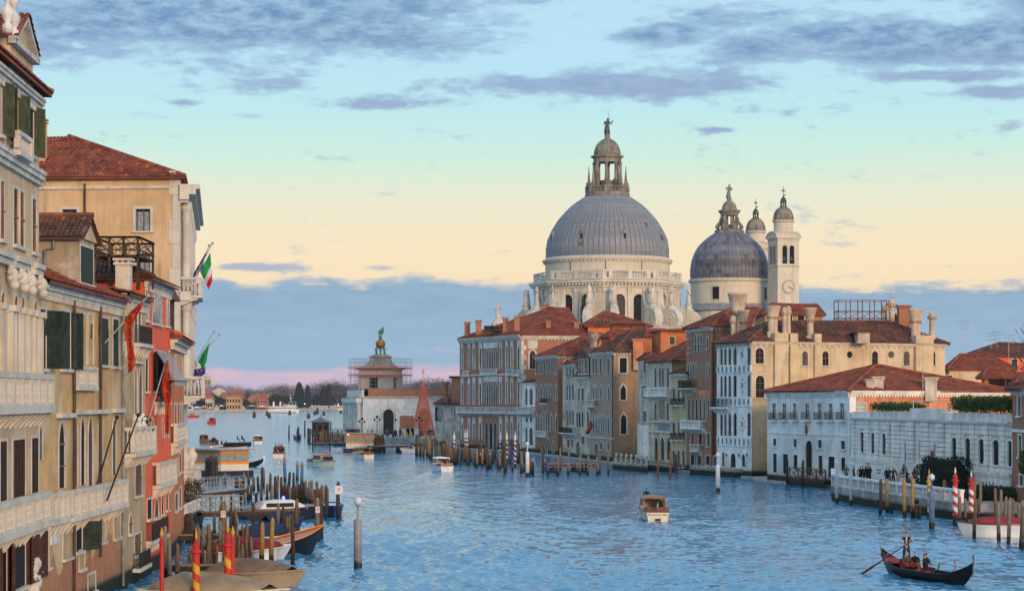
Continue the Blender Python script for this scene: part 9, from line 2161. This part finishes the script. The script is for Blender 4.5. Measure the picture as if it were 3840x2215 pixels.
# ================================================================ TIMBER HUT, LANTERNS, PEOPLE ON THE SQUARE
hp = W(*Z5(1238,1148)); hut = thing('timber_hut','dark eight-sided timber gondola-stand hut on the jetty','hut',(hp.x,hp.y,0)); zt_ = ZA(Z5(0,968)[1],hp.y); zk = ZA(Z5(0,930)[1],hp.y); zf0 = 1.6
MB().lathe([(2.0,zf0),(2.0,zt_)],hp,8,a0=.39).build('wall','wood_dark',hut); MB().lathe([(2.6,zt_+.02),(2.6,zt_+.12),(.3,zk),(.12,zk+.15),(.12,zk+.5),(.02,zk+.8)],hp,8,a0=.39).build('roof','lead_old',hut)
for i in range(8):
    a = .39+pi/8+2*pi*i/8; M = Matrix.Translation(Vector((hp.x,hp.y,0))) @ Matrix.Rotation(a,4,'Z'); mb = MB(); mb.bx(1.84,1.87,-.5,.5,zf0+1.2,zt_-.6,M); mb.build('window_pane','glass',hut)
A_,B_ = W(*Z5(1150,1148),1.4),W(*Z5(1440,1150),1.4); jetty('timber jetty carrying the eight-sided hut',A_,B_,4.,1.55)
A_,B_ = W(*Z5(1690,1170),1.3),W(*Z5(2010,1165),1.3); j5,w5 = jetty('grey gangway from the church square to the far floating stop',A_,B_,2.5,1.4,'metal_grey')
def street_lamp(px,yt,Y,z0,label,group): 
    c = XY(px,Y); zt = ZA(yt,Y); r = thing('street_lamp',label,'street lamp',(c.x,c.y,z0),group); MB().lathe([(.22,z0),(.2,z0+.5),(.09,z0+.7),(.07,zt-1.3),(.14,zt-1.25),(.05,zt-1.15)],c,8).build('post','iron',r)
    MB().lathe([(.14,zt-.75),(.3,zt-.25),(.33,zt-.22),(.15,zt-.05),(.03,zt)],c,6).build('lantern','mesh_net' if False else 'glass_warm',r)
    mb = MB(); mb.tube([(c.x-.6,c.y,zt-1.2),(c.x+.6,c.y,zt-1.2)],.04,5)
    for sg in (-1,1): mb.lathe([(.1,zt-1.2),(.22,zt-.85),(.04,zt-.65)],c+Vector((sg*.6,0,0)),6)
    mb.build('side_lanterns','iron',r)
for x,y in ((302,865),(459,865),(720,870),(152,885)): X_,Y_ = ZD(x,y); street_lamp(X_,Y_,490,1.35,'triple-headed iron street lamp on the church square','street lamps on the church square')
random.seed(5)
tops = ('cloth_black','cloth_black','cloth_navy','cloth_brown','cloth_grey','cloth_red')
for i in range(16):
    x = 1450+i*7.5; X_,_ = Z5(x,0); p = XY(X_,512+random.uniform(-5,5)); person(random.choice(('stand','pockets','walk')),(p.x,p.y,1.35),random.random()*6.3,'dark-clothed visitor in the crowd below the customs house portico',random.choice(tops),'cloth_navy',group='crowd below the portico')
for i in range(26):
    x = random.choice((1620,1660,1800,1840,1860,1900,1910,1990,2080,2120,2150,2190))+random.uniform(-15,15); X_,_ = Z5(x,0); p = XY(X_,484+random.uniform(-4,22)); person(random.choice(('stand','pockets','walk')),(p.x,p.y,1.35),random.random()*6.3,'dark-clothed passer-by on the church square',random.choice(tops),random.choice(('cloth_navy','cloth_black')),group='passers-by on the church square')
for i in range(3): X_,_ = Z5(1950+i*38,0); p = XY(X_,480); r_ = thing('ticket_booth','small white and yellow ticket panel by the far stop','panel',(p.x,p.y,1.35),'ticket panels'); mb = MB(); mb.bx(p.x-.9,p.x+.9,p.y-.1,p.y+.1,1.5,3.4); mb.build('panel','sign_white',r_); mb = MB(); mb.prism([(-.9,1.5),(-.1,1.5),(-.9,3.4)],lambda a,z: (p.x+a,p.y-.13,z),lambda a,z: (p.x+a,p.y-.101,z)); mb.build('yellow_field','paint_yellow',r_)
# people on the museum terrace
def on_t(x,Y): return XY(Z6(x,0)[0],Y)
def terr(x,Y,pose,rz,label,top,bottom='cloth_navy',hair='hair',sc=1.05,z=1.4): q = on_t(x,Y); return person(pose,(q.x,q.y,z),rz,label,top,bottom,hair,sc)
terr(378,216,'pockets',.3,'man in grey-brown coat standing at the corner of the terrace','cloth_grey',sc=1.12); terr(457,217,'stand',1.2,'person in dark blue behind the slim white post','cloth_navy')
for i,x in enumerate((525,550,580,605,630)): terr(x,216+i*.4,('stand','pockets','stand','walk','pockets')[i],2.5+i*.4,'person in black coat in the tight group beside the wall lettering','cloth_black','cloth_black')['group'] = 'black-coated group by the lettering'
terr(805,212,'stand',.5,'person in navy jacket beside the notice board','cloth_navy'); terr(832,212.5,'phone',-.6,'dark-jacketed person raising a phone on the terrace','cloth_black'); terr(875,209,'pockets',.2,'person in brown fur-trimmed coat at the balustrade','cloth_brown',sc=1.12)
terr(1018,208,'phone',1.2,'person in black jacket leaning towards the bronze horse','cloth_black'); terr(1100,207,'sit',.4,'person with red scarf sitting on the terrace balustrade','cloth_red',sc=1.1,z=1.9); terr(1245,204,'walk',-.5,'person in dark coat passing the dark topiary bush','cloth_grey')
# equestrian sculpture
q = on_t(985,210); sr = thing('horse_sculpture','pale stone horse sculpture with a dark rider on the museum terrace','sculpture',(q.x,q.y,1.4)); R_ = Matrix.Translation((q.x,q.y,1.4))
Jh = {'rump': ((-.55,0,1.15),.26,.26),'mid': ((0,0,1.12),.24,.24),'chestf': ((.55,0,1.18),.25,.22),'neck': ((.8,0,1.5),.16,.12),'poll': ((.98,0,1.82),.11,.09),'muz': ((1.22,0,1.62),.06,.06)}; Eh = [('rump','mid'),('mid','chestf'),('chestf','neck'),('neck','poll'),('poll','muz')]
for nm,x,sg,par in (('fl',.55,-1,'chestf'),('fr',.55,1,'chestf'),('hl',-.6,-1,'rump'),('hr',-.6,1,'rump')):
    off = .0 if x > 0 else .1; Jh[nm+'a'] = ((x,sg*.16,.9),.13,.13); Jh[nm+'b'] = ((x+(.06 if x > 0 else .08),sg*.17,.52),.075,.075); Jh[nm+'c'] = ((x-off,sg*.17,.3),.055,.055); Jh[nm+'d'] = ((x-off*.5,sg*.17,.05),.06,.06); Eh += [(par,nm+'a'),(nm+'a',nm+'b'),(nm+'b',nm+'c'),(nm+'c',nm+'d')]
Jh['tail'] = ((-.85,0,.9),.05,.05); Eh.append(('rump','tail'))
hm = skin_mesh('horse',{k_: (Vector(v[0]),v[1],v[2]) for k_,v in Jh.items()},Eh,'mid',['stone_clean'],lambda c: 0); o = bpy.data.objects.new('horse',hm); COL.objects.link(o); o.parent = sr; o.rotation_euler = (0,0,radians(195))
rd_ = bpy.data.objects.new('rider',POSE['sit']); COL.objects.link(rd_); rd_.parent = sr; rd_.location = (0,0,.85); rd_.rotation_euler = (0,0,radians(285)); rd_.scale = (1.05,)*3
for i in range(5): rd_.material_slots[i].link = 'OBJECT'; rd_.material_slots[i].material = MATS['bronze']
# dark topiary and low dark hedge right of the terrace
def bush(label,c,rx,ry,rz_,n,mat,name='topiary_bush'):
    mb = MB()
    for i in range(n):
        d = Vector((random.gauss(0,1),random.gauss(0,1),random.gauss(0,1))).normalized(); k_ = 1-.12*random.random(); k_ *= 1+.1*sin(d.x*6+d.z*5); p = Vector((c[0]+(abs(d.x)**.6*(1 if d.x > 0 else -1))*rx*k_,c[1]+d.y*ry*k_,c[2]+(abs(d.z)**.6*(1 if d.z > 0 else -1))*rz_*k_)); v = Vector((random.gauss(0,1),random.gauss(0,1),random.gauss(0,1))).normalized()*random.uniform(.12,.25); w_ = v.cross(d).normalized()*.09; mb.q([p,p+v*.5+w_,p+v,p+v*.5-w_])
    mb.lathe([(rx*.6,-rz_*.9),(rx*.85,-rz_*.4),(rx*.9,rz_*.3),(rx*.6,rz_*.8),(.1,rz_*.88)],c,14,1,ry/rx); return tag(mb.build(name,mat,loc=(c[0],c[1],c[2]-rz_)),label,'bush')
q = on_t(1410,194); bush('large dark clipped bush covering the museum terrace end',(q.x,q.y,2.9),2.4,2.0,1.9,2600,'hedge_dark'); q = on_t(2000,183); bush('low dark spreading bush behind the red-covered motorboat',(q.x+.8,q.y,1.7),4.6,2.2,.95,2600,'hedge_dark')
q = on_t(2255,178); bush('fresh green bush against the dark brick house',(q.x+.5,q.y,4.6),.8,.8,1.0,700,'hedge')
# red-brown landing deck with trellis
A_,B_ = W(*Z6(1090,505),1.1),W(*Z6(1850,520),1.1); jetty('rust-red landing deck between the terrace and the striped poles',A_,B_,3.2,1.25,'wood_red')
tr_ = thing('timber_trellis','rust-brown timber trellis before the low dark bush','trellis',W(*Z6(1830,540)));  c0,c1 = W(*Z6(1825,545),.8),W(*Z6(1935,545),.8); wl = Wall(Vector((c0.x,c0.y,0)),Vector((c1.x,c1.y,0)))
for i in range(4): mb = MB(); wl.box(mb,wl.L*i/3-.04,wl.L*i/3+.04,.6,2.8,0,.08); mb.build('post','wood_red',tr_)
mb = MB(); 
for k_ in range(3): mb.bar(wl.pt(0,.8+k_*.6,.1),wl.pt(wl.L,1.5+k_*.6,.1),.05); mb.bar(wl.pt(0,1.5+k_*.6,.1),wl.pt(wl.L,.8+k_*.6,.1),.05)
mb.build('lattice','wood_red',tr_)
# television aerials
for zf,x,yt,yb,Y in ((Z3,1047,280,470,322),(Z3,1232,360,500,325),(Z3,1270,352,500,326),(Z3,1352,372,560,318),(Z3,1380,330,440,330),(Z3,548,66,130,291),(Z3,765,270,830,245)):
    p0,p1 = P(*zf(x,yb),Y),P(*zf(x,yt),Y); r = thing('aerial','thin metal television aerial on the roofs behind the golden palace' if x != 765 else 'very tall bare mast on the red hip roof of the white palace','aerial',p0,'television aerials' if x != 765 else None); MB().tube([p0,p1],.035,5).build('mast','metal_grey',r)
    if x not in (765,1380):
        for q,w_ in ((.0,.9),(.35,.7),(.75,.6)):
            mb = MB(); z_ = p1.z-q*1.4; mb.tube([(p1.x-w_,p1.y,z_),(p1.x+w_,p1.y,z_)],.03,4)
            for j in range(5): mb.tube([(p1.x-w_+2*w_*j/4,p1.y-.3,z_),(p1.x-w_+2*w_*j/4,p1.y+.3,z_)],.02,4)
            mb.build('antenna','metal_grey',r)
# bare tree tips at the right edge
tree('bare',3905,1150,300,.55,1)
for o in bpy.data.objects:
    if o.name.startswith('bare_tree') and 250 < o.location.y < 350: o['label'] = 'bare brown garden tree beyond the red house at the roofline'; o.location.z = 0; del o['group']
# red flag on the grey brick house
p0,p1 = P(*Z1(1095,1055),343),P(*Z1(1025,955),341); pole('flagpole','short slanting pole with small red flag on the grey brick palace',p0,p1,.05); r_ = thing('red_flag','small red-gold flag drooping before the grey brick palace','flag',p1); mb = MB(); quadp(mb,(Z1(1025,958),Z1(1048,990),Z1(1012,1055),Z1(992,1045)),341); mb.build('cloth','banner',r_)
# ================================================================ HAZE
hz_ = MB().bx(-900,1100,-60,4200,-3,95).build('haze','quay'); hz_.data.materials.clear(); hz_['kind'] = 'stuff'
hm_ = bpy.data.materials.new('haze_air'); hm_.use_nodes = True; t = hm_.node_tree; t.nodes.clear(); vo = t.nodes.new('ShaderNodeVolumePrincipled'); vo.inputs['Color'].default_value = (.72,.78,.92,1); vo.inputs['Density'].default_value = .00005; vo.inputs['Anisotropy'].default_value = .0
ou = t.nodes.new('ShaderNodeOutputMaterial'); t.links.new(vo.outputs[0],ou.inputs['Volume']); hz_.data.materials.append(hm_)
